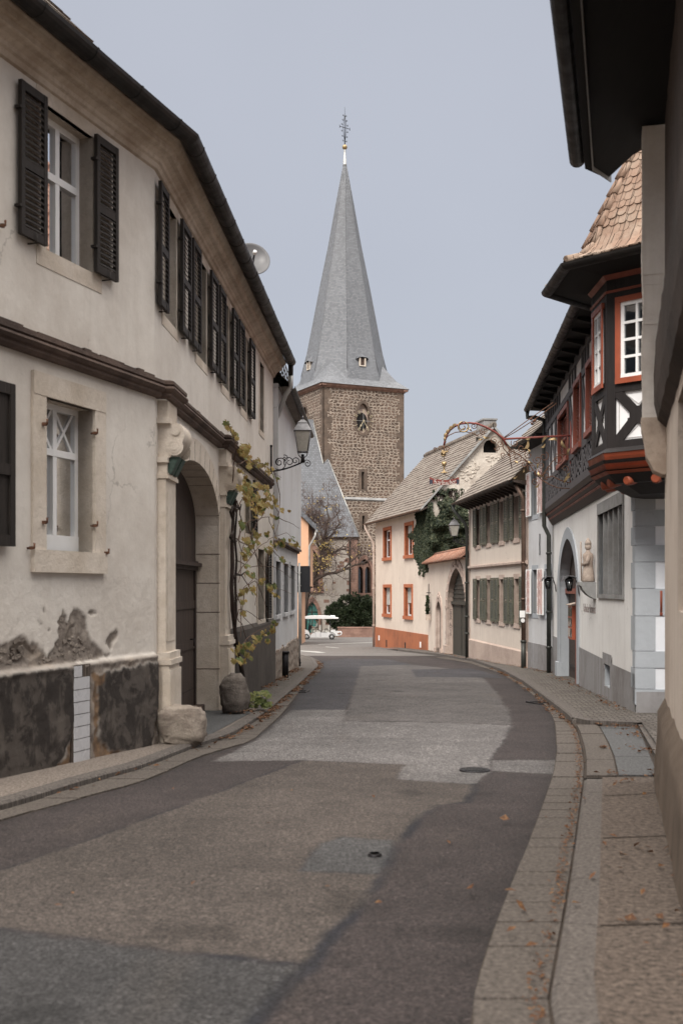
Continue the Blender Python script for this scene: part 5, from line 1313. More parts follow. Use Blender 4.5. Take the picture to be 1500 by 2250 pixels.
# statue on a console
u=INN.s_of(1291,.12); P0=INN.P(u,ztop(.12),.12); t=thing('stone_statue',P0,'weathered sandstone figure standing on a console beside the inn door','statue')
m=MB(); g=P0
m.lathe(g,[(.10,0),(.12,.02),(.105,.10),(.095,.25),(.085,.36),(.10,.46),(.09,.52),(.045,.56),(.038,.59)],14)
m.ball(g+V(0,0,.66),.062,8,(1,1,1.2)); m.lathe(g+V(0,0,.70),[(.065,0),(.055,.04),(.035,.08),(.012,.12)],10)
for s in (-1,1): d=INN.d*s; m.tube([g+V(d.x*.09,d.y*.09,.48),g+V(d.x*.12-.03,d.y*.12,.36),g+V(d.x*.04-.10,d.y*.04,.32)],[.04,.036,.028],7)
m.tube([g+V(-.11,.05,.02),g+V(-.13,.03,.75)],.014,6)
build('figure',m,M['sandstone'],t)
m=MB(); pr_=[(-.02,-.0),(.30,0),(.30,-.06),(.26,-.08),(.24,-.14),(.15,-.24),(.05,-.30),(-.02,-.32)]
m.wprism(INN,u-.2,u+.2,[(o,ztop(.12)+z) for o,z in pr_]); build('console',m,M['mullion'],t)
# two coach lamps by the inn door
def coach(s,z,label,mt='copper'):
    p=INN.P(s,z,.0); t=thing('coach_lamp',p,label,'lamp','pair of coach lamps at the inn door'); c=INN.P(s,z-.10,.22)
    m=MB(); m.tube([INN.P(s,z-.18,.02),INN.P(s,z-.02,.04),INN.P(s,z+.16,.10),INN.P(s,z+.18,.24)],.014,6)
    m.sweep([INN.P(s-.14,0).to_2d(),INN.P(s+.14,0).to_2d()],[(.08,z+.16),(.14,z+.20),(.24,z+.21),(.34,z+.17),(.38,z+.08),(.36,z+.08),(.33,z+.155),(.24,z+.19),(.14,z+.18),(.09,z+.145)],-1)
    build('hood',m,M['lampmetal'],t)
    m=MB(); m.lathe(c,[(.05,-.02),(.055,0),(.03,.02)],4); m.lathe(c+V(0,0,.21),[(.105,0),(.105,.02),(.04,.06)],4)
    for k in range(4):
        a=PI/2*k+PI/4; m.tube([c+V(math.cos(a)*.053,math.sin(a)*.053,0),c+V(math.cos(a)*.10,math.sin(a)*.10,.21)],.009,5)
    h=build('lamp_housing',m,M['iron'],t)
    m=MB(); m.lathe(c,[(.048,.0),(.094,.21)],4); build('glass',m,M['glass'],h)
    m=MB(); m.lathe(c+V(0,0,.05),[(.012,0),(.025,.04),(.025,.08),(.01,.11)],8); build('bulb',m,M['lampglass'],h)
coach(11.7,ztop(.10),'coach lamp beside the dark downpipe, left of the inn doorway'); coach(da0-.45,ztop(.06),'coach lamp over the red post, right of the inn doorway')
# ================================================================ white house with red striped shutters
H4=thing('striped_shutter_house',(5.6,30.6,gz(31)),'narrow white house with red and white chevron shutters squeezed beside the inn','house')
zw=ztop(3.95); L=WHT.L; rows=((ztop(2.02),ztop(3.2)),(ztop(-.68),ztop(.51)))
ops=[]; ox=((.10,.62),(1.62,2.12))
m=MB(); m.holed(WHT,[(-.12,gz(33)-.5),(L,gz(33)-.5),(L,zw),(-.12,zw)],[rect(a,b,z0,z1) for z0,z1 in rows for a,b in ox],0,.18)
m.poly([(5.25,32,gz(33)-1),(12,33,gz(33)-1),(12,33,zw),(5.25,32,zw)]); build('wall',m,M['coolwhite'],H4)
m=MB(); m.wbox(WHT,-.1,L,gz(33)-.4,ztop(-1.5),-.05,.02); build('plinth',m,M['greyplinth'],H4)
def chevron(a,b,z0,z1):
    m=MB(); m.wbox(WHT,a,b,z0,z1,.05,.085); m.wbox(WHT,a-.012,a,z0,z1,.045,.095); m.wbox(WHT,b,b+.012,z0,z1,.045,.095)
    o=build('shutter',m,M['white'],H4); q=MB(); c=(a+b)/2; s=(z1-z0)/5.2; w=b-a
    for k in range(-2,6):
        zb=z0+k*s; 
        for x0,x1 in ((a+.02,c),(b-.02,c)):
            A0=Vector((x0,zb)); A1=Vector((x1,zb+w*1.5)); 
            lo,hi=z0+.03,z1-.03
            def clip(p,q_):
                if p.y>hi or q_.y<lo: return None
                d=q_-p; t0=max(0,(lo-p.y)/d.y); t1=min(1,(hi-p.y)/d.y); return p+d*t0,p+d*t1
            r=clip(A0,A1)
            if r and (r[1]-r[0]).length>.05: q.wbar(WHT,r[0],r[1],.026,.08,.089)
    build('stripes',q,M['dullred'],o)
for z0,z1 in rows:
    for a,b in ox: window(H4,WHT,a,b,z0,z1,.16,.045,1,(.6,),'white','quoinblue',.13,.0,False,.012)
    chevron(.66,1.26,z0-.02,z1+.02); chevron(2.17,2.62,z0-.02,z1+.02); chevron(-.50+.45,.08,z0-.02,z1+.02)
m=MB(); u,z=WHT.sz(1187,1196); m.tube([WHT.P(u+.03,z-.28,.02),WHT.P(u-.02,z-.2,.03),WHT.P(u,z-.05,.03),WHT.P(u+.02,z,.03),WHT.P(u,z+.05,.03),WHT.P(u-.02,z+.2,.03),WHT.P(u+.03,z+.28,.02)],.014,6); build('wall_anchor',m,M['iron'],H4)
m=MB(); tiled(m,WHT.P(-.2,zw+.02,.48),WHT.P(L+.05,zw+.02,.48),WHT.P(L+.05,zw+4.4,-3.9),WHT.P(-.2,zw+4.4,-3.9),.22,.028); m.poly([WHT.P(L+.04,zw,.4),WHT.P(L+.04,zw+4.4,-3.9),WHT.P(L+.04,zw,-6)]); build('roof',m,M['rooftile'],H4)
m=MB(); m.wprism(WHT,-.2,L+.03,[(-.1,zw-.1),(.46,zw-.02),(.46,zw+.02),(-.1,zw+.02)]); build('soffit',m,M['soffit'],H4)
m=MB(); m.sweep([WHT.P(-.2,0).to_2d(),WHT.P(L+.05,0).to_2d()],halfround(.07,.50,zw+.0),-1); build('gutter',m,M['gutter'],H4)

# ================================================================ house with olive shutters
H5=thing('olive_shutter_house',(5.2,36,gz(36)),'pale house with olive green louvred shutters on both storeys and a pink plinth','house')
L=OLV.L; zw=ztop(3.02)
opx=[(1130,1139),(1098,1105),(1070,1076),(1046.5,1053)]
leaves=[(1140,1150),(1118,1126),(1106,1115),(1086,1093.5),(1077,1085),(1061,1067.5),(1054,1060.5),(1039,1045.5)]
rows=((ztop(1.48),ztop(2.70)),(ztop(-1.03),ztop(.29)))
op=[(OLV.s_of(b),OLV.s_of(a)) for a,b in opx]
m=MB(); m.holed(OLV,[(0,gz(41)-.6),(L,gz(41)-.6),(L,zw),(0,zw)],[rect(a,b,z0,z1) for z0,z1 in rows for a,b in op],0,.2,mrev=1)
far=Vector((4.55+7,40.6+.57)); zr=zw+3.9
m.poly([(4.55,40.6,gz(41)-1),(far.x,far.y,gz(41)-1),(far.x,far.y,zw),((4.55+far.x)/2,(40.6+far.y)/2,zr-.2),(4.55,40.6,zw)]); m.poly([(5.25,32,gz(33)-1),(12,33,gz(33)-1),(12,33,zw),(5.25,32,zw)])
build('wall',m,[M['olivewall'],M['pinkstone']],H5)
m=MB(); m.wprism(OLV,0.0,L,[(-.1,gz(41)-.5),(.05,gz(41)-.5),(.05,ztop(-1.82)),(.0,ztop(-1.77)),(-.1,ztop(-1.77))]); build('plinth',m,M['pinkplinth'],H5)
m=MB(); m.wprism(OLV,-.0,L,[(-.05,ztop(.68)),(.05,ztop(.68)),(.09,ztop(.72)),(.09,ztop(.78)),(.04,ztop(.80)),(-.05,ztop(.80))]); build('string_course',m,M['pinkstone'],H5)
for a,b,o in ((L-.24,L,.015),(.0,.3,.012)): m=MB(); m.wbox(OLV,a,b,gz(41)-.3,zw,-.05,o); build('corner_stones',m,M['pinkstone'],H5)
for i,(z0,z1) in enumerate(rows):
    for a,b in op: window(H5,OLV,a,b,z0,z1,.17,.045,1,(.66,),'white','pinkstone',.14,.02,False,.012,0,0,None)
    for pa,pb in leaves: shutter(H5,OLV,OLV.s_of(pb,.05),OLV.s_of(pa,.05),z0-.03,z1+.05,.035,'olive',.035,.05,.05)
m=MB(); eo=.52; ze=zw+.02
tiled(m,OLV.P(-.1,ze,eo),OLV.P(L+.22,ze,eo),OLV.P(L+.22,ze+3.8,eo-4.0),OLV.P(-.1,ze+3.8,eo-4.0),.22,.028); m.poly([OLV.P(-.1,ze+3.8,eo-4.0),OLV.P(L+.2,ze+3.8,eo-4.0),OLV.P(L+.2,ze,-7.4),OLV.P(-.1,ze,-7.4)])
build('roof',m,M['rooftile'],H5)
m=MB(); m.wprism(OLV,-.1,L+.2,[(-.1,zw-.17),(eo-.05,ze-.04),(eo-.05,ze-.005),(-.1,ze-.005)])
for k in range(16): u=.2+k*.55; m.wprism(OLV,u,u+.09,[(.0,zw-.24),(eo-.12,ze-.10),(eo-.12,ze-.04),(0,zw-.15)])
build('soffit',m,M['brownboard'],H5)
m=MB(); m.sweep([OLV.P(-.1,0).to_2d(),OLV.P(L+.25,0).to_2d()],halfround(.075,eo+.02,ze+.0),-1); build('gutter',m,M['gutter'],H5)
g=OLV.P(L+.2,ze-.06,eo+.02); b=OLV.P(L-.08,0,.10)
pipe(H5,[g,g-V(0,0,.15),V(b.x-.06,b.y-.1,ze-.75),V(b.x,b.y,ze-1.0),V(b.x,b.y,gz(41)+.05)],.058,'darkpipe',[(b.x,b.y,z) for z in (ztop(.2),ztop(-1.0),ztop(-1.6))],label='dark downpipe beside the courtyard arch')
g=OLV.P(.05,ze-.06,eo+.02); b=OLV.P(.10,0,.12)
p5=pipe(H5,[OLV.P(.1,ze-.1,.35),V(b.x,b.y,ze-.5),V(b.x,b.y,ztop(-1.55))],.062,'copper',[(b.x,b.y,z) for z in (ztop(2.2),ztop(.72),ztop(-.3))],label='brown copper downpipe at the near end of the house')
m=MB(); m.tube([V(b.x,b.y,ztop(-1.5)),V(b.x,b.y,gz(33))],.068,10); m.tube([V(b.x,b.y,ztop(-1.52)),V(b.x,b.y,ztop(-1.46))],.085,10); build('standpipe',m,M['darkpipe'],p5)
m=MB(); m.box(V(b.x-.04,b.y-.07,ztop(-.72)),.15,.02,.19); m.lathe(V(b.x-.03,b.y-.08,ztop(-.90)),[(.06,-.008),(.06,.008)],14,axis=V(.3,-1,0)); lay(build('number_plate',m,M['white'],p5),'small white plate and disc on the brown downpipe')

# ================================================================ courtyard wall with arched gate and wicket
CW=thing('courtyard_wall',(4.2,46,gz(46)),'cream courtyard wall with red tiled coping, big arched gate and narrow wicket arch','wall')
L=CRT.L; zc2=ztop(1.08); g0,g1=CRT.s_of(1024.5),CRT.s_of(984); w0,w1=CRT.s_of(969.5),CRT.s_of(959.5)
gsp,gap=ztop(-.75),ztop(.78); wsp,wap=ztop(-1.0),ztop(-.52)
ga=arch(g0,g1,gz(43)-.1,gsp,gap,22,'pt',.3); wa=arch(w0,w1,gz(48)+.05,wsp,wap,16,'pt')
m=MB(); m.holed(CRT,[(0,gz(51)-.6),(L,gz(51)-.6),(L,zc2),(0,zc2)],[ga,wa],0,.20,mrev=1); m.wbox(CRT,0,L,zc2-.02,zc2+.02,-.6,.02)
m.holed(CRT,[(0,gz(51)-.6),(L,gz(51)-.6),(L,zc2),(0,zc2)],[ga,wa],-.6,.0)
build('wall',m,[M['creamhouse'],M['pinkstone']],CW)
m=MB(); m.wband(CRT,ga,arch(g0-.35,g1+.42,gz(43)-.1,gsp+.0,gap+.40,22,'pt',.3),-.02,.045); m.wbox(CRT,g1-.01,g1+.55,gz(44)-.2,gz(44)+.40,-.1,.12); m.wbox(CRT,g1+.0,g1+.42,gsp-.06,gsp+.05,-.05,.07)
m.lathe(CRT.P((g0+g1)/2,gap+.22,.05),[(.13,-.02),(.13,.03),(.08,.05)],14,axis=V(CRT.n.x,CRT.n.y,0))
for k in range(1,14):
    a=PI*k/14; c=arch(g0-.16,g1+.2,0,gsp,gap+.2,14,'pt')[k+1]; m.box(CRT.P(c[0],c[1],.05),.07,.07,.09)
build('gate_surround',m,M['pinkstone'],CW)
m=MB(); m.wband(CRT,wa,arch(w0-.22,w1+.22,gz(48)+.05,wsp,wap+.36,16,'pt'),-.02,.04); m.lathe(CRT.P((w0+w1)/2,wap+.17,.04),[(.09,-.02),(.09,.03),(.05,.04)],12,axis=V(CRT.n.x,CRT.n.y,0)); m.wbox(CRT,w1-.0,w1+.3,gz(49)-.1,gz(49)+.3,-.1,.1); m.wbox(CRT,w0-.3,w0,gz(48)-.1,gz(48)+.3,-.1,.1)
build('wicket_surround',m,M['pinkstone'],CW)
m=MB(); m.wpoly(CRT,ga,-.25,-.19); gd=build('gate',m,M['greydoor'],CW)
m=MB(); z=ztop(-.62); m.wbox(CRT,g0,g1,z,z+.11,-.20,-.11); 
for k in range(5): m.wbox(CRT,g0+.1,g1-.1,z+.25+k*.17,z+.30+k*.17,-.19,-.16)
m.wbox(CRT,(g0+g1)/2-.03,(g0+g1)/2+.03,gz(43),z,-.19,-.16); build('transom',m,M['greydoor'],gd)
m=MB(); m.wpoly(CRT,wa,-.19,-.13); wd=build('wicket_door',m,M['greydoor'],CW)
m=MB(); zz=gz(48)+.5
pts=[CRT.P((w0+w1)/2+.10*math.sin(k*.9),zz+k*.13,-.11+.02*(k%2)) for k in range(13)]; m.tube(pts,.022,6)
for k in range(2,12,2): m.tube(spiral(pts[k],V(CRT.d.x,CRT.d.y,0),V(0,0,1),.12,1.1,k,14,.3,1 if k%4 else -1),.012,5)
build('iron_scrollwork',m,M['iron'],wd)
# carved name down the gate jamb, cut in the reveal facing the street corner
m=MB()
zt=ztop(-.93); rv=Vector((-CRT.n.x,-CRT.n.y,0))
for i,ch in enumerate('CASA LOUIS'):
    if ch==' ': continue
    text_into(m,ch,.15,lambda x,y,z,i=i: V(*CRT.P(g1-.006-z,0,0).to_2d(),0)+rv*(.10+x*1.1)+V(0,0,zt-i*.105+y),.003)
build('gate_lettering',m,M['inkdark'],CW)
m=MB()
for px,py,w,h in ((978,1356,.05,.14),(978,1390,.05,.10),(977.5,1404,.12,.03),(978,1414,.09,.05),(978,1399,.04,.05)):
    u,z=CRT.sz(px,py,.045); m.wbox(CRT,u-w/2,u+w/2,z-h/2,z+h/2,.04,.05)
build('carved_marks',m,M['ink'],CW)
m=MB(); tiled(m,CRT.P(-.0,zc2+.0,.28),CRT.P(L+.1,zc2+.0,.28),CRT.P(L+.1,zc2+.42,-.28),CRT.P(0,zc2+.42,-.28),.19,.03); tiled(m,CRT.P(0,zc2+.0,-.84),CRT.P(L,zc2+.0,-.84),CRT.P(L,zc2+.42,-.28),CRT.P(0,zc2+.42,-.28),.19,.03)
m.tube([CRT.P(0,zc2+.43,-.28),CRT.P(L+.1,zc2+.43,-.28)],.08,8); m.wbox(CRT,0,L+.05,zc2+.0,zc2+.03,-.8,.24)
k=0
while k*.21<L: m.tube([CRT.P(.1+k*.21,zc2+.03,.29),CRT.P(.1+k*.21,zc2+.44,-.27)],[.035,.03],5); k+=1
build('coping',m,M['orangetile'],CW)
# wreath on an iron bracket
u,z=CRT.sz(946,1330); p=CRT.P(u,z,.12); t=thing('hanging_wreath',p,'dark dried wreath hanging on an iron rod beside the wicket arch','wreath')
m=MB(); m.tube([CRT.P(u,z+.3,.1),CRT.P(u-.05,z+.95,.1)],.02,6); m.tube([CRT.P(u,z+.55,.0),CRT.P(u,z+.55,.2)],.016,6); build('rod',m,M['iron'],t)
m=MB(); r=random.Random(9); ex=V(CRT.d.x,CRT.d.y,0)
for k in range(150):
    a=r.uniform(0,2*PI); c=p+ex*(.20*math.cos(a)+r.gauss(0,.035))+V(0,0,.36*math.sin(a)+r.gauss(0,.04))+V(CRT.n.x,CRT.n.y,0)*r.uniform(-.02,.08); d=Vector((r.gauss(0,1),r.gauss(0,1),r.gauss(0,1))).normalized()
    e=d.orthogonal().normalized()*.05; m.poly([c-d*.06,c+e,c+d*.08,c-e])
build('foliage',m,M['yew'],t); m=MB(); m.box(p+V(0,0,-.52),.22,.2,.26); build('planter_tin',m,M['sandstone'],t)

# ================================================================ cream house with orange window frames
H6=thing('cream_house',(3.2,56,gz(56)),'cream house with orange window frames, orange plinth, steep tiled roof and crumbling gable','house')
L=ORG.L; zw=ztop(3.78); zr=ztop(7.33); dep=6.0
wv=[((ORG.s_of(858.5),ORG.s_of(844)),(ztop(1.60),ztop(3.02))),((ORG.s_of(907),ORG.s_of(891)),(ztop(1.60),ztop(3.02))),((ORG.s_of(858.5),ORG.s_of(844)),(ztop(-1.32),ztop(.05))),((ORG.s_of(905),ORG.s_of(890)),(ztop(-1.32),ztop(.05)))]
holes=[rect(a[0],a[1],z[0],z[1]) for a,z in wv]
m=MB(); m.holed(ORG,[(0,gz(62)-.6),(L,gz(62)-.6),(L,zw),(0,zw)],holes,0,.2,mrev=1)
iw=Vector((-ORG.n.x,-ORG.n.y)); Bk=lambda s,o: (ORG.A+ORG.d*s+iw*o)
e=Bk(L,dep); c=Bk(L,dep/2); m.poly([(*ORG.B,gz(62)-1),(*e,gz(62)-1),(*e,zw),(*c,zr),(*ORG.B,zw)])
build('wall',m,[M['creamhouse'],M['orangetrim']],H6)
GW=Wall(ORG.A,Bk(0,dep),1)
if GW.n.y>0: GW.n=-GW.n
hu,hz=GW.sz(1077,990); hu=min(max(hu,2.2),3.4); m=MB()
ah=arch(hu-.34,hu+.34,ztop(6.15),ztop(6.35),ztop(6.75),14)
m.holed(GW,[(0,gz(52)-1),(dep,gz(52)-1),(dep,zw),(dep/2,zr-.05),(0,zw)],[ah],0,.3); gw=build('gable_wall',m,M['gable'],H6)
m=MB(); r=random.Random(21)    # bare rubble where the render has fallen
for k in range(1300):
    u=r.uniform(.2,dep-.3); z=ztop(r.uniform(2.2,6.2)); lim=zw+(zr-zw)*min(u,dep-u)/(dep/2)-.25
    if z>lim or noise.noise(V(u*.9,z*.9,3))<-.02 or abs(u-hu)<.45 and z>ztop(6): continue
    w=r.uniform(.05,.14); h=r.uniform(.04,.09); n=6; pts=[(u+math.cos(2*PI*q/n+.3)*w*r.uniform(.7,1.1),z+math.sin(2*PI*q/n+.3)*h*r.uniform(.7,1.1)) for q in range(n)]
    m.hexa([GW.P(a,b,-.02) for a,b in pts],[GW.P(u+(a-u)*.75,z+(b-z)*.75,r.uniform(.015,.045)) for a,b in pts])
build('rubble',m,M['gable'],gw)
m=MB(); m.wbox(GW,hu-.5,hu+.5,ztop(6.0),ztop(6.9),-.6,-.5); build('attic_opening',m,M['dark'],gw)
m=MB(); m.wbox(ORG,-.0,L+.01,gz(62)-.5,ztop(-2.08),-.05,.03); build('plinth',m,M['orangepaint'],H6)
for px,py in ((850,1410),(891,1416)):
    m=MB(); u,z=ORG.sz(px,py); m.wbox(ORG,u-.12,u+.12,z-.28,z+.10,.0,.034); build('cellar_vent',m,M['dark'],H6)
for px,py in ((834,1401),(925,1416)):
    m=MB(); u,z=ORG.sz(px,py); m.wbox(ORG,u-.08,u+.08,z-.14,z+.12,.02,.06); build('meter_plate',m,M['white'],H6)
for i,(a,z) in enumerate(wv): window(H6,ORG,a[0],a[1],z[0],z[1],.19,.07,1,(.66,) if i<2 else (),'white','orangetrim',.16,.05,False,.05,0,0,None,None,'window',[0,.35,.68,.55][i])
m=MB(); ev=.42; f0=-.25; rx=(L+.9)
P=lambda s,o,z: V(*Bk(s,o),z)
tiled(m,P(f0,-ev,zw-.25),P(rx,-ev,zw-.25),P(rx,dep/2,zr),P(f0,dep/2,zr),.21,.03)
m.poly([P(f0,dep/2,zr),P(rx,dep/2,zr),P(rx,dep+ev,zw-.25),P(f0,dep+ev,zw-.25)])
m.tube([P(f0,dep/2,zr+.03),P(rx,dep/2,zr+.03)],.11,8)
k=0
while k*.36<rx: m.tube([P(f0+k*.36,dep/2,zr+.05),P(f0+k*.36+.1,dep/2,zr+.05)],.135,8); k+=1
build('roof',m,M['rooftile'],H6)
m=MB(); m.hexa([P(f0,-ev,zw-.33),P(f0+.05,-ev,zw-.33),P(f0+.05,dep/2,zr-.08),P(f0,dep/2,zr-.08)],[P(f0,-ev,zw-.22),P(f0+.05,-ev,zw-.22),P(f0+.05,dep/2,zr+.05),P(f0,dep/2,zr+.05)])
m.hexa([P(f0,dep+ev,zw-.33),P(f0+.05,dep+ev,zw-.33),P(f0+.05,dep/2,zr-.08),P(f0,dep/2,zr-.08)],[P(f0,dep+ev,zw-.22),P(f0+.05,dep+ev,zw-.22),P(f0+.05,dep/2,zr+.05),P(f0,dep/2,zr+.05)])
build('verge_board',m,M['zinc'],H6)
m=MB(); m.hexa([P(f0,-ev,zw-.34),P(rx,-ev,zw-.34),P(rx,.05,zw-.12),P(f0,.05,zw-.12)],[P(f0,-ev,zw-.27),P(rx,-ev,zw-.27),P(rx,.05,zw-.03),P(f0,.05,zw-.03)]); build('soffit',m,M['brownboard'],H6)
m=MB(); m.sweep([P(f0,0,0).to_2d(),P(rx,0,0).to_2d()],halfround(.08,ev+.03,zw-.24),-1); build('gutter',m,M['copper'],H6)
cu=.95; m=MB(); m.hexa([P(cu,dep/2-.1,zr-.5),P(cu+1.15,dep/2-.1,zr-.5),P(cu+1.15,dep/2+.5,zr-.5),P(cu,dep/2+.5,zr-.5)],[P(cu,dep/2-.1,zr+.45),P(cu+1.15,dep/2-.1,zr+.45),P(cu+1.15,dep/2+.5,zr+.45),P(cu,dep/2+.5,zr+.45)])
m.hexa([P(cu-.05,dep/2-.15,zr+.45),P(cu+1.2,dep/2-.15,zr+.45),P(cu+1.2,dep/2+.55,zr+.45),P(cu-.05,dep/2+.55,zr+.45)],[P(cu-.05,dep/2-.15,zr+.52),P(cu+1.2,dep/2-.15,zr+.52),P(cu+1.2,dep/2+.55,zr+.52),P(cu-.05,dep/2+.55,zr+.52)]); build('chimney',m,M['mullion'],H6)
g=P(L+.55,-ev-.03,zw-.30); b=ORG.P(L+.05,0,.10)
pipe(H6,[g,g-V(0,0,.2),V(b.x-.02,b.y,zw-1.3),V(b.x,b.y,zw-1.7),V(b.x,b.y,gz(62))],.065,'pinkstone',[(b.x,b.y,z) for z in (ztop(2),ztop(0),ztop(-2))],label='pale downpipe at the far corner of the cream house')

# lantern on the olive house corner
q=OLV.P(L*0+OLV.L-.1,0,.1); hy=q.y; hx=ray(997)*hy; z0=Zat(1190,hy)
t=thing('wall_lantern',V(q.x,hy,z0),'smaller pale four sided lantern on a bracket in front of the ivy','lantern','street lanterns on wall brackets')
m=MB(); ex=V(1,0,0); ez=V(0,0,1); c=V(q.x,hy,z0); Lb=q.x-hx
m.tube([c+V(0,0,-.2),c+V(0,0,.25)],.025,6); m.tube([c+V(-.05,0,-.15)]+[c+V(-Lb*k/6,0,-.15+.2*(k/6)**1.5) for k in range(1,7)],.02,6)
for cx,cz,r,cw in ((.18,-.02,.14,1),(.18,-.02,.08,-1),(.42,.02,.10,-1)): m.tube(spiral(c+V(-cx,0,cz),ex,ez,r,1.4,1,22,.2,cw),.012,5)
m.tube([c+V(-Lb,0,.05),c+V(-Lb,0,.22)],.02,6)
build('bracket',m,M['iron'],t); lantern_head(t,V(hx,hy,z0+.20),.34,.66)
# ================================================================ the church
CH=thing('church',(0,108,gz(100)),'stone church with square clock tower, tall slate spire and steep slate nave roof','church')
ZG=gz(100); TC=Vector((-1.71,107.0)); TS=8.6; ta=Vector((.903,.4296)); tb=Vector((-.4296,.903))
T1=Wall(TC,TC+ta*TS,1); T2=Wall(TC,TC+tb*TS,-1); T3=Wall(TC+ta*TS,TC+ta*TS+tb*TS,1)
zE=ztop(19.05); zS=ztop(8.45)
k1=T1.s_of(797.5); zc1=Zat(925,T1.P(k1,0).y)
niche=lambda s: [(s+.70*math.cos(2*PI*k/36)*(1-.12*math.sin(2*PI*k/36)),zc1+.26+1.42*math.sin(2*PI*k/36)) for k in range(36)]
slit=lambda s,a,b: rect(s-.13,s+.13,a,b)
sl1=T1.s_of(797); z1a,z1b=Zat(1075,108.8),Zat(1037,108.8); z2a,z2b=Zat(1163,108.7),Zat(1133,108.7)
gw0,gw1=T1.s_of(785),T1.s_of(813.5); gz0,gz1=Zat(1303,108.7),Zat(1228,108.9)
gwin=arch(gw0,gw1,gz0,gz1-1.3,gz1,16,'pt')
m=MB(); m.m=0
m.holed(T1,[(0,zS),(TS,zS),(TS,zE),(0,zE)],[niche(k1),slit(sl1,z1a,z1b)],0,.45,mrev=1)
m.holed(T1,[(0,ZG-1),(TS,ZG-1),(TS,zS),(0,zS)],[slit(sl1,z2a,z2b),gwin],.14,.5,mrev=1)
m.holed(T2,[(0,zS),(TS,zS),(TS,zE),(0,zE)],[niche(4.3)],0,.45,mrev=1); m.holed(T2,[(0,ZG-1),(TS,ZG-1),(TS,zS),(0,zS)],[],.14,.4)
m.holed(T3,[(0,ZG-1),(TS,ZG-1),(TS,zE),(0,zE)],[],0,.4)
B4=TC+tb*TS; B3=TC+ta*TS+tb*TS; m.poly([(*B3,ZG-1),(*B4,ZG-1),(*B4,zE),(*B3,zE)])
tower=build('tower',m,[M['rubble'],M['quoin']],CH)
m=MB(); r=random.Random(31); z=ZG
while z<zE-.5:
    h=r.uniform(.38,.62); top=min(z+h,zE-.15); o=.155 if z<zS-.2 else .016; k=int((z-ZG)*10)%2; 
    a,b=(.85,.5) if r.random()<.5 else (.5,.85); g=.006
    m.wbox(T1,-o,a*r.uniform(.8,1.15),z+g,top-g,-.1,o); m.wbox(T2,-o,b*r.uniform(.8,1.15),z+g,top-g,-.1,o); m.wbox(T1,TS-b*r.uniform(.8,1.1),TS+o,z+g,top-g,-.1,o); z=top
build('corner_stones',m,M['quoin'],tower)
m=MB(); C4=[TC,TC+ta*TS,B3,B4]
def ringband(mb,W_,z0,z1,o0,o1): mb.wprism(W_,-o1,TS+o1,[(-.2,z0),(o0,z0),(o1,z1),(-.2,z1)])
for W_ in (T1,T2,T3): ringband(m,W_,zS-.10,zS+.02,.14,.24); m.wprism(W_,-.2,TS+.2,[(-.1,zS+.02),(.24,zS+.02),(.0,zS+.25),(-.1,zS+.25)])
lay(build('string_course',m,M['mullion'],tower),'weathered grey string course round the tower')
m=MB()
for W_ in (T1,T2,T3): ringband(m,W_,zE-.08,zE+.06,.05,.12); ringband(m,W_,zE+.06,zE+.30,.22,.34)
lay(build('eaves_board',m,M['redstone'],tower),'red brown eaves board below the spire')
def clock(W_,s,z,parent):
    m=MB(); i=niche(s); o=[(u+(u-s)*.36,zc1+.26+(zz-zc1-.26)*1.20) for u,zz in i]; m.wband(W_,i+[i[0]],o+[o[0]],-.02,.04); 
    c=build('clock',m,M['quoin'],parent)
    m=MB(); m.wbox(W_,s-.85,s+.85,z-1.3,z+1.8,-.47,-.40); build('louvre_board',m,M['pinkstone'],c)
    m=MB(); nn=28; m.wpoly(W_,[(s-.02+.60*math.cos(2*PI*k/nn),z-.0+.84*math.sin(2*PI*k/nn)) for k in range(nn)],-.36,-.30); build('sound_hole',m,M['dark'],c)
    R=.92
    for k in range(12):
        m=MB()
        a=PI/2-2*PI*k/12; d=Vector((math.cos(a),math.sin(a))); n=Vector((-d.y,d.x)); q=(-.06,.06) if k in (0,6,11,7,5,1,2,10) else (0,)
        for e in q: m.wbar(W_,(s+d.x*(R-.17)+n.x*e,z+d.y*(R-.17)+n.y*e),(s+d.x*(R+.17)+n.x*e,z+d.y*(R+.17)+n.y*e),.036,.07,.10)
        build('numeral',m,M['numeral'],c)
    m=MB(); m.wbar(W_,(s-R,z),(s+R,z),.03,.04,.06); m.wbar(W_,(s,z-R),(s,z+R),.03,.041,.061)
    build('cross_bars',m,M['mullion'],c)
    m=MB()
    for a,L in ((237,.78),(302,1.02)):
        d=Vector((math.cos(math.radians(a)),math.sin(math.radians(a)))); m.wbar(W_,(s-d.x*.12,z-d.y*.12),(s+d.x*L,z+d.y*L),.055,.11,.13); 
        q=Vector((s,z))+d*L*.68; m.wpoly(W_,[(q.x-d.x*.13,q.y-d.y*.13),(q.x-d.y*.10,q.y+d.x*.10),(q.x+d.x*.16,q.y+d.y*.16),(q.x+d.y*.10,q.y-d.x*.10)],.112,.132)
    m.lathe(W_.P(s,z,.1),[(.09,0),(.09,.05)],12,axis=V(W_.n.x,W_.n.y,0)); build('hands',m,M['numeral'],c)
clock(T1,k1,zc1,tower); clock(T2,4.3,zc1-.1,tower)
for a,b,o in ((z1a,z1b,.03),(z2a,z2b,.16)):
    m=MB(); m.wbox(T1,sl1-.45,sl1-.14,a-.1,b+.25,-.1,o); m.wbox(T1,sl1+.14,sl1+.45,a-.1,b+.25,-.1,o); m.wbox(T1,sl1-.14,sl1+.14,b,b+.25,-.1,o-.003); m.wbox(T1,sl1-.14,sl1+.14,a-.1,a,-.1,o-.003); build('slit_surround',m,M['quoin'],tower)
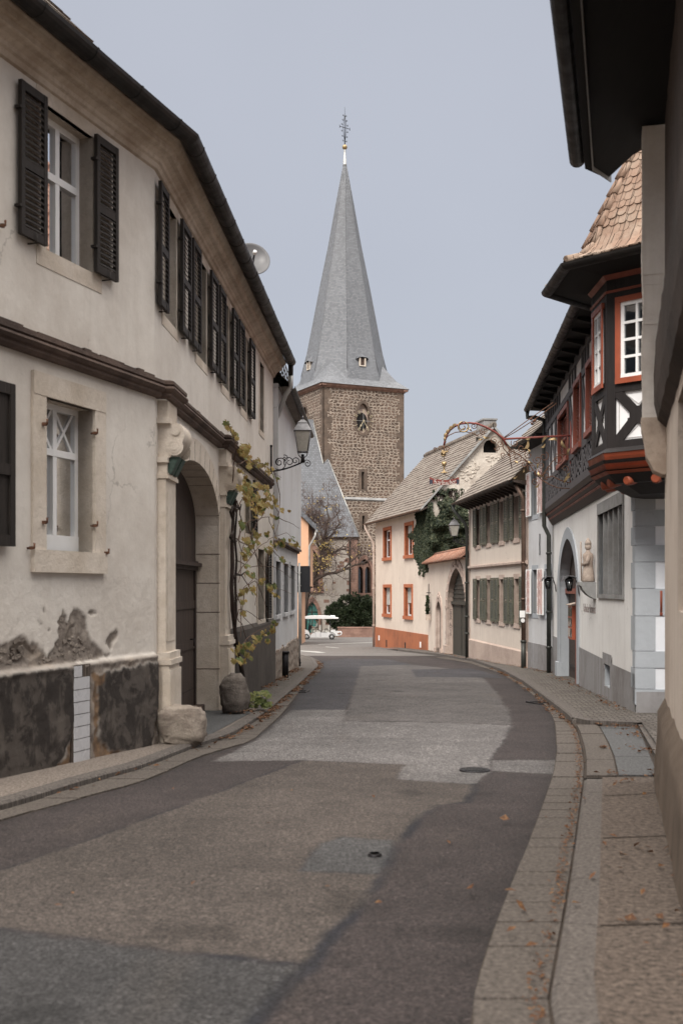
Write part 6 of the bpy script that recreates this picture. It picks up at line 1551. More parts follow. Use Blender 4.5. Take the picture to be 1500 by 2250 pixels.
for a,b,o in ((z1a,z1b,-.4),(z2a,z2b,-.3)): m=MB(); m.wbox(T1,sl1-.2,sl1+.2,a,b,o-.1,o); build('slit',m,M['dark'],tower)
# gothic window at the tower foot
m=MB(); o=arch(gw0-.30,gw1+.30,gz0,gz1-1.3,gz1+.40,16,'pt'); m.wband(T1,gwin,o,.0,.175); m.wbox(T1,gw0-.35,gw1+.35,gz0-.3,gz0,-.1,.24)
gwm=(gw0+gw1)/2; gp_=build('gothic_window',m,M['redstone'],tower)
m=MB(); m.wbox(T1,gwm-.10,gwm+.10,gz0,gz1-.55,-.2,.02)
for a,b in ((gw0,gwm-.1),(gwm+.1,gw1)): 
    ii=arch(a+.02,b-.02,gz1-1.25,gz1-1.2,gz1-.72,12,'pt'); oo=arch(a-.1,b+.1,gz1-1.25,gz1-1.15,gz1-.35,12,'pt'); m.wband(T1,ii,oo,-.2,.0)
build('tracery',m,M['redstone'],gp_)
m=MB(); m.wpoly(T1,gwin,-.30,-.26); build('pane',m,M['glass'],gp_)
m=MB()
for k in range(10): z=gz0+.2+k*.26; m.wbox(T1,gw0,gw1,z,z+.02,-.24,-.22)
build('bars',m,M['iron'],gp_); m=MB(); m.wbox(T1,gw0-.1,gw1+.1,gz0,gz1,-.9,-.8); build('dark_backing',m,M['dark'],gp_)
# spire: octagon with broaches and a bell cast foot
SCt=TC+ta*TS/2+tb*TS/2; CX=V(SCt.x,SCt.y)
zA=zE+.28; hw=TS/2+.42
def q2(a,b,z): p=SCt+ta*a+tb*b; return V(p.x,p.y,z)
m=MB(); t8=math.tan(PI/8)
def oct_(R,z):  # R = apothem
    pts=[]
    for k in range(8):
        a=math.radians(22.5+45*k); r=R/math.cos(PI/8); pts.append(q2(r*math.cos(a),r*math.sin(a),z))
    return pts
levels=[(3.98,zE+1.9),(3.45,zE+4.1),(2.95,zE+6.9),(2.22,zE+11.0),(1.48,zE+14.9),(.80,zE+19.0),(.10,zE+23.1)]
rings=[oct_(R,z) for R,z in levels]
foot=[]
for k in range(8):
    a=math.radians(22.5+45*k); c,s=math.cos(a),math.sin(a); x=hw if abs(c)>abs(s) else 1.72; y=hw if abs(s)>abs(c) else 1.72
    foot.append(q2(math.copysign(x,c),math.copysign(y,s),zA))
mid=[]
for k in range(8):
    a=math.radians(22.5+45*k); c,s=math.cos(a),math.sin(a); x=4.18 if abs(c)>abs(s) else 1.70; y=4.18 if abs(s)>abs(c) else 1.70
    mid.append(q2(math.copysign(x,c),math.copysign(y,s),zE+.95))
for k in range(8):
    j=(k+1)%8; a=math.radians(45*(k+1)); card=(k%2==1)   # faces centred on 45*(k+1): odd k -> 90,180..
    if abs(math.sin(2*a))<.1:
        m.poly([foot[k],foot[j],mid[j],mid[k]]); m.poly([mid[k],mid[j],rings[0][j],rings[0][k]])
    else:
        c,s=math.copysign(1,math.cos(a)),math.copysign(1,math.sin(a)); Cn=q2(c*hw,s*hw,zA); Cm=q2(c*3.78,s*3.78,zE+1.1); ap=q2(c*2.76,s*2.76,zE+2.7)
        m.poly([foot[k],Cn,Cm,mid[k]]); m.poly([Cn,foot[j],mid[j],Cm]); m.poly([mid[k],Cm,ap]); m.poly([Cm,mid[j],ap]); m.poly([mid[k],ap,rings[0][k]]); m.poly([mid[j],rings[0][j],ap]); m.poly([rings[0][k],ap,rings[0][j]]); 
        
    for A_,B_ in zip(rings,rings[1:]): m.poly([A_[k],A_[j],B_[j],B_[k]])
m.poly([foot[k] for k in range(8)]); m.poly([q2(-hw,-hw,zA-.01),q2(hw,-hw,zA-.01),q2(hw,hw,zA-.01),q2(-hw,hw,zA-.01)])
spire=build('spire',m,M['slate'],CH)
m=MB()
for k in range(8): m.tube([rings[i][k] for i in range(len(rings))],[.045]*7,5)
build('hip_flashing',m,M['slate'],spire)
def dormer(face,label=None):
    nrm=ta*math.cos(face)+tb*math.sin(face); W_=Wall(SCt+nrm*3.80+Vector((nrm.y,-nrm.x))*2,SCt+nrm*3.80-Vector((nrm.y,-nrm.x))*2,1)
    if W_.n.dot(nrm)<0: W_.n=-W_.n
    z0=zE+2.35; m=MB(); c=W_.L/2
    m.wbox(W_,c-.34,c-.22,z0,z0+.72,-.5,.18); m.wbox(W_,c+.22,c+.34,z0,z0+.72,-.5,.18); m.wbox(W_,c-.34,c+.34,z0-.08,z0,-.3,.19); d=build('dormer',m,M['trimstone'],spire)
    m=MB(); m.wbox(W_,c-.22,c+.22,z0,z0+.7,-.3,.06)
    for k in range(4): m.wbox(W_,c-.22,c+.22,z0+.08+k*.16,z0+.13+k*.16,.02,.09)
    build('louvre',m,M['string'],d)
    m=MB(); ap=W_.P(c,z0+1.42,-.38); e=[W_.P(c-.62,z0+.62,.30),W_.P(c-.36,z0+.78,.26),W_.P(c,z0+.80,.25),W_.P(c+.36,z0+.78,.26),W_.P(c+.62,z0+.62,.30)]; b=[W_.P(c-.75,z0+.62,-.5),W_.P(c+.75,z0+.62,-.5)]
    for p,q in zip(e,e[1:]): m.poly([p,q,ap])
    m.poly([b[0],e[0],ap]); m.poly([e[-1],b[1],ap]); build('hood',m,M['slate2'],d)
    m=MB(); r=random.Random(int(face*10)); 
    for k in range(9): m.wbox(W_,c-.05+r.uniform(-.09,.09),c+.02+r.uniform(-.05,.1),z0-.35-k*.17,z0-.22-k*.17,.10+k*.015,.135+k*.017)
dormer(-PI/2); dormer(PI)
m=MB(); top=V(CX.x,CX.y,zE+23.05); m.lathe(top,[(.19,-.25),(.19,0.0),(.16,.02),(.15,.5),(.13,.52),(.10,1.25),(.09,1.5)],12); fin=build('finial',m,M['zinc'],spire)
m=MB(); m.ball(top+V(0,0,1.62),.25,12); build('ball',m,M['gold'],fin)
m=MB(); z=top+V(0,0,1.8); ex=V(.8,.6,0); ez=V(0,0,1)
m.tube([z,z+V(0,0,3.8)],[.05,.012],6); m.tube([z+ex*-.62+V(0,0,1.75),z+ex*.62+V(0,0,1.75)],.03,5)
for s in (-1,1):
    m.tube([z+V(0,0,.3),z+ex*s*.14+V(0,0,1.1),z+ex*s*.2+V(0,0,1.75),z+ex*s*.12+V(0,0,2.4),z+V(0,0,3.0)],.022,5)
    for h,q in ((.45,.2),(.9,.27),(1.4,.34),(2.05,.34),(2.5,.24),(2.95,.16)): m.tube(spiral(z+ex*s*q+V(0,0,h),ex*s,ez,.10,1.2,PI,14,.2,1),.02,4)
    m.tube([z+ex*s*.62+V(0,0,1.6),z+ex*s*.62+V(0,0,1.9)],.025,4)
build('cross',m,M['iron'],fin)
# nave
NV=Wall((-13,104.0),(1.45,104.0),1); zN=ztop(4.72)
pd0,pd1=NV.s_of(672),NV.s_of(699); pz=Zat(1322,104); portal=arch(pd0,pd1,ZG-.1,pz-1.5,pz,20,'pt')
nw0,nw1=NV.s_of(640),NV.s_of(699); nwz0,nwz1=Zat(1292,104),Zat(1196,104); nwin=arch(nw0,nw1,nwz0,nwz1-1.6,nwz1,18,'pt')
m=MB(); m.holed(NV,[(0,ZG-1),(NV.L,ZG-1),(NV.L,zN),(0,zN)],[portal,nwin],0,.4,mrev=1)
m.poly([(1.45,104,ZG-1),(1.45,109,ZG-1),(1.45,109,zN),(1.45,104,zN)]); nave=build('nave',m,[M['naveplaster'],M['redstone']],CH)
m=MB(); r=random.Random(5); z=ZG
while z<zN-.4:
    h=r.uniform(.35,.6); w=r.uniform(.5,1.0); m.wbox(NV,NV.L-w,NV.L+.02,z+.006,z+h-.006,-.1,.02); z+=h
for k in range(26):
    u=r.uniform(NV.s_of(705),NV.L-.5); z=r.uniform(ZG+.3,zN-1.2); m.wbox(NV,u,u+r.uniform(.3,.6),z,z+r.uniform(.18,.3),-.1,.008)
build('corner_stones',m,M['redstone'],nave)
m=MB(); m.wband(NV,portal,arch(pd0-.30,pd1+.30,ZG-.1,pz-1.5,pz+.48,20,'pt'),-.02,.10); pt=build('portal',m,M['redstone'],nave)
m=MB(); m.wpoly(NV,portal,-.30,-.24); lay(build('door',m,M['teal'],pt),'teal painted pointed double door')
m=MB(); c=(pd0+pd1)/2; m.wbox(NV,c-.03,c+.03,ZG,pz-.4,-.24,-.20); m.wbox(NV,pd0,pd1,ZG+1.9,ZG+1.98,-.24,-.215); m.tube([NV.P(c+.1,ZG+1.25,-.22),NV.P(c+.1,ZG+1.25,-.15),NV.P(c+.25,ZG+1.25,-.15)],.02,5); build('handle',m,M['iron'],pt)
m=MB(); m.wband(NV,nwin,arch(nw0-.4,nw1+.42,nwz0,nwz1-1.6,nwz1+.5,18,'pt'),-.02,.06); m.wprism(NV,nw0-.5,nw1+.5,[(-.1,nwz0-.45),(.10,nwz0-.45),(.24,nwz0-.4),(.12,nwz0-.3),(.02,nwz0),(-.3,nwz0)])
nwi=build('gothic_window',m,M['redstone'],nave)
m=MB(); m.wpoly(NV,nwin,-.28,-.24); build('pane',m,M['glass'],nwi); m=MB()
for k in range(1,5): u=nw0+(nw1-nw0)*k/5; m.wbox(NV,u-.05,u+.05,nwz0,nwz1-.6,-.24,-.1)
for k in range(9): m.wbox(NV,nw0,nw1,nwz0+.35*k+.2,nwz0+.35*k+.225,-.24,-.2)
build('tracery',m,M['redstone'],nwi); m=MB(); m.wbox(NV,nw0-.2,nw1+.2,nwz0,nwz1,-1.2,-1.1); build('dark_backing',m,M['dark'],nwi)
m=MB(); ez=zN-.02; yE=103.62
SLP=2.1; tip=V(-1.2,107.12,ez+SLP*(107.12-yE))
A_=V(-13,yE,ez); B_=V(1.62,yE,ez); T_=V(-13,109.1,ez+SLP*(109.1-yE)); T2_=V(-2.2,109.1,ez+SLP*(109.1-yE))
m.poly([A_,B_,tip,T2_,T_]); m.poly([B_,V(1.62,109.6,ez),tip]); m.poly([T_,T2_,V(-2.2,115,ez),V(-13,115,ez)])
nr_=build('nave_roof',m,M['slate2'],CH)
m=MB(); m.wprism(NV,0,NV.L+.15,[(-.1,zN-.22),(.10,zN-.22),(.14,zN-.12),(.30,zN-.08),(.30,zN-.02),(-.1,zN-.02)]); build('eaves_board',m,M['quoin'],nr_)
m=MB(); m.tube([B_,tip],.06,6); x=V(-1.71,107,0)
def onroof(p): return V(p.x,p.y,ez+SLP*(p.y-yE)+.03)
m.tube([onroof(TC+ta*.45+V(0,-.04).to_2d()),onroof(TC+Vector((0,-.05))),onroof(TC+tb*2.15+Vector((-.05,-.03)))],.055,6); build('flashing',m,M['zinc'],nr_)
u=NV.s_of(768.5); m=MB(); m.tube([NV.P(u,zN-.1,.25),NV.P(u,zN-.35,.10),NV.P(u,ZG,.10)],.075,8); lay(build('downpipe',m,M['darkpipe'],nave),'dark downpipe on the nave wall')

# ================================================================ peach coloured house with a grey roof edge, left of the church
PH=thing('peach_house',(-5,68,gz(68)),'peach coloured house gable with grey roof edge and zinc downpipe in front of the church','house')
xr=ray(677.5)*66; zg=Zat(1150,66); m=MB()
zj=Zat(1288,66); xl=ray(658.5)*66.3
m.hexa([(-10.5,66.3,gz(66)-1),(xl,66.3,gz(66)-1),(xl,76,gz(66)-1),(-10.5,76,gz(66)-1)],[(-10.5,66.3,zj),(xl,66.3,zj),(xl,76,zj),(-10.5,76,zj)])
m.hexa([(-10.5,66,zj),(xr,66,zj),(xr,76,zj),(-10.5,76,zj)],[(-10.5,66,zg),(xr,66,zg),(xr,76,zg),(-10.5,76,zg)])
pk=V((xr-10.5)/2,66,zg+4.2); m.poly([(xr,66,zg),pk,(-10.5,66,zg)]); build('wall',m,M['peach'],PH)
m=MB(); e=V(ray(694)*65.8,65.7,Zat(1143,65.7)); sl_=(pk.z-zg)/(xr-pk.x); f=lambda x,y,d: V(x,y,zg+(xr-x)*sl_+d)
m.hexa([f(e.x,65.7,0.02),f(pk.x,65.7,0.02),f(pk.x,76,0.02),f(e.x,76,0.02)],[f(e.x,65.7,.34),f(pk.x,65.7,.34),f(pk.x,76,.34),f(e.x,76,.34)])
m.hexa([V(-10.9,65.7,zg-.1),V(pk.x,65.7,pk.z+.02),V(pk.x,76,pk.z+.02),V(-10.9,76,zg-.1)],[V(-10.9,65.7,zg+.2),V(pk.x,65.7,pk.z+.34),V(pk.x,76,pk.z+.34),V(-10.9,76,zg+.2)]); build('roof',m,M['slate2'],PH)
gx=e.x-.02; gzz=f(e.x,0,0).z
m=MB(); m.tube([V(gx+.06,65.6,gzz-.02),V(gx+.06,76,gzz-.02)],.075,8); m.tube([V(gx+.02,65.75,gzz-.05),V(gx-.02,65.75,gzz-.3),V(xr+.06,65.85,gzz-.9),V(xr+.06,65.85,zj+.1),V(xl+.06,66.2,zj-.3),V(xl+.06,66.2,gz(66))],.06,8); build('downpipe',m,M['zinc'],PH)

# ================================================================ low wall, yew and bare linden in front of the church
p=G(745,1402); m=MB(); yw=95.5; x0,x1=ray(742)*yw,ray(840)*yw; r=random.Random(3); z=gz(95)
m.hexa([(x0,yw,z-.3),(x1,yw,z-.3),(x1,yw+.5,z-.3),(x0,yw+.5,z-.3)],[(x0,yw,z+.75),(x1,yw,z+.75),(x1,yw+.5,z+.75),(x0,yw+.5,z+.75)])
W_=Wall((x0,yw),(x1,yw),1)
for row in range(3):
    u=0
    while u<W_.L-.1:
        l=r.uniform(.4,.8); m.wbox(W_,u+.01,min(u+l,W_.L)-.01,z+.26*row+.01,z+.26*(row+1)-.01,-.1,r.uniform(.012,.035)); u+=l
m.hexa([(x0-.05,yw-.08,z+.75),(x1,yw-.08,z+.75),(x1,yw+.55,z+.75),(x0-.05,yw+.55,z+.75)],[(x0-.05,yw-.08,z+.86),(x1,yw-.08,z+.86),(x1,yw+.55,z+.86),(x0-.05,yw+.55,z+.86)])
tag(build('churchyard_wall',m,M['redstone']),'low reddish stone wall under the dark yew','wall')
m=MB(); m.hexa([(-14,96,gz(95)-.1),(8,96,gz(95)-.1),(8,104,gz(95)-.1),(-14,104,gz(95)-.1)],[(-14,96,gz(95)+.06),(8,96,gz(95)+.06),(8,104,gz(95)+.06),(-14,104,gz(95)+.06)]); struct('churchyard',m,M['earth'])
def clump(mb,lumps,n,rng,l0,l1,w,drop=0.0,up=.4):
    """small blades spread through and over a set of overlapping lumps"""
    vol=[a*b*c for _,(a,b,c) in lumps]
    for k in range(n):
        c,(a,b,cc)=rng.choices(lumps,vol)[0]; d=Vector((rng.gauss(0,1),rng.gauss(0,1),rng.gauss(0,1))).normalized(); rr=rng.uniform(.55,1.04)**.5
        p=Vector(c)+Vector((d.x*a,d.y*b,d.z*cc))*rr
        if noise.noise(p*1.7)<-.22: continue
        t=(d+Vector((rng.gauss(0,.6),rng.gauss(0,.6),rng.gauss(0,.6)+up))).normalized(); s=t.orthogonal().normalized(); s=(s*math.cos(k)+t.cross(s)*math.sin(k)); l=rng.uniform(l0,l1); ww=w*rng.uniform(.6,1.3)
        mb.poly([p-s*ww*.5,p+s*ww*.5,p+t*l*.6+s*ww*.4,p+t*l+V(0,0,-drop),p+t*l*.6-s*ww*.4])
yd=98.0; Y=lambda px,py,dy=0: pos(px,py,yd+dy)
lumps=[(Y(742,1352),(1.0,.9,1.1)),(Y(765,1335),(1.0,.9,1.1)),(Y(790,1345,.3),(1.0,1,1.2)),(Y(808,1350),(.75,.9,1.3)),(Y(765,1362,-.4),(1.5,1.1,1.0)),(Y(800,1370,-.3),(.9,1,.8)),(Y(728,1345),(.55,.5,.5)),(Y(778,1318),(.5,.5,.6)),(Y(806,1322),(.5,.5,.55))]
yb=thing('yew_shrub',(ray(770)*yd,yd,gz(95)),'broad dark evergreen yew shrub against the foot of the church tower','shrub')
m=MB(); clump(m,lumps,15000,random.Random(77),.14,.36,.085,.03,.15); build('foliage',m,M['yew'],yb)
m=MB(); 
for px in (750,765,780,795): m.tube([Y(770,1396),Y((770+px)/2,1375),Y(px,1345)],[.10,.07,.03],6)
build('trunk',m,M['bark'],yb)
lt=thing('bare_linden',(ray(664)*99,99,gz(95)),'bare gnarled tree with a few yellow leaves in front of the church','tree')
m=MB(); tw=MB(); rng=random.Random(41); tips=[]
LP=lambda px,py,dy=0: pos(px,py,98.6+dy)
def limb(pts,r0,r1,depth=0):
    pts=[Vector(p) for p in pts]; n=len(pts); m.tube(pts,[r0+(r1-r0)*k/(n-1) for k in range(n)],7)
    for k in range(n-1):
        for j in range(3 if pts[k].x<ray(718)*98 else 2):
            a=pts[k]+(pts[k+1]-pts[k])*rng.random(); d=(pts[k+1]-pts[k]).normalized(); branch(a,(d+Vector((rng.gauss(0,.7),rng.gauss(0,.5),rng.gauss(.15,.7)))).normalized(),rng.uniform(.9,1.9),.035,0)
def branch(p,d,l,r,dep):
    n=4; pts=[p]; dd=d.copy()
    for k in range(n):
        dd=(dd+Vector((rng.gauss(0,.28),rng.gauss(0,.28),rng.gauss(.05,.28)))).normalized(); pts.append(pts[-1]+dd*l/n)
    (m if dep==0 else tw).tube(pts,[max(r*(1-.75*k/n),.007) for k in range(n+1)],4,False)
    if dep>=3: tips.append(pts[-1]); return
    for k in range(1,n+1):
        for j in range(2 if dep<2 and p.x<ray(726)*98 else 1):
            if rng.random()<(.8 if p.z>ztop(4) or dep<1 else .6): branch(pts[k],(dd+Vector((rng.gauss(0,.7),rng.gauss(0,.5),rng.gauss(.1,.7)))).normalized(),l*rng.uniform(.45,.72),r*.5,dep+1)
limb([LP(662,1396),LP(668,1330),LP(676,1290),LP(690,1262),LP(702,1238),LP(708,1215),LP(712,1190)],.36,.16)
limb([LP(676,1290),LP(694,1273),LP(718,1261),LP(741,1258),LP(760,1250),LP(778,1242),LP(797,1238),LP(812,1228)],.17,.05)
limb([LP(704,1232),LP(720,1213),LP(738,1213),LP(755,1205)],.11,.04); limb([LP(748,1256),LP(770,1235),LP(785,1222),LP(800,1210)],.08,.03)
limb([LP(712,1190),LP(716,1165),LP(722,1140),LP(716,1110)],.13,.05); limb([LP(708,1215),LP(694,1190),LP(686,1160),LP(690,1130)],.12,.05); limb([LP(702,1238),LP(690,1240),LP(672,1225),LP(662,1200)],.12,.05)
limb([LP(712,1190),LP(732,1172),LP(745,1150),LP(740,1125)],.10,.04); limb([LP(735,1213),LP(755,1200),LP(772,1205),LP(785,1215)],.06,.025); limb([LP(694,1190),LP(676,1170),LP(668,1140)],.08,.04)
build('trunk',m,M['bark'],lt); build('twigs',tw,M['twig'],lt)
m=MB(); rng=random.Random(8)
for p in tips:
    if ztop(-.3)<p.z<ztop(4.4) and rng.random()<.16 and p.x<ray(735)*99 or (p.z>ztop(-.3) and rng.random()<.025):
        for j in range(rng.randint(1,3)):
            c=p+Vector((rng.gauss(0,.12),rng.gauss(0,.12),rng.gauss(-.05,.12))); a=Vector((rng.gauss(0,1),rng.gauss(0,1),rng.gauss(0,1))).normalized()*.075; b=a.orthogonal().normalized()*.065; m.poly([c-a,c+b,c+a,c-b])
build('leaves',m,M['yleaf'],lt)
# ================================================================ near building at the right edge
NB=thing('beige_building',(4.5,3,gz(3)),'out of focus beige and dark brown building with deep black eaves at the right edge','house')
L=NRW.L; base=Vector((1.95,6.4)); zt=ztop(.98); m=MB(); front=[(1.95,1.0),(1.95,6.4),(2.81,9.9),(6.4,9.3),(6.4,1)]
z0=gz(10)-1; zH=ztop(3.9)
for a,b in zip(front,front[1:]+front[:1]): 
    if (a,b)==(front[1],front[2]): continue
    m.poly([(*a,z0),(*b,z0),(*b,zH),(*a,zH)])
m.holed(NRW,[(0,z0),(L,z0),(L,zH),(0,zH)],[rect(.35,1.25,ztop(-.15),ztop(1.25))],0,.14); build('wall',m,M['nearwall'],NB)
# battered plinth: swelling towards the pavement
m=MB(); nseg=32; rows=[]
for k in range(nseg+1):
    u=-1.6+(L+1.6)*k/nseg; row=[]
    for j in range(9):
        z=gz(9)-.2+(ztop(-.95)-gz(9)+.2)*j/8; o=.055+.05*(1-j/8)+.018*noise.noise(V(u*2,z*3,1)); 
        if j==8: o=.0
        row.append(m.vert(NRW.P(u,z+(.03*noise.noise(V(u*2.5,0,4)) if j>6 else 0),o)))
    rows.append(row)
m.sm=True
for a,b in zip(rows,rows[1:]):
    for j in range(8): m.face((a[j],b[j],b[j+1],a[j+1]))
m.sm=False; m.face(rows[-1]); build('plinth',m,M['nearplinth'],NB)
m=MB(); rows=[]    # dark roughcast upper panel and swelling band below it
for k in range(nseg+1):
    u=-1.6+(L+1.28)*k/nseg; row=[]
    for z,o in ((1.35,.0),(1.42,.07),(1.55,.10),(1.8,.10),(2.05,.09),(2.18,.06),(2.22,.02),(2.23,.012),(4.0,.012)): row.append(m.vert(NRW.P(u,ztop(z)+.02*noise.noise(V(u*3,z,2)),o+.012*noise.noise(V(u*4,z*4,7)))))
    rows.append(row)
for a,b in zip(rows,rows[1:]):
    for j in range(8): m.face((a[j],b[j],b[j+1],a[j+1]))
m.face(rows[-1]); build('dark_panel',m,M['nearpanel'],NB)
m=MB(); nz_=30
for k in range(nz_):
    za=1.40+(3.92-1.40)*k/nz_; zb=1.40+(3.92-1.40)*(k+1)/nz_; o=.195+.010*noise.noise(V(za*2.3,5,1)); w=.30+.02*noise.noise(V(za*3.1,1,8))
    m.wbox(NRW,L-w,L,ztop(za),ztop(zb)+.001,-.1,o)
build('corner_post',m,M['nearstrip'],NB)
m=MB(); m.wprism(NRW,L-.30,L,[(-.1,ztop(.97)),(.03,ztop(.965)),(.10,ztop(1.0)),(.16,ztop(1.12)),(.18,ztop(1.28)),(.20,ztop(1.36)),(.205,ztop(1.45)),(-.1,ztop(1.45))]); build('corbel',m,M['corbel'],NB)
zz=ztop(3.95); Q=lambda s,o,z=zz: NRW.P(L+s,z,o)
m=MB(); ply=[(-9,.70),(.66,.70),(.98,.50),(.26,.2),(-1.6,-.55),(-9,-.55)]; m.prism([Q(s,o) for s,o in ply],[Q(s,o,zz+.05) for s,o in ply])
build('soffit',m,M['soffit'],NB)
m=MB(); m.sweep([Q(-9,.62).to_2d(),Q(.62,.62).to_2d(),Q(.98,.46).to_2d()],[(0,zz-.035),(.012,zz-.035),(.012,zz+.04),(0,zz+.04)],-1); lay(build('fascia',m,M['mullion'],NB),'thin pale fascia edge along the black eaves')
m=MB(); m.sweep([Q(-9,0).to_2d(),Q(.66,0).to_2d()],halfround(.075,.77,zz+.09),-1); build('gutter',m,M['gutter'],NB)
m=MB(); m.poly([Q(-9,.76,zz+.1),Q(.7,.76,zz+.1),Q(-1.6,-2.6,zz+3.2),Q(-9,-2.6,zz+3.2)]); m.poly([Q(.7,.76,zz+.1),Q(1.0,.5,zz+.1),Q(-2,-2.6,zz+.5),Q(-1.6,-2.6,zz+3.2)]); build('roof',m,M['rooftile'],NB)
m=MB(); m.wbox(NRW,.32,1.28,ztop(-.18),ztop(1.28),-.12,-.06); build('window_shutter',m,M['brownshut'],NB)
m=MB(); c=NRW.P(L+.012,ztop(-.12),.03); m.tube([c+V(0,0,-.10),c+V(.0,0,.10)],.011,6); m.tube([c+V(0,0,-.12),c+V(.0,0,-.09)],.013,6); lay(build('pull_handle',m,M['redorange'],NB),'small upright red handle on the wall corner')

# ================================================================ wrought iron inn sign across the street
ys=23.3; S=lambda px,py,dy=0: pos(px,py,ys+dy)
sg=thing('inn_sign',S(1253,1000),'gilded wrought iron inn sign with chalice and red name ribbon reaching over the street','sign')
ex=V(1,0,0); ez=V(0,0,1); m=MB()
m.tube([S(1253.5,925),S(1253.5,1068)],.025,8); m.tube([S(1253,957),S(1180,961),S(1107,964.5)],.022,8)
for py in (930,957,1064): m.tube([S(1253.5,py),V(INN.P(6.75,0,.2).x+.1,ys,Zat(py,ys))],.018,6)
arcp=[(1112,978),(1104,962),(1085,948),(1066,938),(1048,931),(1030,929),(1012,931),(998,937),(988,945),(981,956),(977,968),(975,978)]
m.tube([S(*p) for p in arcp],[.022]*4+[.021]*8,8)
arm=build('arm',m,M['dred'],sg)
m=MB()
m.tube([S(975,978),S(975,998)],.012,6); m.tube([S(977,966),S(985,957),S(1000,950),S(1020,948),S(1038,952),S(1050,958)],.010,5)
m.tube([S(1107,961),S(1166,918),S(1215,884)],.010,5); m.tube([S(1108,962),S(1130,950),S(1175,921),S(1222,886)],.010,5)
for px,py in ((1166,921),(1172,926),(1168,931),(1175,924)): m.ball(S(px,py),.03,6)
R_=lambda px: px*ys/2500
for px,py,r,tn,a0,cw in ((1017,938,12,1.0,1.0,1),(1040,936,7,1.3,.5,-1),(1060,950,6,1.3,2,1),(1085,968,9,1.2,1,1),(1098,975,8,1.3,0,-1),(967,985,6,1.3,0,1),(982,986,6,1.3,3,-1),(955,987,4,1.3,0,1),(1130,974,9,1.2,2.5,1),(1145,985,10,1.3,.5,-1),(1160,1000,9,1.2,2,1),(1120,995,10,1.2,1,-1),(1135,1005,12,1.3,4,1),(1150,1020,9,1.2,2,-1),(1165,1030,10,1.3,0,1),(1180,1010,10,1.3,3,1),(1194,1003,11,1.3,1.2,-1),(1188,1022,7,1.3,4,1),(1183,1040,10,1.2,2,1),(1200,1045,9,1.3,5,-1),(1175,1060,8,1.2,1,1),(1205,1030,6,1.3,0,1),(1225,1010,13,1.1,2,-1),(1240,1030,9,1.2,5,1),(1092,985,6,1.2,3,1),(1105,1000,7,1.2,5,-1)):
    m.tube(spiral(S(px,py),ex,ez,R_(r),tn,a0,22,.2,cw),.009,5)
for pl in ([(1112,978),(1125,992),(1140,1000),(1158,1014),(1172,1035),(1186,1052)],[(1186,1052),(1205,1064),(1225,1072),(1253,1074)],[(1253,1000),(1235,998),(1220,1005),(1205,1025),(1186,1050)],[(1112,978),(1118,990),(1120,1010),(1124,1030)],[(1253,1062),(1232,1056),(1212,1046),(1196,1052)],[(1100,960),(1105,985),(1118,1000)]):
    m.tube([S(*p) for p in pl],.010,5)
build('scrollwork',m,M['rust'],sg)
m=MB(); rl=random.Random(17)
def leafcurl(px,py,a,l):
    p=S(px,py); d=V(math.cos(a),0,math.sin(a)); n=V(-d.z,0,d.x); P=[]
    for k in range(7): t=k/6; P.append((p+d*l*t+n*l*.35*math.sin(t*2.6)+V(0,-.04*math.sin(t*3),0),l*.16*math.sin(PI*min(t+.12,1))))
    for (a_,wa),(b_,wb) in zip(P,P[1:]): m.poly([a_-n*wa,b_-n*wb,b_+n*wb,a_+n*wa]); m.poly([a_-n*wa+V(0,.015,0),b_-n*wb+V(0,.015,0),b_+n*wb+V(0,.015,0),a_+n*wa+V(0,.015,0)])
for q in ((978,966,1.1,.16),(981,958,.9,.16),(986,950,.7,.17),(992,943,.5,.16),(979,972,1.4,.13),(1012,946,0,.1),(1024,946,.5,.1),(1036,948,1.8,.1),(1075,962,2.6,.15),(1062,964,2.9,.12),(1160,968,3.9,.22),(1166,960,3.2,.14),(1190,972,.4,.18),(1205,966,-.5,.18),(1197,975,3.5,.14),(1158,985,4.6,.12),(1243,985,1.8,.2),(1246,1000,.9,.16),(1238,1060,.4,.2),(1246,1052,.9,.14),(1180,1030,1,.12),(1190,1048,2,.14),(1170,1018,2.4,.12),(1150,1030,4,.1),(1130,1012,5,.1),(1184,1062,3.5,.14),(1136,1046,3.2,.12)): leafcurl(*q)
for px,py,s,e in ((1017,938,20,340),):
    m.tube([S(px,py)+V(math.cos(math.radians(a))*.105,-.02,math.sin(math.radians(a))*.105) for a in range(100,441,15)],.014,6)
lay(build('gilded_leaves',m,M['gold'],sg),'gilded acanthus leaves on the iron scrolls')
m=MB(); rl=random.Random(3)
for k in range(26):
    t=k/25; m.ball(S(975+rl.gauss(0,4)*(1-t*.6),991+t*11,rl.gauss(0,.03)),.022,6)
lay(build('grapes',m,M['gold'],sg),'bunch of gilded grapes hanging from the arm')
m=MB(); c=S(975,1039.5); sk=R_(1)
m.lathe(c,[(9*sk,0),(8.5*sk,1*sk),(4*sk,3*sk),(1.6*sk,6*sk),(1.5*sk,11*sk),(2.4*sk,12.5*sk),(1.6*sk,14*sk),(4*sk,16*sk),(5.4*sk,19*sk),(5.6*sk,24.5*sk),(5.1*sk,24.5*sk),(4.8*sk,19*sk),(1*sk,16.5*sk)],18)
m.tube([S(975,1010),S(975,1002)],.008,5); build('chalice',m,M['gold'],sg)
m=MB(); n=18; top=[];bot=[]
for k in range(n+1):
    x=943+65*k/n; u=(x-975.5)/32; top.append((x,1052.5+2.2*math.cos(u*PI*.9)-(3.0 if abs(u)>.9 else 0)*.6)); bot.append((x,1064.0+2.2*math.cos(u*PI*.9)-(2 if abs(u)>.9 else 0)*.4))
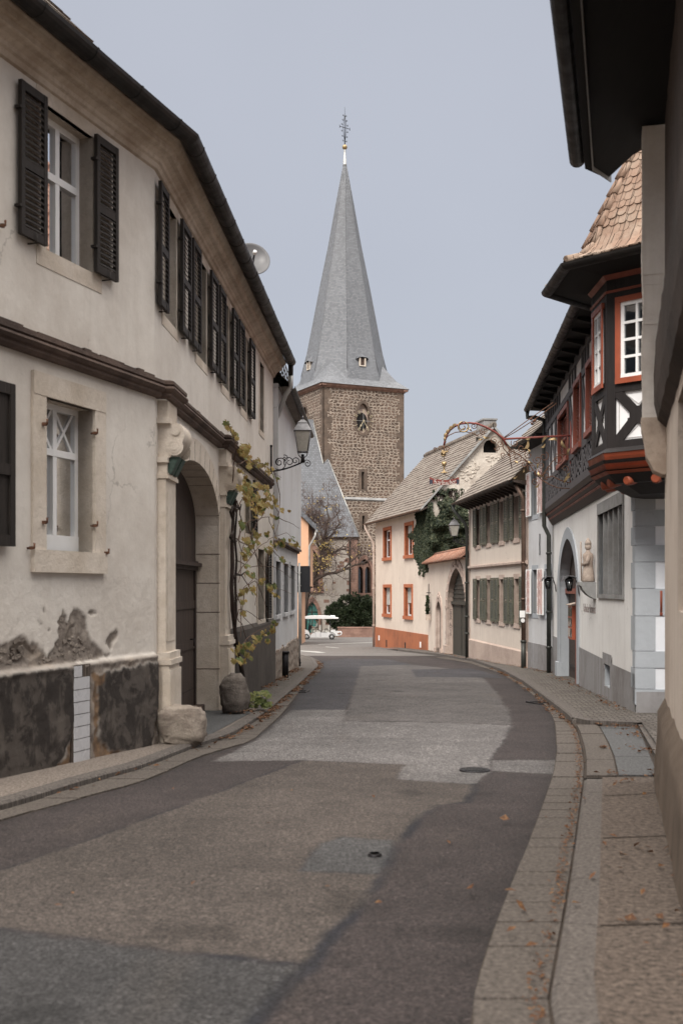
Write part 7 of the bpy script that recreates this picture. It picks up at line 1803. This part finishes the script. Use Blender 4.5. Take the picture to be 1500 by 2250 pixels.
P=[S(*p) for p in top+bot[::-1]]; m.prism([p+V(0,.012,0) for p in P],[p-V(0,.012,0) for p in P]); rb=build('name_ribbon',m,M['dred'],sg)
for x0,x1 in ((943,950),(1002,1008.5)): 
    m=MB(); q=[S(x0,1053),S(x1,1055),S(x1-1,1066.5),S((x0+x1)/2,1063),S(x0+.5,1066)]; m.prism([p+V(0,-.013,0) for p in q],[p-V(0,.02,0) for p in q]); build('ribbon_tail',m,M['navy'],rb)
# broken-pen lettering: strokes of a broad nib
GL={'K':[[(.08,0),(.08,1),(.0,.88)],[(.5,1),(.3,.95),(.12,.55)],[(.12,.55),(.42,.42),(.5,.05),(.6,.0)],[(.0,.0),(.16,.0)]],
'a':[[(.06,.50),(.2,.62),(.36,.52),(.36,.08),(.46,0)],[(.36,.34),(.1,.28),(.06,.08),(.2,0),(.36,.1)]],
'r':[[(.04,.6),(.1,.52),(.1,.06),(.16,0)],[(.1,.46),(.26,.62),(.38,.54)]],'l':[[(.04,1),(.1,.92),(.1,.08),(.2,0)]],
'b':[[(.04,1),(.1,.92),(.1,.06)],[(.1,.5),(.28,.62),(.42,.5),(.42,.12),(.24,0),(.1,.08)]],'c':[[(.38,.56),(.22,.62),(.08,.48),(.08,.12),(.22,0),(.38,.08)]],
'h':[[(.04,1),(.1,.92),(.1,.02)],[(.1,.48),(.26,.62),(.4,.5),(.4,.1),(.3,-.18)]],'e':[[(.08,.32),(.38,.42),(.36,.56),(.22,.62),(.08,.48),(.08,.12),(.22,0),(.38,.08)]]}
ADV={'K':.68,'a':.54,'r':.42,'l':.26,'b':.52,'c':.45,'h':.52,'e':.46}
m=MB(); word='Karlbacher'; tot=sum(ADV[c] for c in word); x0,x1=953.5,1001.0; kx=(x1-x0)/tot; hh=9.6; X=0
for ch in word:
    for stq in GL[ch]:
        for a,b in zip(stq,stq[1:]):
            def tp(p,o):
                x=x0+(X+p[0]+o[0])*kx; u=(x-975.5)/32; y=1063.2+2.2*math.cos(u*PI*.9)-(p[1]+o[1])*hh; return S(x,y,-.016)
            nb=(.030,.040); q=[tp(a,(-nb[0],-nb[1])),tp(b,(-nb[0],-nb[1])),tp(b,nb),tp(a,nb)]
            m.prism(q,[p-V(0,.006,0) for p in q]) if (Vector(a)-Vector(b)).length>.01 else None
    X+=ADV[ch]
build('lettering',m,M['cream2'],rb)
m=MB(); 
for s in (952,1000): m.tube([S(975,1039),S(975,1042),S((975+s)/2,1048),S(s,1053)],.007,5)
build('hanger',m,M['rust'],sg)

# ================================================================ electric cart in front of the church, with its driver
yc=86.0; gzc=gz(yc); kx=1/12.5/29.07; cart=thing('electric_cart',(ray(700)*yc,yc,gzc),'white open electric shuttle cart with flat roof parked before the church door','cart')
X=lambda zx: ray(650)*yc+zx*kx
Hh=lambda zy: gzc+(845-zy)*kx
Wd=.58
def side(mb,pts,y0,y1): mb.prism([V(X(a),yc+y0,Hh(b)) for a,b in pts],[V(X(a),yc+y1,Hh(b)) for a,b in pts])
m=MB(); side(m,[(60,760),(40,700),(60,610),(120,580),(250,570),(340,600),(375,650),(390,700),(395,770),(370,790),(355,740),(320,705),(285,705),(255,740),(245,775)],-Wd,Wd)
side(m,[(395,770),(395,740),(460,660),(540,640),(675,640),(690,650),(800,650),(880,640),(950,650),(1060,690),(1080,730),(1045,735),(1000,700),(960,700),(925,735),(910,785),(395,785)],-Wd,Wd)
side(m,[(950,650),(960,590),(1075,582),(1085,625),(1215,628),(1225,640),(1130,668),(1165,735),(1085,738),(1055,690)],-Wd,Wd)
body=build('body',m,M['cartwhite'],cart)
m=MB(); m.tube([V(X(a),yc-Wd+.06,Hh(b)) for a,b in ((1215,632),(1248,650),(1255,680),(1235,712),(1165,730))],.035,7); m.tube([V(X(a),yc+Wd-.06,Hh(b)) for a,b in ((1215,632),(1248,650),(1255,680),(1235,712),(1165,730))],.035,7); build('bumper',m,M['cartwhite'],cart)
m=MB()
for a,b,c_,d_ in ((540,645,545,765),(675,645,682,770),(395,700,402,770),(800,655,860,660),(460,655,530,660)): m.hexa([V(X(a),yc-Wd-.006,Hh(d_)),V(X(c_),yc-Wd-.006,Hh(d_)),V(X(c_),yc-Wd+.02,Hh(d_)),V(X(a),yc-Wd+.02,Hh(d_))],[V(X(a),yc-Wd-.006,Hh(b)),V(X(c_),yc-Wd-.006,Hh(b)),V(X(c_),yc-Wd+.02,Hh(b)),V(X(a),yc-Wd+.02,Hh(b))])
m.tube([V(X(a),yc-Wd-.005,Hh(b)) for a,b in ((905,760),(930,705),(965,680),(1010,685),(1050,720),(1060,750))],.02,5); m.tube([V(X(a),yc-Wd-.005,Hh(b)) for a,b in ((235,760),(255,715),(285,688),(325,690),(365,740),(380,780))],.02,5); m.tube([V(X(a),yc-Wd-.005,Hh(b)) for a,b in ((945,640),(1020,650),(1070,700),(1085,740))],.016,5)
build('panel_gaps',m,M['tyre'],body)
m=MB(); n=14; T=[];
prof=[(120,262),(180,235),(290,205),(480,192),(800,192),(940,205),(1080,235),(1165,250),(1160,272),(120,275)]
side(m,prof,-Wd-.12,Wd+.12); side(m,[(940,206),(950,188),(1070,188),(1078,236)],-.35,.35); build('roof',m,M['cartwhite'],cart)
def wheel(zx):
    c=V(X(zx),yc-Wd+.02,gzc+.20)
    for yy in (-Wd+.06,Wd-.06):
        w=MB(); w.lathe(V(X(zx),yc+yy,gzc+.195),[(.11,-.07),(.18,-.07),(.195,-.05),(.195,.05),(.18,.07),(.11,.07)],20,axis=V(0,1,0)); o=build('wheel',w,M['tyre'],cart)
        w=MB(); w.lathe(V(X(zx),yc+yy,gzc+.195),[(.02,-.075),(.05,-.07),(.11,-.072),(.115,-.06),(.115,.06),(.11,.072)],20,axis=V(0,1,0)); build('rim',w,M['alloy'],o)
wheel(305); wheel(985)
for nm,pts,mt in (('windscreen_post',[(125,275),(105,560)],'iron'),('windscreen_post',[(395,275),(365,440),(355,560),(395,700)],'iron'),('roof_post',[(700,275),(700,640)],'iron'),('roof_post',[(925,275),(935,450),(945,640)],'iron')):
    for yy in (-Wd+.05,Wd-.05):
        m=MB(); m.tube([V(X(a),yc+yy,Hh(b)) for a,b in pts],.022,6); build(nm,m,M[mt],cart)
m=MB(); m.hexa([V(X(125),yc-Wd+.06,Hh(280)),V(X(128),yc-Wd+.06,Hh(280)),V(X(128),yc+Wd-.06,Hh(280)),V(X(125),yc+Wd-.06,Hh(280))],[V(X(105),yc-Wd+.06,Hh(565)),V(X(109),yc-Wd+.06,Hh(565)),V(X(109),yc+Wd-.06,Hh(565)),V(X(105),yc+Wd-.06,Hh(565))]); build('windscreen',m,M['glass'],cart)
def seat(z0):
    m=MB(); side(m,[(z0,640),(z0,600),(z0+20,585),(z0+190,590),(z0+195,640)],-Wd+.05,Wd-.05); side(m,[(z0+150,600),(z0+165,460),(z0+185,445),(z0+215,450),(z0+225,480),(z0+200,620)],-Wd+.05,Wd-.05); s=build('seat',m,M['seatvinyl'],cart)
    for yy in (-Wd+.03,Wd-.03): m=MB(); m.tube([V(X(z0+60),yc+yy,Hh(640)),V(X(z0+70),yc+yy,Hh(560)),V(X(z0+160),yc+yy,Hh(560))],.016,6); build('armrest',m,M['iron'],s)
seat(480); seat(725)
m=MB(); side(m,[(340,560),(350,470),(380,440),(430,470),(440,520),(400,590),(350,590)],-.45,.45); build('dashboard',m,M['tyre'],cart)
m=MB(); c=V(X(435),yc-.22,Hh(500)); ax=V(1,0,.5).normalized(); m.tube([c+(ax.orthogonal().normalized()*math.cos(a)+ax.cross(ax.orthogonal().normalized())*math.sin(a))*.15 for a in [2*PI*k/14 for k in range(15)]],.014,5); m.tube([c,c-ax*.15-V(0,0,.1)],.016,5); build('steering_wheel',m,M['tyre'],cart)
m=MB(); m.ball(V(X(85),yc-Wd+.02,Hh(655)),.07,8,(1,.5,.8)); build('headlight',m,M['glass'],cart)
m=MB(); m.hexa([V(X(240),yc-Wd+.03,Hh(785)),V(X(920),yc-Wd+.03,Hh(785)),V(X(920),yc+Wd-.03,Hh(785)),V(X(240),yc+Wd-.03,Hh(785))],[V(X(240),yc-Wd+.03,Hh(765)),V(X(920),yc-Wd+.03,Hh(765)),V(X(920),yc+Wd-.03,Hh(765)),V(X(240),yc+Wd-.03,Hh(765))]); m.tube([V(X(1200),yc-Wd+.05,Hh(700)),V(X(1260),yc-Wd+.05,Hh(640)),V(X(1240),yc-Wd+.05,Hh(560)),V(X(1010),yc-Wd+.05,Hh(540))],.012,5); build('chassis',m,M['tyre'],cart)
def skin(name,nodes,edges,mat,parent,sub=1):
    me=bpy.data.meshes.new(name); me.from_pydata([tuple(Vector(p)-root_loc(parent)) for p,_ in nodes],edges,[]); ob=bpy.data.objects.new(name,me); COL.objects.link(ob)
    md=ob.modifiers.new('skin','SKIN'); md.use_smooth_shade=True
    for i,(p,r) in enumerate(nodes):
        me.skin_vertices[0].data[i].radius=(r,r) if not isinstance(r,tuple) else r
    me.skin_vertices[0].data[0].use_root=True
    s=ob.modifiers.new('sub','SUBSURF'); s.levels=sub; s.render_levels=sub
    dg=bpy.context.evaluated_depsgraph_get(); m2=bpy.data.meshes.new_from_object(ob.evaluated_get(dg)); bpy.data.objects.remove(ob); bpy.data.meshes.remove(me)
    m2.materials.clear(); m2.materials.append(mat); o=bpy.data.objects.new(name,m2); COL.objects.link(o)
    if parent: o.parent=parent
    return o
sx=X(590); sz=Hh(590)+.09; sy=yc-.22; P=lambda x,y,z: V(sx+x,sy+y,sz+z)
per=thing('person',P(0,0,0),'person with short dark hair and pale grey jacket driving the white cart','person')
nodes=[(P(0,0,0),.11),(P(.0,0,.22),.10),(P(-.01,0,.40),.12),(P(-.015,0,.50),.05),(P(-.03,0,.57),.052),(P(-.045,0,.66),.085),(P(-.04,0,.74),.07)]
edges=[(0,1),(1,2),(2,3),(3,4),(4,5),(5,6)]
def add(par,p,r): nodes.append((p,r)); edges.append((par,len(nodes)-1)); return len(nodes)-1
add(5,P(-.145,0,.645),.016)
for s in (-1,1):
    a=add(2,P(-.01,s*.19,.42),.055); b=add(a,P(-.06,s*.23,.16),.042); c=add(b,P(-.30,s*.16,.13),.032); h=add(c,P(-.38,s*.15,.15),.028)
    for k in range(4): q=add(h,P(-.43,s*(.12+.022*k),.155+.008*(k%2)),.009); add(q,P(-.455-.004*k,s*(.12+.02*k),.125),.008)
    q=add(h,P(-.40,s*.115,.17),.010); add(q,P(-.43,s*.10,.175),.009)
    a=add(0,P(-.06,s*.10,-.01),.09); b=add(a,P(-.42,s*.12,.03),.062); c=add(b,P(-.40,s*.12,-.36),.042); add(c,P(-.54,s*.12,-.40),.035)
bodyo=skin('body',nodes,edges,M['skin'],per)
jn=[(P(0,0,.02),.135),(P(.0,0,.22),.125),(P(-.01,0,.40),.14),(P(-.015,0,.475),.075)]; je=[(0,1),(1,2),(2,3)]
for s in (-1,1):
    b0=len(jn); jn+=[(P(-.01,s*.19,.42),.07),(P(-.06,s*.235,.16),.056),(P(-.27,s*.165,.13),.044)]; je+=[(2,b0),(b0,b0+1),(b0+1,b0+2)]
skin('jacket',jn,je,M['cloth'],per)
tn=[(P(0,0,.0),.125)]; te=[]
for s in (-1,1):
    b0=len(tn); tn+=[(P(-.06,s*.10,-.01),.10),(P(-.42,s*.12,.03),.074),(P(-.40,s*.12,-.34),.055)]; te+=[(0,b0),(b0,b0+1),(b0+1,b0+2)]
skin('trousers',tn,te,M['trous'],per)
m=MB(); m.sm=True; m.ball(P(-.025,0,.725),.098,10,(1.02,.9,.78)); m.ball(P(.01,0,.68),.085,8,(.85,.95,.9)); build('hair',m,M['hair'],per)
for s in (-1,1): m=MB(); m.ball(P(-.126,s*.032,.665),.010,6); build('eye',m,M['hair'],per)
m=MB(); m.tube([P(-.128,-.025,.605),P(-.134,0,.603),P(-.128,.025,.605)],.006,5); build('mouth',m,M['oxred'],per)

# ================================================================ ivy on the gable and courtyard wall
iv=thing('ivy',(3.9,50.5,gz(50)),'dense dark green ivy covering the gable corner and spilling over the tiled coping','ivy')
poly_=[(915,1130),(930,1124),(941,1110),(946,1106),(948,1128),(958,1142),(968,1128),(970,1110),(982,1092),(990,1100),(996,1120),(1008,1110),(1020,1118),(1027,1130),(1027,1204),(1000,1207),(975,1213),(952,1226),(938,1236),(928,1246),(922,1240),(912,1226),(908,1205),(914,1196),(911,1186),(900,1181),(898,1176),(908,1170),(918,1150),(914,1130)]
rng=random.Random(14); m=MB(); st=MB(); XX=np.array([0.]);
def inside(x,y): return bool(inpoly(np.array([x]),np.array([y]),poly_)[0])
def dsurf(px,py):
    if px<942: p=ORG.P(max(ORG.s_of(px),0),0,0); return p.y
    t=ray(px); a=GW.A; return (t*a.y-a.x)/(GW.d.x-t*GW.d.y)*GW.d.y+a.y
def ileaf(c,n,sz):
    n=n.normalized(); a=n.orthogonal().normalized(); an=rng.uniform(0,6.28); b=n.cross(a); u=(a*math.cos(an)+b*math.sin(an)); v=n.cross(u)
    m.poly([c-u*sz,c-u*sz*.2+v*sz*.75,c+u*sz*.5+v*sz*.45,c+u*sz*1.1+n*sz*.2,c+u*sz*.5-v*sz*.45,c-u*sz*.2-v*sz*.75])
cnt=0
while cnt<14000:
    x=rng.uniform(896,1028); y=rng.uniform(1090,1248)
    if not inside(x+rng.gauss(0,1.5),y+rng.gauss(0,1.8)): continue
    cnt+=1; d=dsurf(x,y); bulk=.22+.45*max(0,noise.noise(V(x*.045,y*.05,2))+.35)+.35*(1 if x>948 else 0)*min(1,max(0,(1215-y)/60))
    if x<948: bulk*=.45
    dep=bulk*rng.uniform(.1,1.0)**.6; p=pos(x,y,d-dep); n=Vector((rng.gauss(-.2,.5),-1+rng.gauss(0,.4),rng.gauss(.45,.5))); ileaf(p,n,rng.uniform(.045,.095))
# trailing strands and bare stems
for pl in ([(925,1240),(922,1250),(921,1262)],[(932,1236),(930,1252),(929,1268)],[(935,1240),(938,1250),(936,1256)],[(948,1232),(952,1228)],[(905,1180),(898,1179)],[(985,1094),(976,1086),(962,1080)],[(1000,1108),(1006,1094),(1003,1084)],[(1012,1112),(1020,1100)]):
    for (x0,y0),(x1,y1) in zip(pl,pl[1:]):
        for k in range(26): t=k/26; x=x0+(x1-x0)*t+rng.gauss(0,1.3); y=y0+(y1-y0)*t+rng.gauss(0,1.3); ileaf(pos(x,y,dsurf(x,y)-rng.uniform(.1,.3)),Vector((rng.gauss(0,.5),-1,rng.gauss(.3,.5))),rng.uniform(.04,.07))
for k in range(900):     # thin edge growth on the rubble
    x=rng.uniform(950,1015); y=rng.uniform(1074,1112); 
    if noise.noise(V(x*.09,y*.09,6))<.12: continue
    ileaf(pos(x,y,dsurf(x,y)-rng.uniform(.06,.2)),Vector((rng.gauss(0,.5),-1,rng.gauss(.3,.5))),rng.uniform(.035,.07))
build('foliage',m,M['ivyleaf'],iv)
for k in range(34):
    x=rng.uniform(966,1010); y=1120; pts=[]
    for j in range(6): x+=rng.gauss(0,2.5); pts.append(pos(x,y-j*9,dsurf(x,y)-.05))
    st.tube(pts,.014,4,False)
build('stem',st,M['bark2'],iv)

# ================================================================ vine beside the gateway
vn=thing('grapevine',LB.P(6.2,gz(19),.15),'autumn grapevine with yellowing leaves climbing the cream house beside the gateway','vine')
rng=random.Random(6); VP=lambda px,py,o=.16: (lambda sz_: LB.P(sz_[0],sz_[1],o))(LB.sz(px,py,o))
m=MB(); cn=MB()
tr=[(540,1540),(533,1490),(528,1455),(521,1420),(514,1385),(511,1340),(510,1290),(513,1240),(512,1190),(513,1140),(514,1095),(512,1062)]
m.tube([VP(x+2.2*math.sin(y*.11),y,.14+.03*math.sin(y)) for x,y in tr],[.045,.04,.036,.038,.032,.036,.03,.033,.03,.026,.022,.02],8)
tr2=[(516,1400),(519,1340),(517,1280),(520,1230),(516,1180),(520,1130),(517,1090)]
m.tube([VP(x,y,.19) for x,y in tr2],[.022,.02,.021,.018,.018,.015,.012],6)
for a in ([(513,1270),(520,1262),(530,1264),(540,1256)],[(514,1120),(522,1112),(527,1120),(530,1108)],[(512,1190),(506,1180),(512,1168)],[(512,1140),(507,1125),(512,1112)]): m.tube([VP(x,y,.18) for x,y in a],[.026,.021,.017,.010],7)
build('trunk',m,M['bark2'],vn)
canes=[[(515,1095),(512,1060),(515,1010),(519,985),(513,960),(503,935),(497,927)],[(516,1060),(522,1020),(545,1010),(560,1015),(575,1020),(600,1035),(618,1050)],[(518,1130),(540,1080),(570,1075),(590,1085),(605,1110)],[(518,1190),(540,1150),(565,1140),(590,1135),(606,1180),(600,1210)],[(520,1262),(545,1230),(570,1200),(600,1180),(630,1170),(655,1195)],[(530,1264),(545,1285),(560,1275),(580,1310),(590,1360)],[(515,1330),(535,1290),(560,1270),(600,1290),(640,1305)],[(514,1380),(525,1340),(548,1345),(575,1365)],[(517,1300),(530,1330),(528,1400)],[(518,1230),(550,1245),(600,1245),(650,1275)],[(600,1035),(616,1085),(612,1150),(585,1240)],[(605,1110),(615,1140),(640,1150),(658,1162)],[(590,1110),(560,1160),(530,1210),(524,1280)],[(545,1150),(570,1250),(560,1330)],[(600,1210),(625,1240),(660,1265)],[(516,1180),(545,1200),(575,1240),(600,1300)],[(520,1100),(530,1140),(526,1190),(535,1230)],[(513,1350),(530,1370),(545,1410)],[(524,1430),(545,1400),(570,1385),(600,1372)],[(540,1290),(530,1350),(560,1380)]]
for c in canes:
    pts=[]; o=.16
    for (x0,y0),(x1,y1) in zip(c,c[1:]):
        for k in range(4): t=k/4; pts.append(VP(x0+(x1-x0)*t+rng.gauss(0,1.0),y0+(y1-y0)*t+rng.gauss(0,1.0),min(o,.42))); o+=.012
    pts.append(VP(*c[-1],min(o,.42))); cn.tube(pts,[.010-.006*k/len(pts) for k in range(len(pts))],4,False)
build('canes',cn,M['drystem'],vn)
m=MB(); g=MB()
def vleaf(mb,c,n,sz):
    n=n.normalized(); dn=V(rng.gauss(0,.35),rng.gauss(0,.2),-1); u=(dn-n*dn.dot(n)).normalized(); v=n.cross(u)
    R=[(0,-.15),(.28,-.42),(.62,-.38),(.55,-.05),(.85,.18),(.52,.35),(.40,.68),(.20,.55),(0,1.0),(-.20,.55),(-.40,.68),(-.52,.35),(-.85,.18),(-.55,-.05),(-.62,-.38),(-.28,-.42)]
    cu=rng.uniform(.1,.45); ctr=mb.vert(c); ids=[mb.vert(c+v*x*sz+u*y*sz-n*(x*x+y*y)*sz*cu+n*rng.uniform(-.05,.05)*sz) for x,y in R]
    for k in range(len(ids)): mb.face((ctr,ids[k],ids[(k+1)%len(ids)]))
spots=[(497,928,3,2),(503,938,3,2),(508,944,3,2),(515,953,4,2),(521,962,3,2),(532,978,9,7),(543,985,9,6),(540,998,7,5),(552,1003,4,4),(545,1011,4,3),(560,1018,10,6),(574,1018,6,4),(585,1020,5,4),(592,1034,6,4),(600,1036,5,4),(612,1050,4,2),(536,1058,12,7),(545,1072,10,6),(560,1066,8,5),(548,1088,14,7),(556,1101,14,7),(568,1092,8,6),(578,1066,8,5),(588,1080,6,5),(596,1095,8,6),(601,1108,6,5),(590,1112,6,5),(573,1110,6,5),(570,1120,5,5),(538,1076,6,5),(531,1038,3,4),(585,1095,8,5),(564,1128,4,4),(598,1132,4,4),(606,1137,3,3),(622,1118,3,2),(635,1122,2,2),(529,1158,8,5),(565,1172,5,4),(587,1172,4,4),(600,1158,4,4),(604,1190,8,5),(600,1203,6,4),(622,1190,6,4),(545,1186,9,4),(561,1190,6,4),(553,1197,4,4),(547,1211,9,4),(587,1210,4,3),(637,1184,3,2),(645,1186,4,3),(652,1192,4,3),(656,1198,3,2),(645,1196,3,3),(623,1230,5,3),(543,1242,5,3),(547,1258,6,4),(558,1264,5,4),(575,1278,8,5),(590,1290,4,4),(600,1288,6,4),(608,1305,5,3),(533,1298,6,4),(544,1291,6,4),(537,1320,4,3),(558,1299,6,4),(534,1349,4,2),(535,1219,3,3),(540,1228,3,2),(524,1420,6,4),(518,1430,5,4),(536,1424,7,5),(545,1415,5,4),(528,1450,6,4),(518,1448,4,4),(548,1440,4,4),(550,1446,3,3),(562,1402,6,5),(572,1398,6,5),(582,1392,4,4),(558,1412,4,4),(590,1385,5,4),(597,1378,4,3),(588,1404,3,3),(600,1365,4,3)]
for x,y,n_,sp in spots:
    for k in range(max(1,int(n_*.78+.5))):
        big=LB.P(LB.s_of(x),0).y; mb=g if rng.random()<(.30 if y>1140 else .15) else m
        vleaf(mb,VP(x+rng.gauss(0,sp),y+rng.gauss(0,sp),rng.uniform(.14,.38)),Vector((rng.gauss(.8,.4),rng.gauss(-.6,.4),rng.gauss(.35,.4))),rng.uniform(.05,.105))
fo=build('leaves',m,M['vineleaf'],vn); lay(build('green_leaves',g,M['vinegreen'],vn),'still green vine leaves')
wd_=thing('weed_clump',VP(563,1562,.25),'low green weeds growing between the boulder and the kerb','weeds')
m=MB(); c=G(566,1571); c=V(c.x,c.y,gz(c.y)+.1)
for k in range(130): a=rng.uniform(0,6.28); r=.2*rng.random()**.5; vleaf(m,c+V(r*math.cos(a),r*1.3*math.sin(a),rng.uniform(.02,.26)),Vector((rng.gauss(0,.5),rng.gauss(-.5,.4),1)),rng.uniform(.035,.065))
build('leaves',m,M['vinegreen'],wd_)

# ================================================================ fallen leaves
m=MB(); rng=random.Random(99)
def fleaf(x,y,z,s):
    a=rng.uniform(0,6.28); u=V(math.cos(a),math.sin(a),rng.gauss(0,.25)); v=V(-math.sin(a),math.cos(a),rng.gauss(0,.35)); c=V(x,y,z+.008+rng.random()*.015)
    m.poly([c-u*s,c-v*s*.5+V(0,0,s*.15),c+u*s*.9,c+v*s*.55+V(0,0,s*.2)])
def rowl(f,y0,y1,n,sp,z,s0=.018,s1=.04,clus=True):
    k=0
    while k<n:
        y=rng.uniform(y0,y1)
        if clus and noise.noise(V(y*.8,3,1))+rng.gauss(0,.2)<0.02: continue
        k+=1; x=f(y)+rng.gauss(0,sp); fleaf(x,y,gz(y)+z,rng.uniform(s0,s1))
rowl(lambda y:KL(y)+.05,13.5,40,1500,.055,.022); rowl(lambda y:KL(y)+.03,9,15,30,.08,.022)
rowl(lambda y:KR(y)-.045,2.5,16,800,.020,.022,.008,.018,False); rowl(lambda y:KR(y)-.06,15.5,34,420,.05,.02)
rowl(lambda y:WL(y)+.13,22,32,420,.08,.105); rowl(lambda y:WR(y)-.12,16.8,50,500,.10,.105)
for px,py,n,s in ((1335,1549,22,.10),(1415,1607,70,.16),(1400,1625,40,.12),(1405,1604,40,.15),(1330,1601,40,.12),(1258,1591,30,.07),(1215,1546,26,.09),(1392,1730,5,.04),(580,1562,50,.1),(545,1582,40,.18),(262,1694,4,.05),(45,1734,2,.03),(285,1678,1,.02),(1352,1735,4,.06),(1428,1660,40,.12),(1460,1716,30,.1),(1347,1713,16,.05),(1325,1655,14,.03),(640,1506,60,.15),(1480,1910,20,.15),(1400,1800,12,.4),(1380,2000,14,.5),(1430,2100,14,.4)):
    p=G(px,py)
    for k in range(n): x,y=p.x+rng.gauss(0,s),p.y+rng.gauss(0,s*1.6); fleaf(x,y,gz(y)+(.11 if (px<600 and py<1640) or (px in (1335,)) else .05 if px>1300 else .024),rng.uniform(.015,.04))
for px,py in ((160,1976),(128,2002),(820,1760),(985,1860),(720,1960),(380,1740),(590,1820),(640,1745),(425,1955)): p=G(px,py); fleaf(p.x,p.y,p.z+.02,.022)
tag(build('fallen_leaves',m,M['fallen']),'scattered brown fallen leaves along the kerbs and gutters','leaves',None,'stuff')
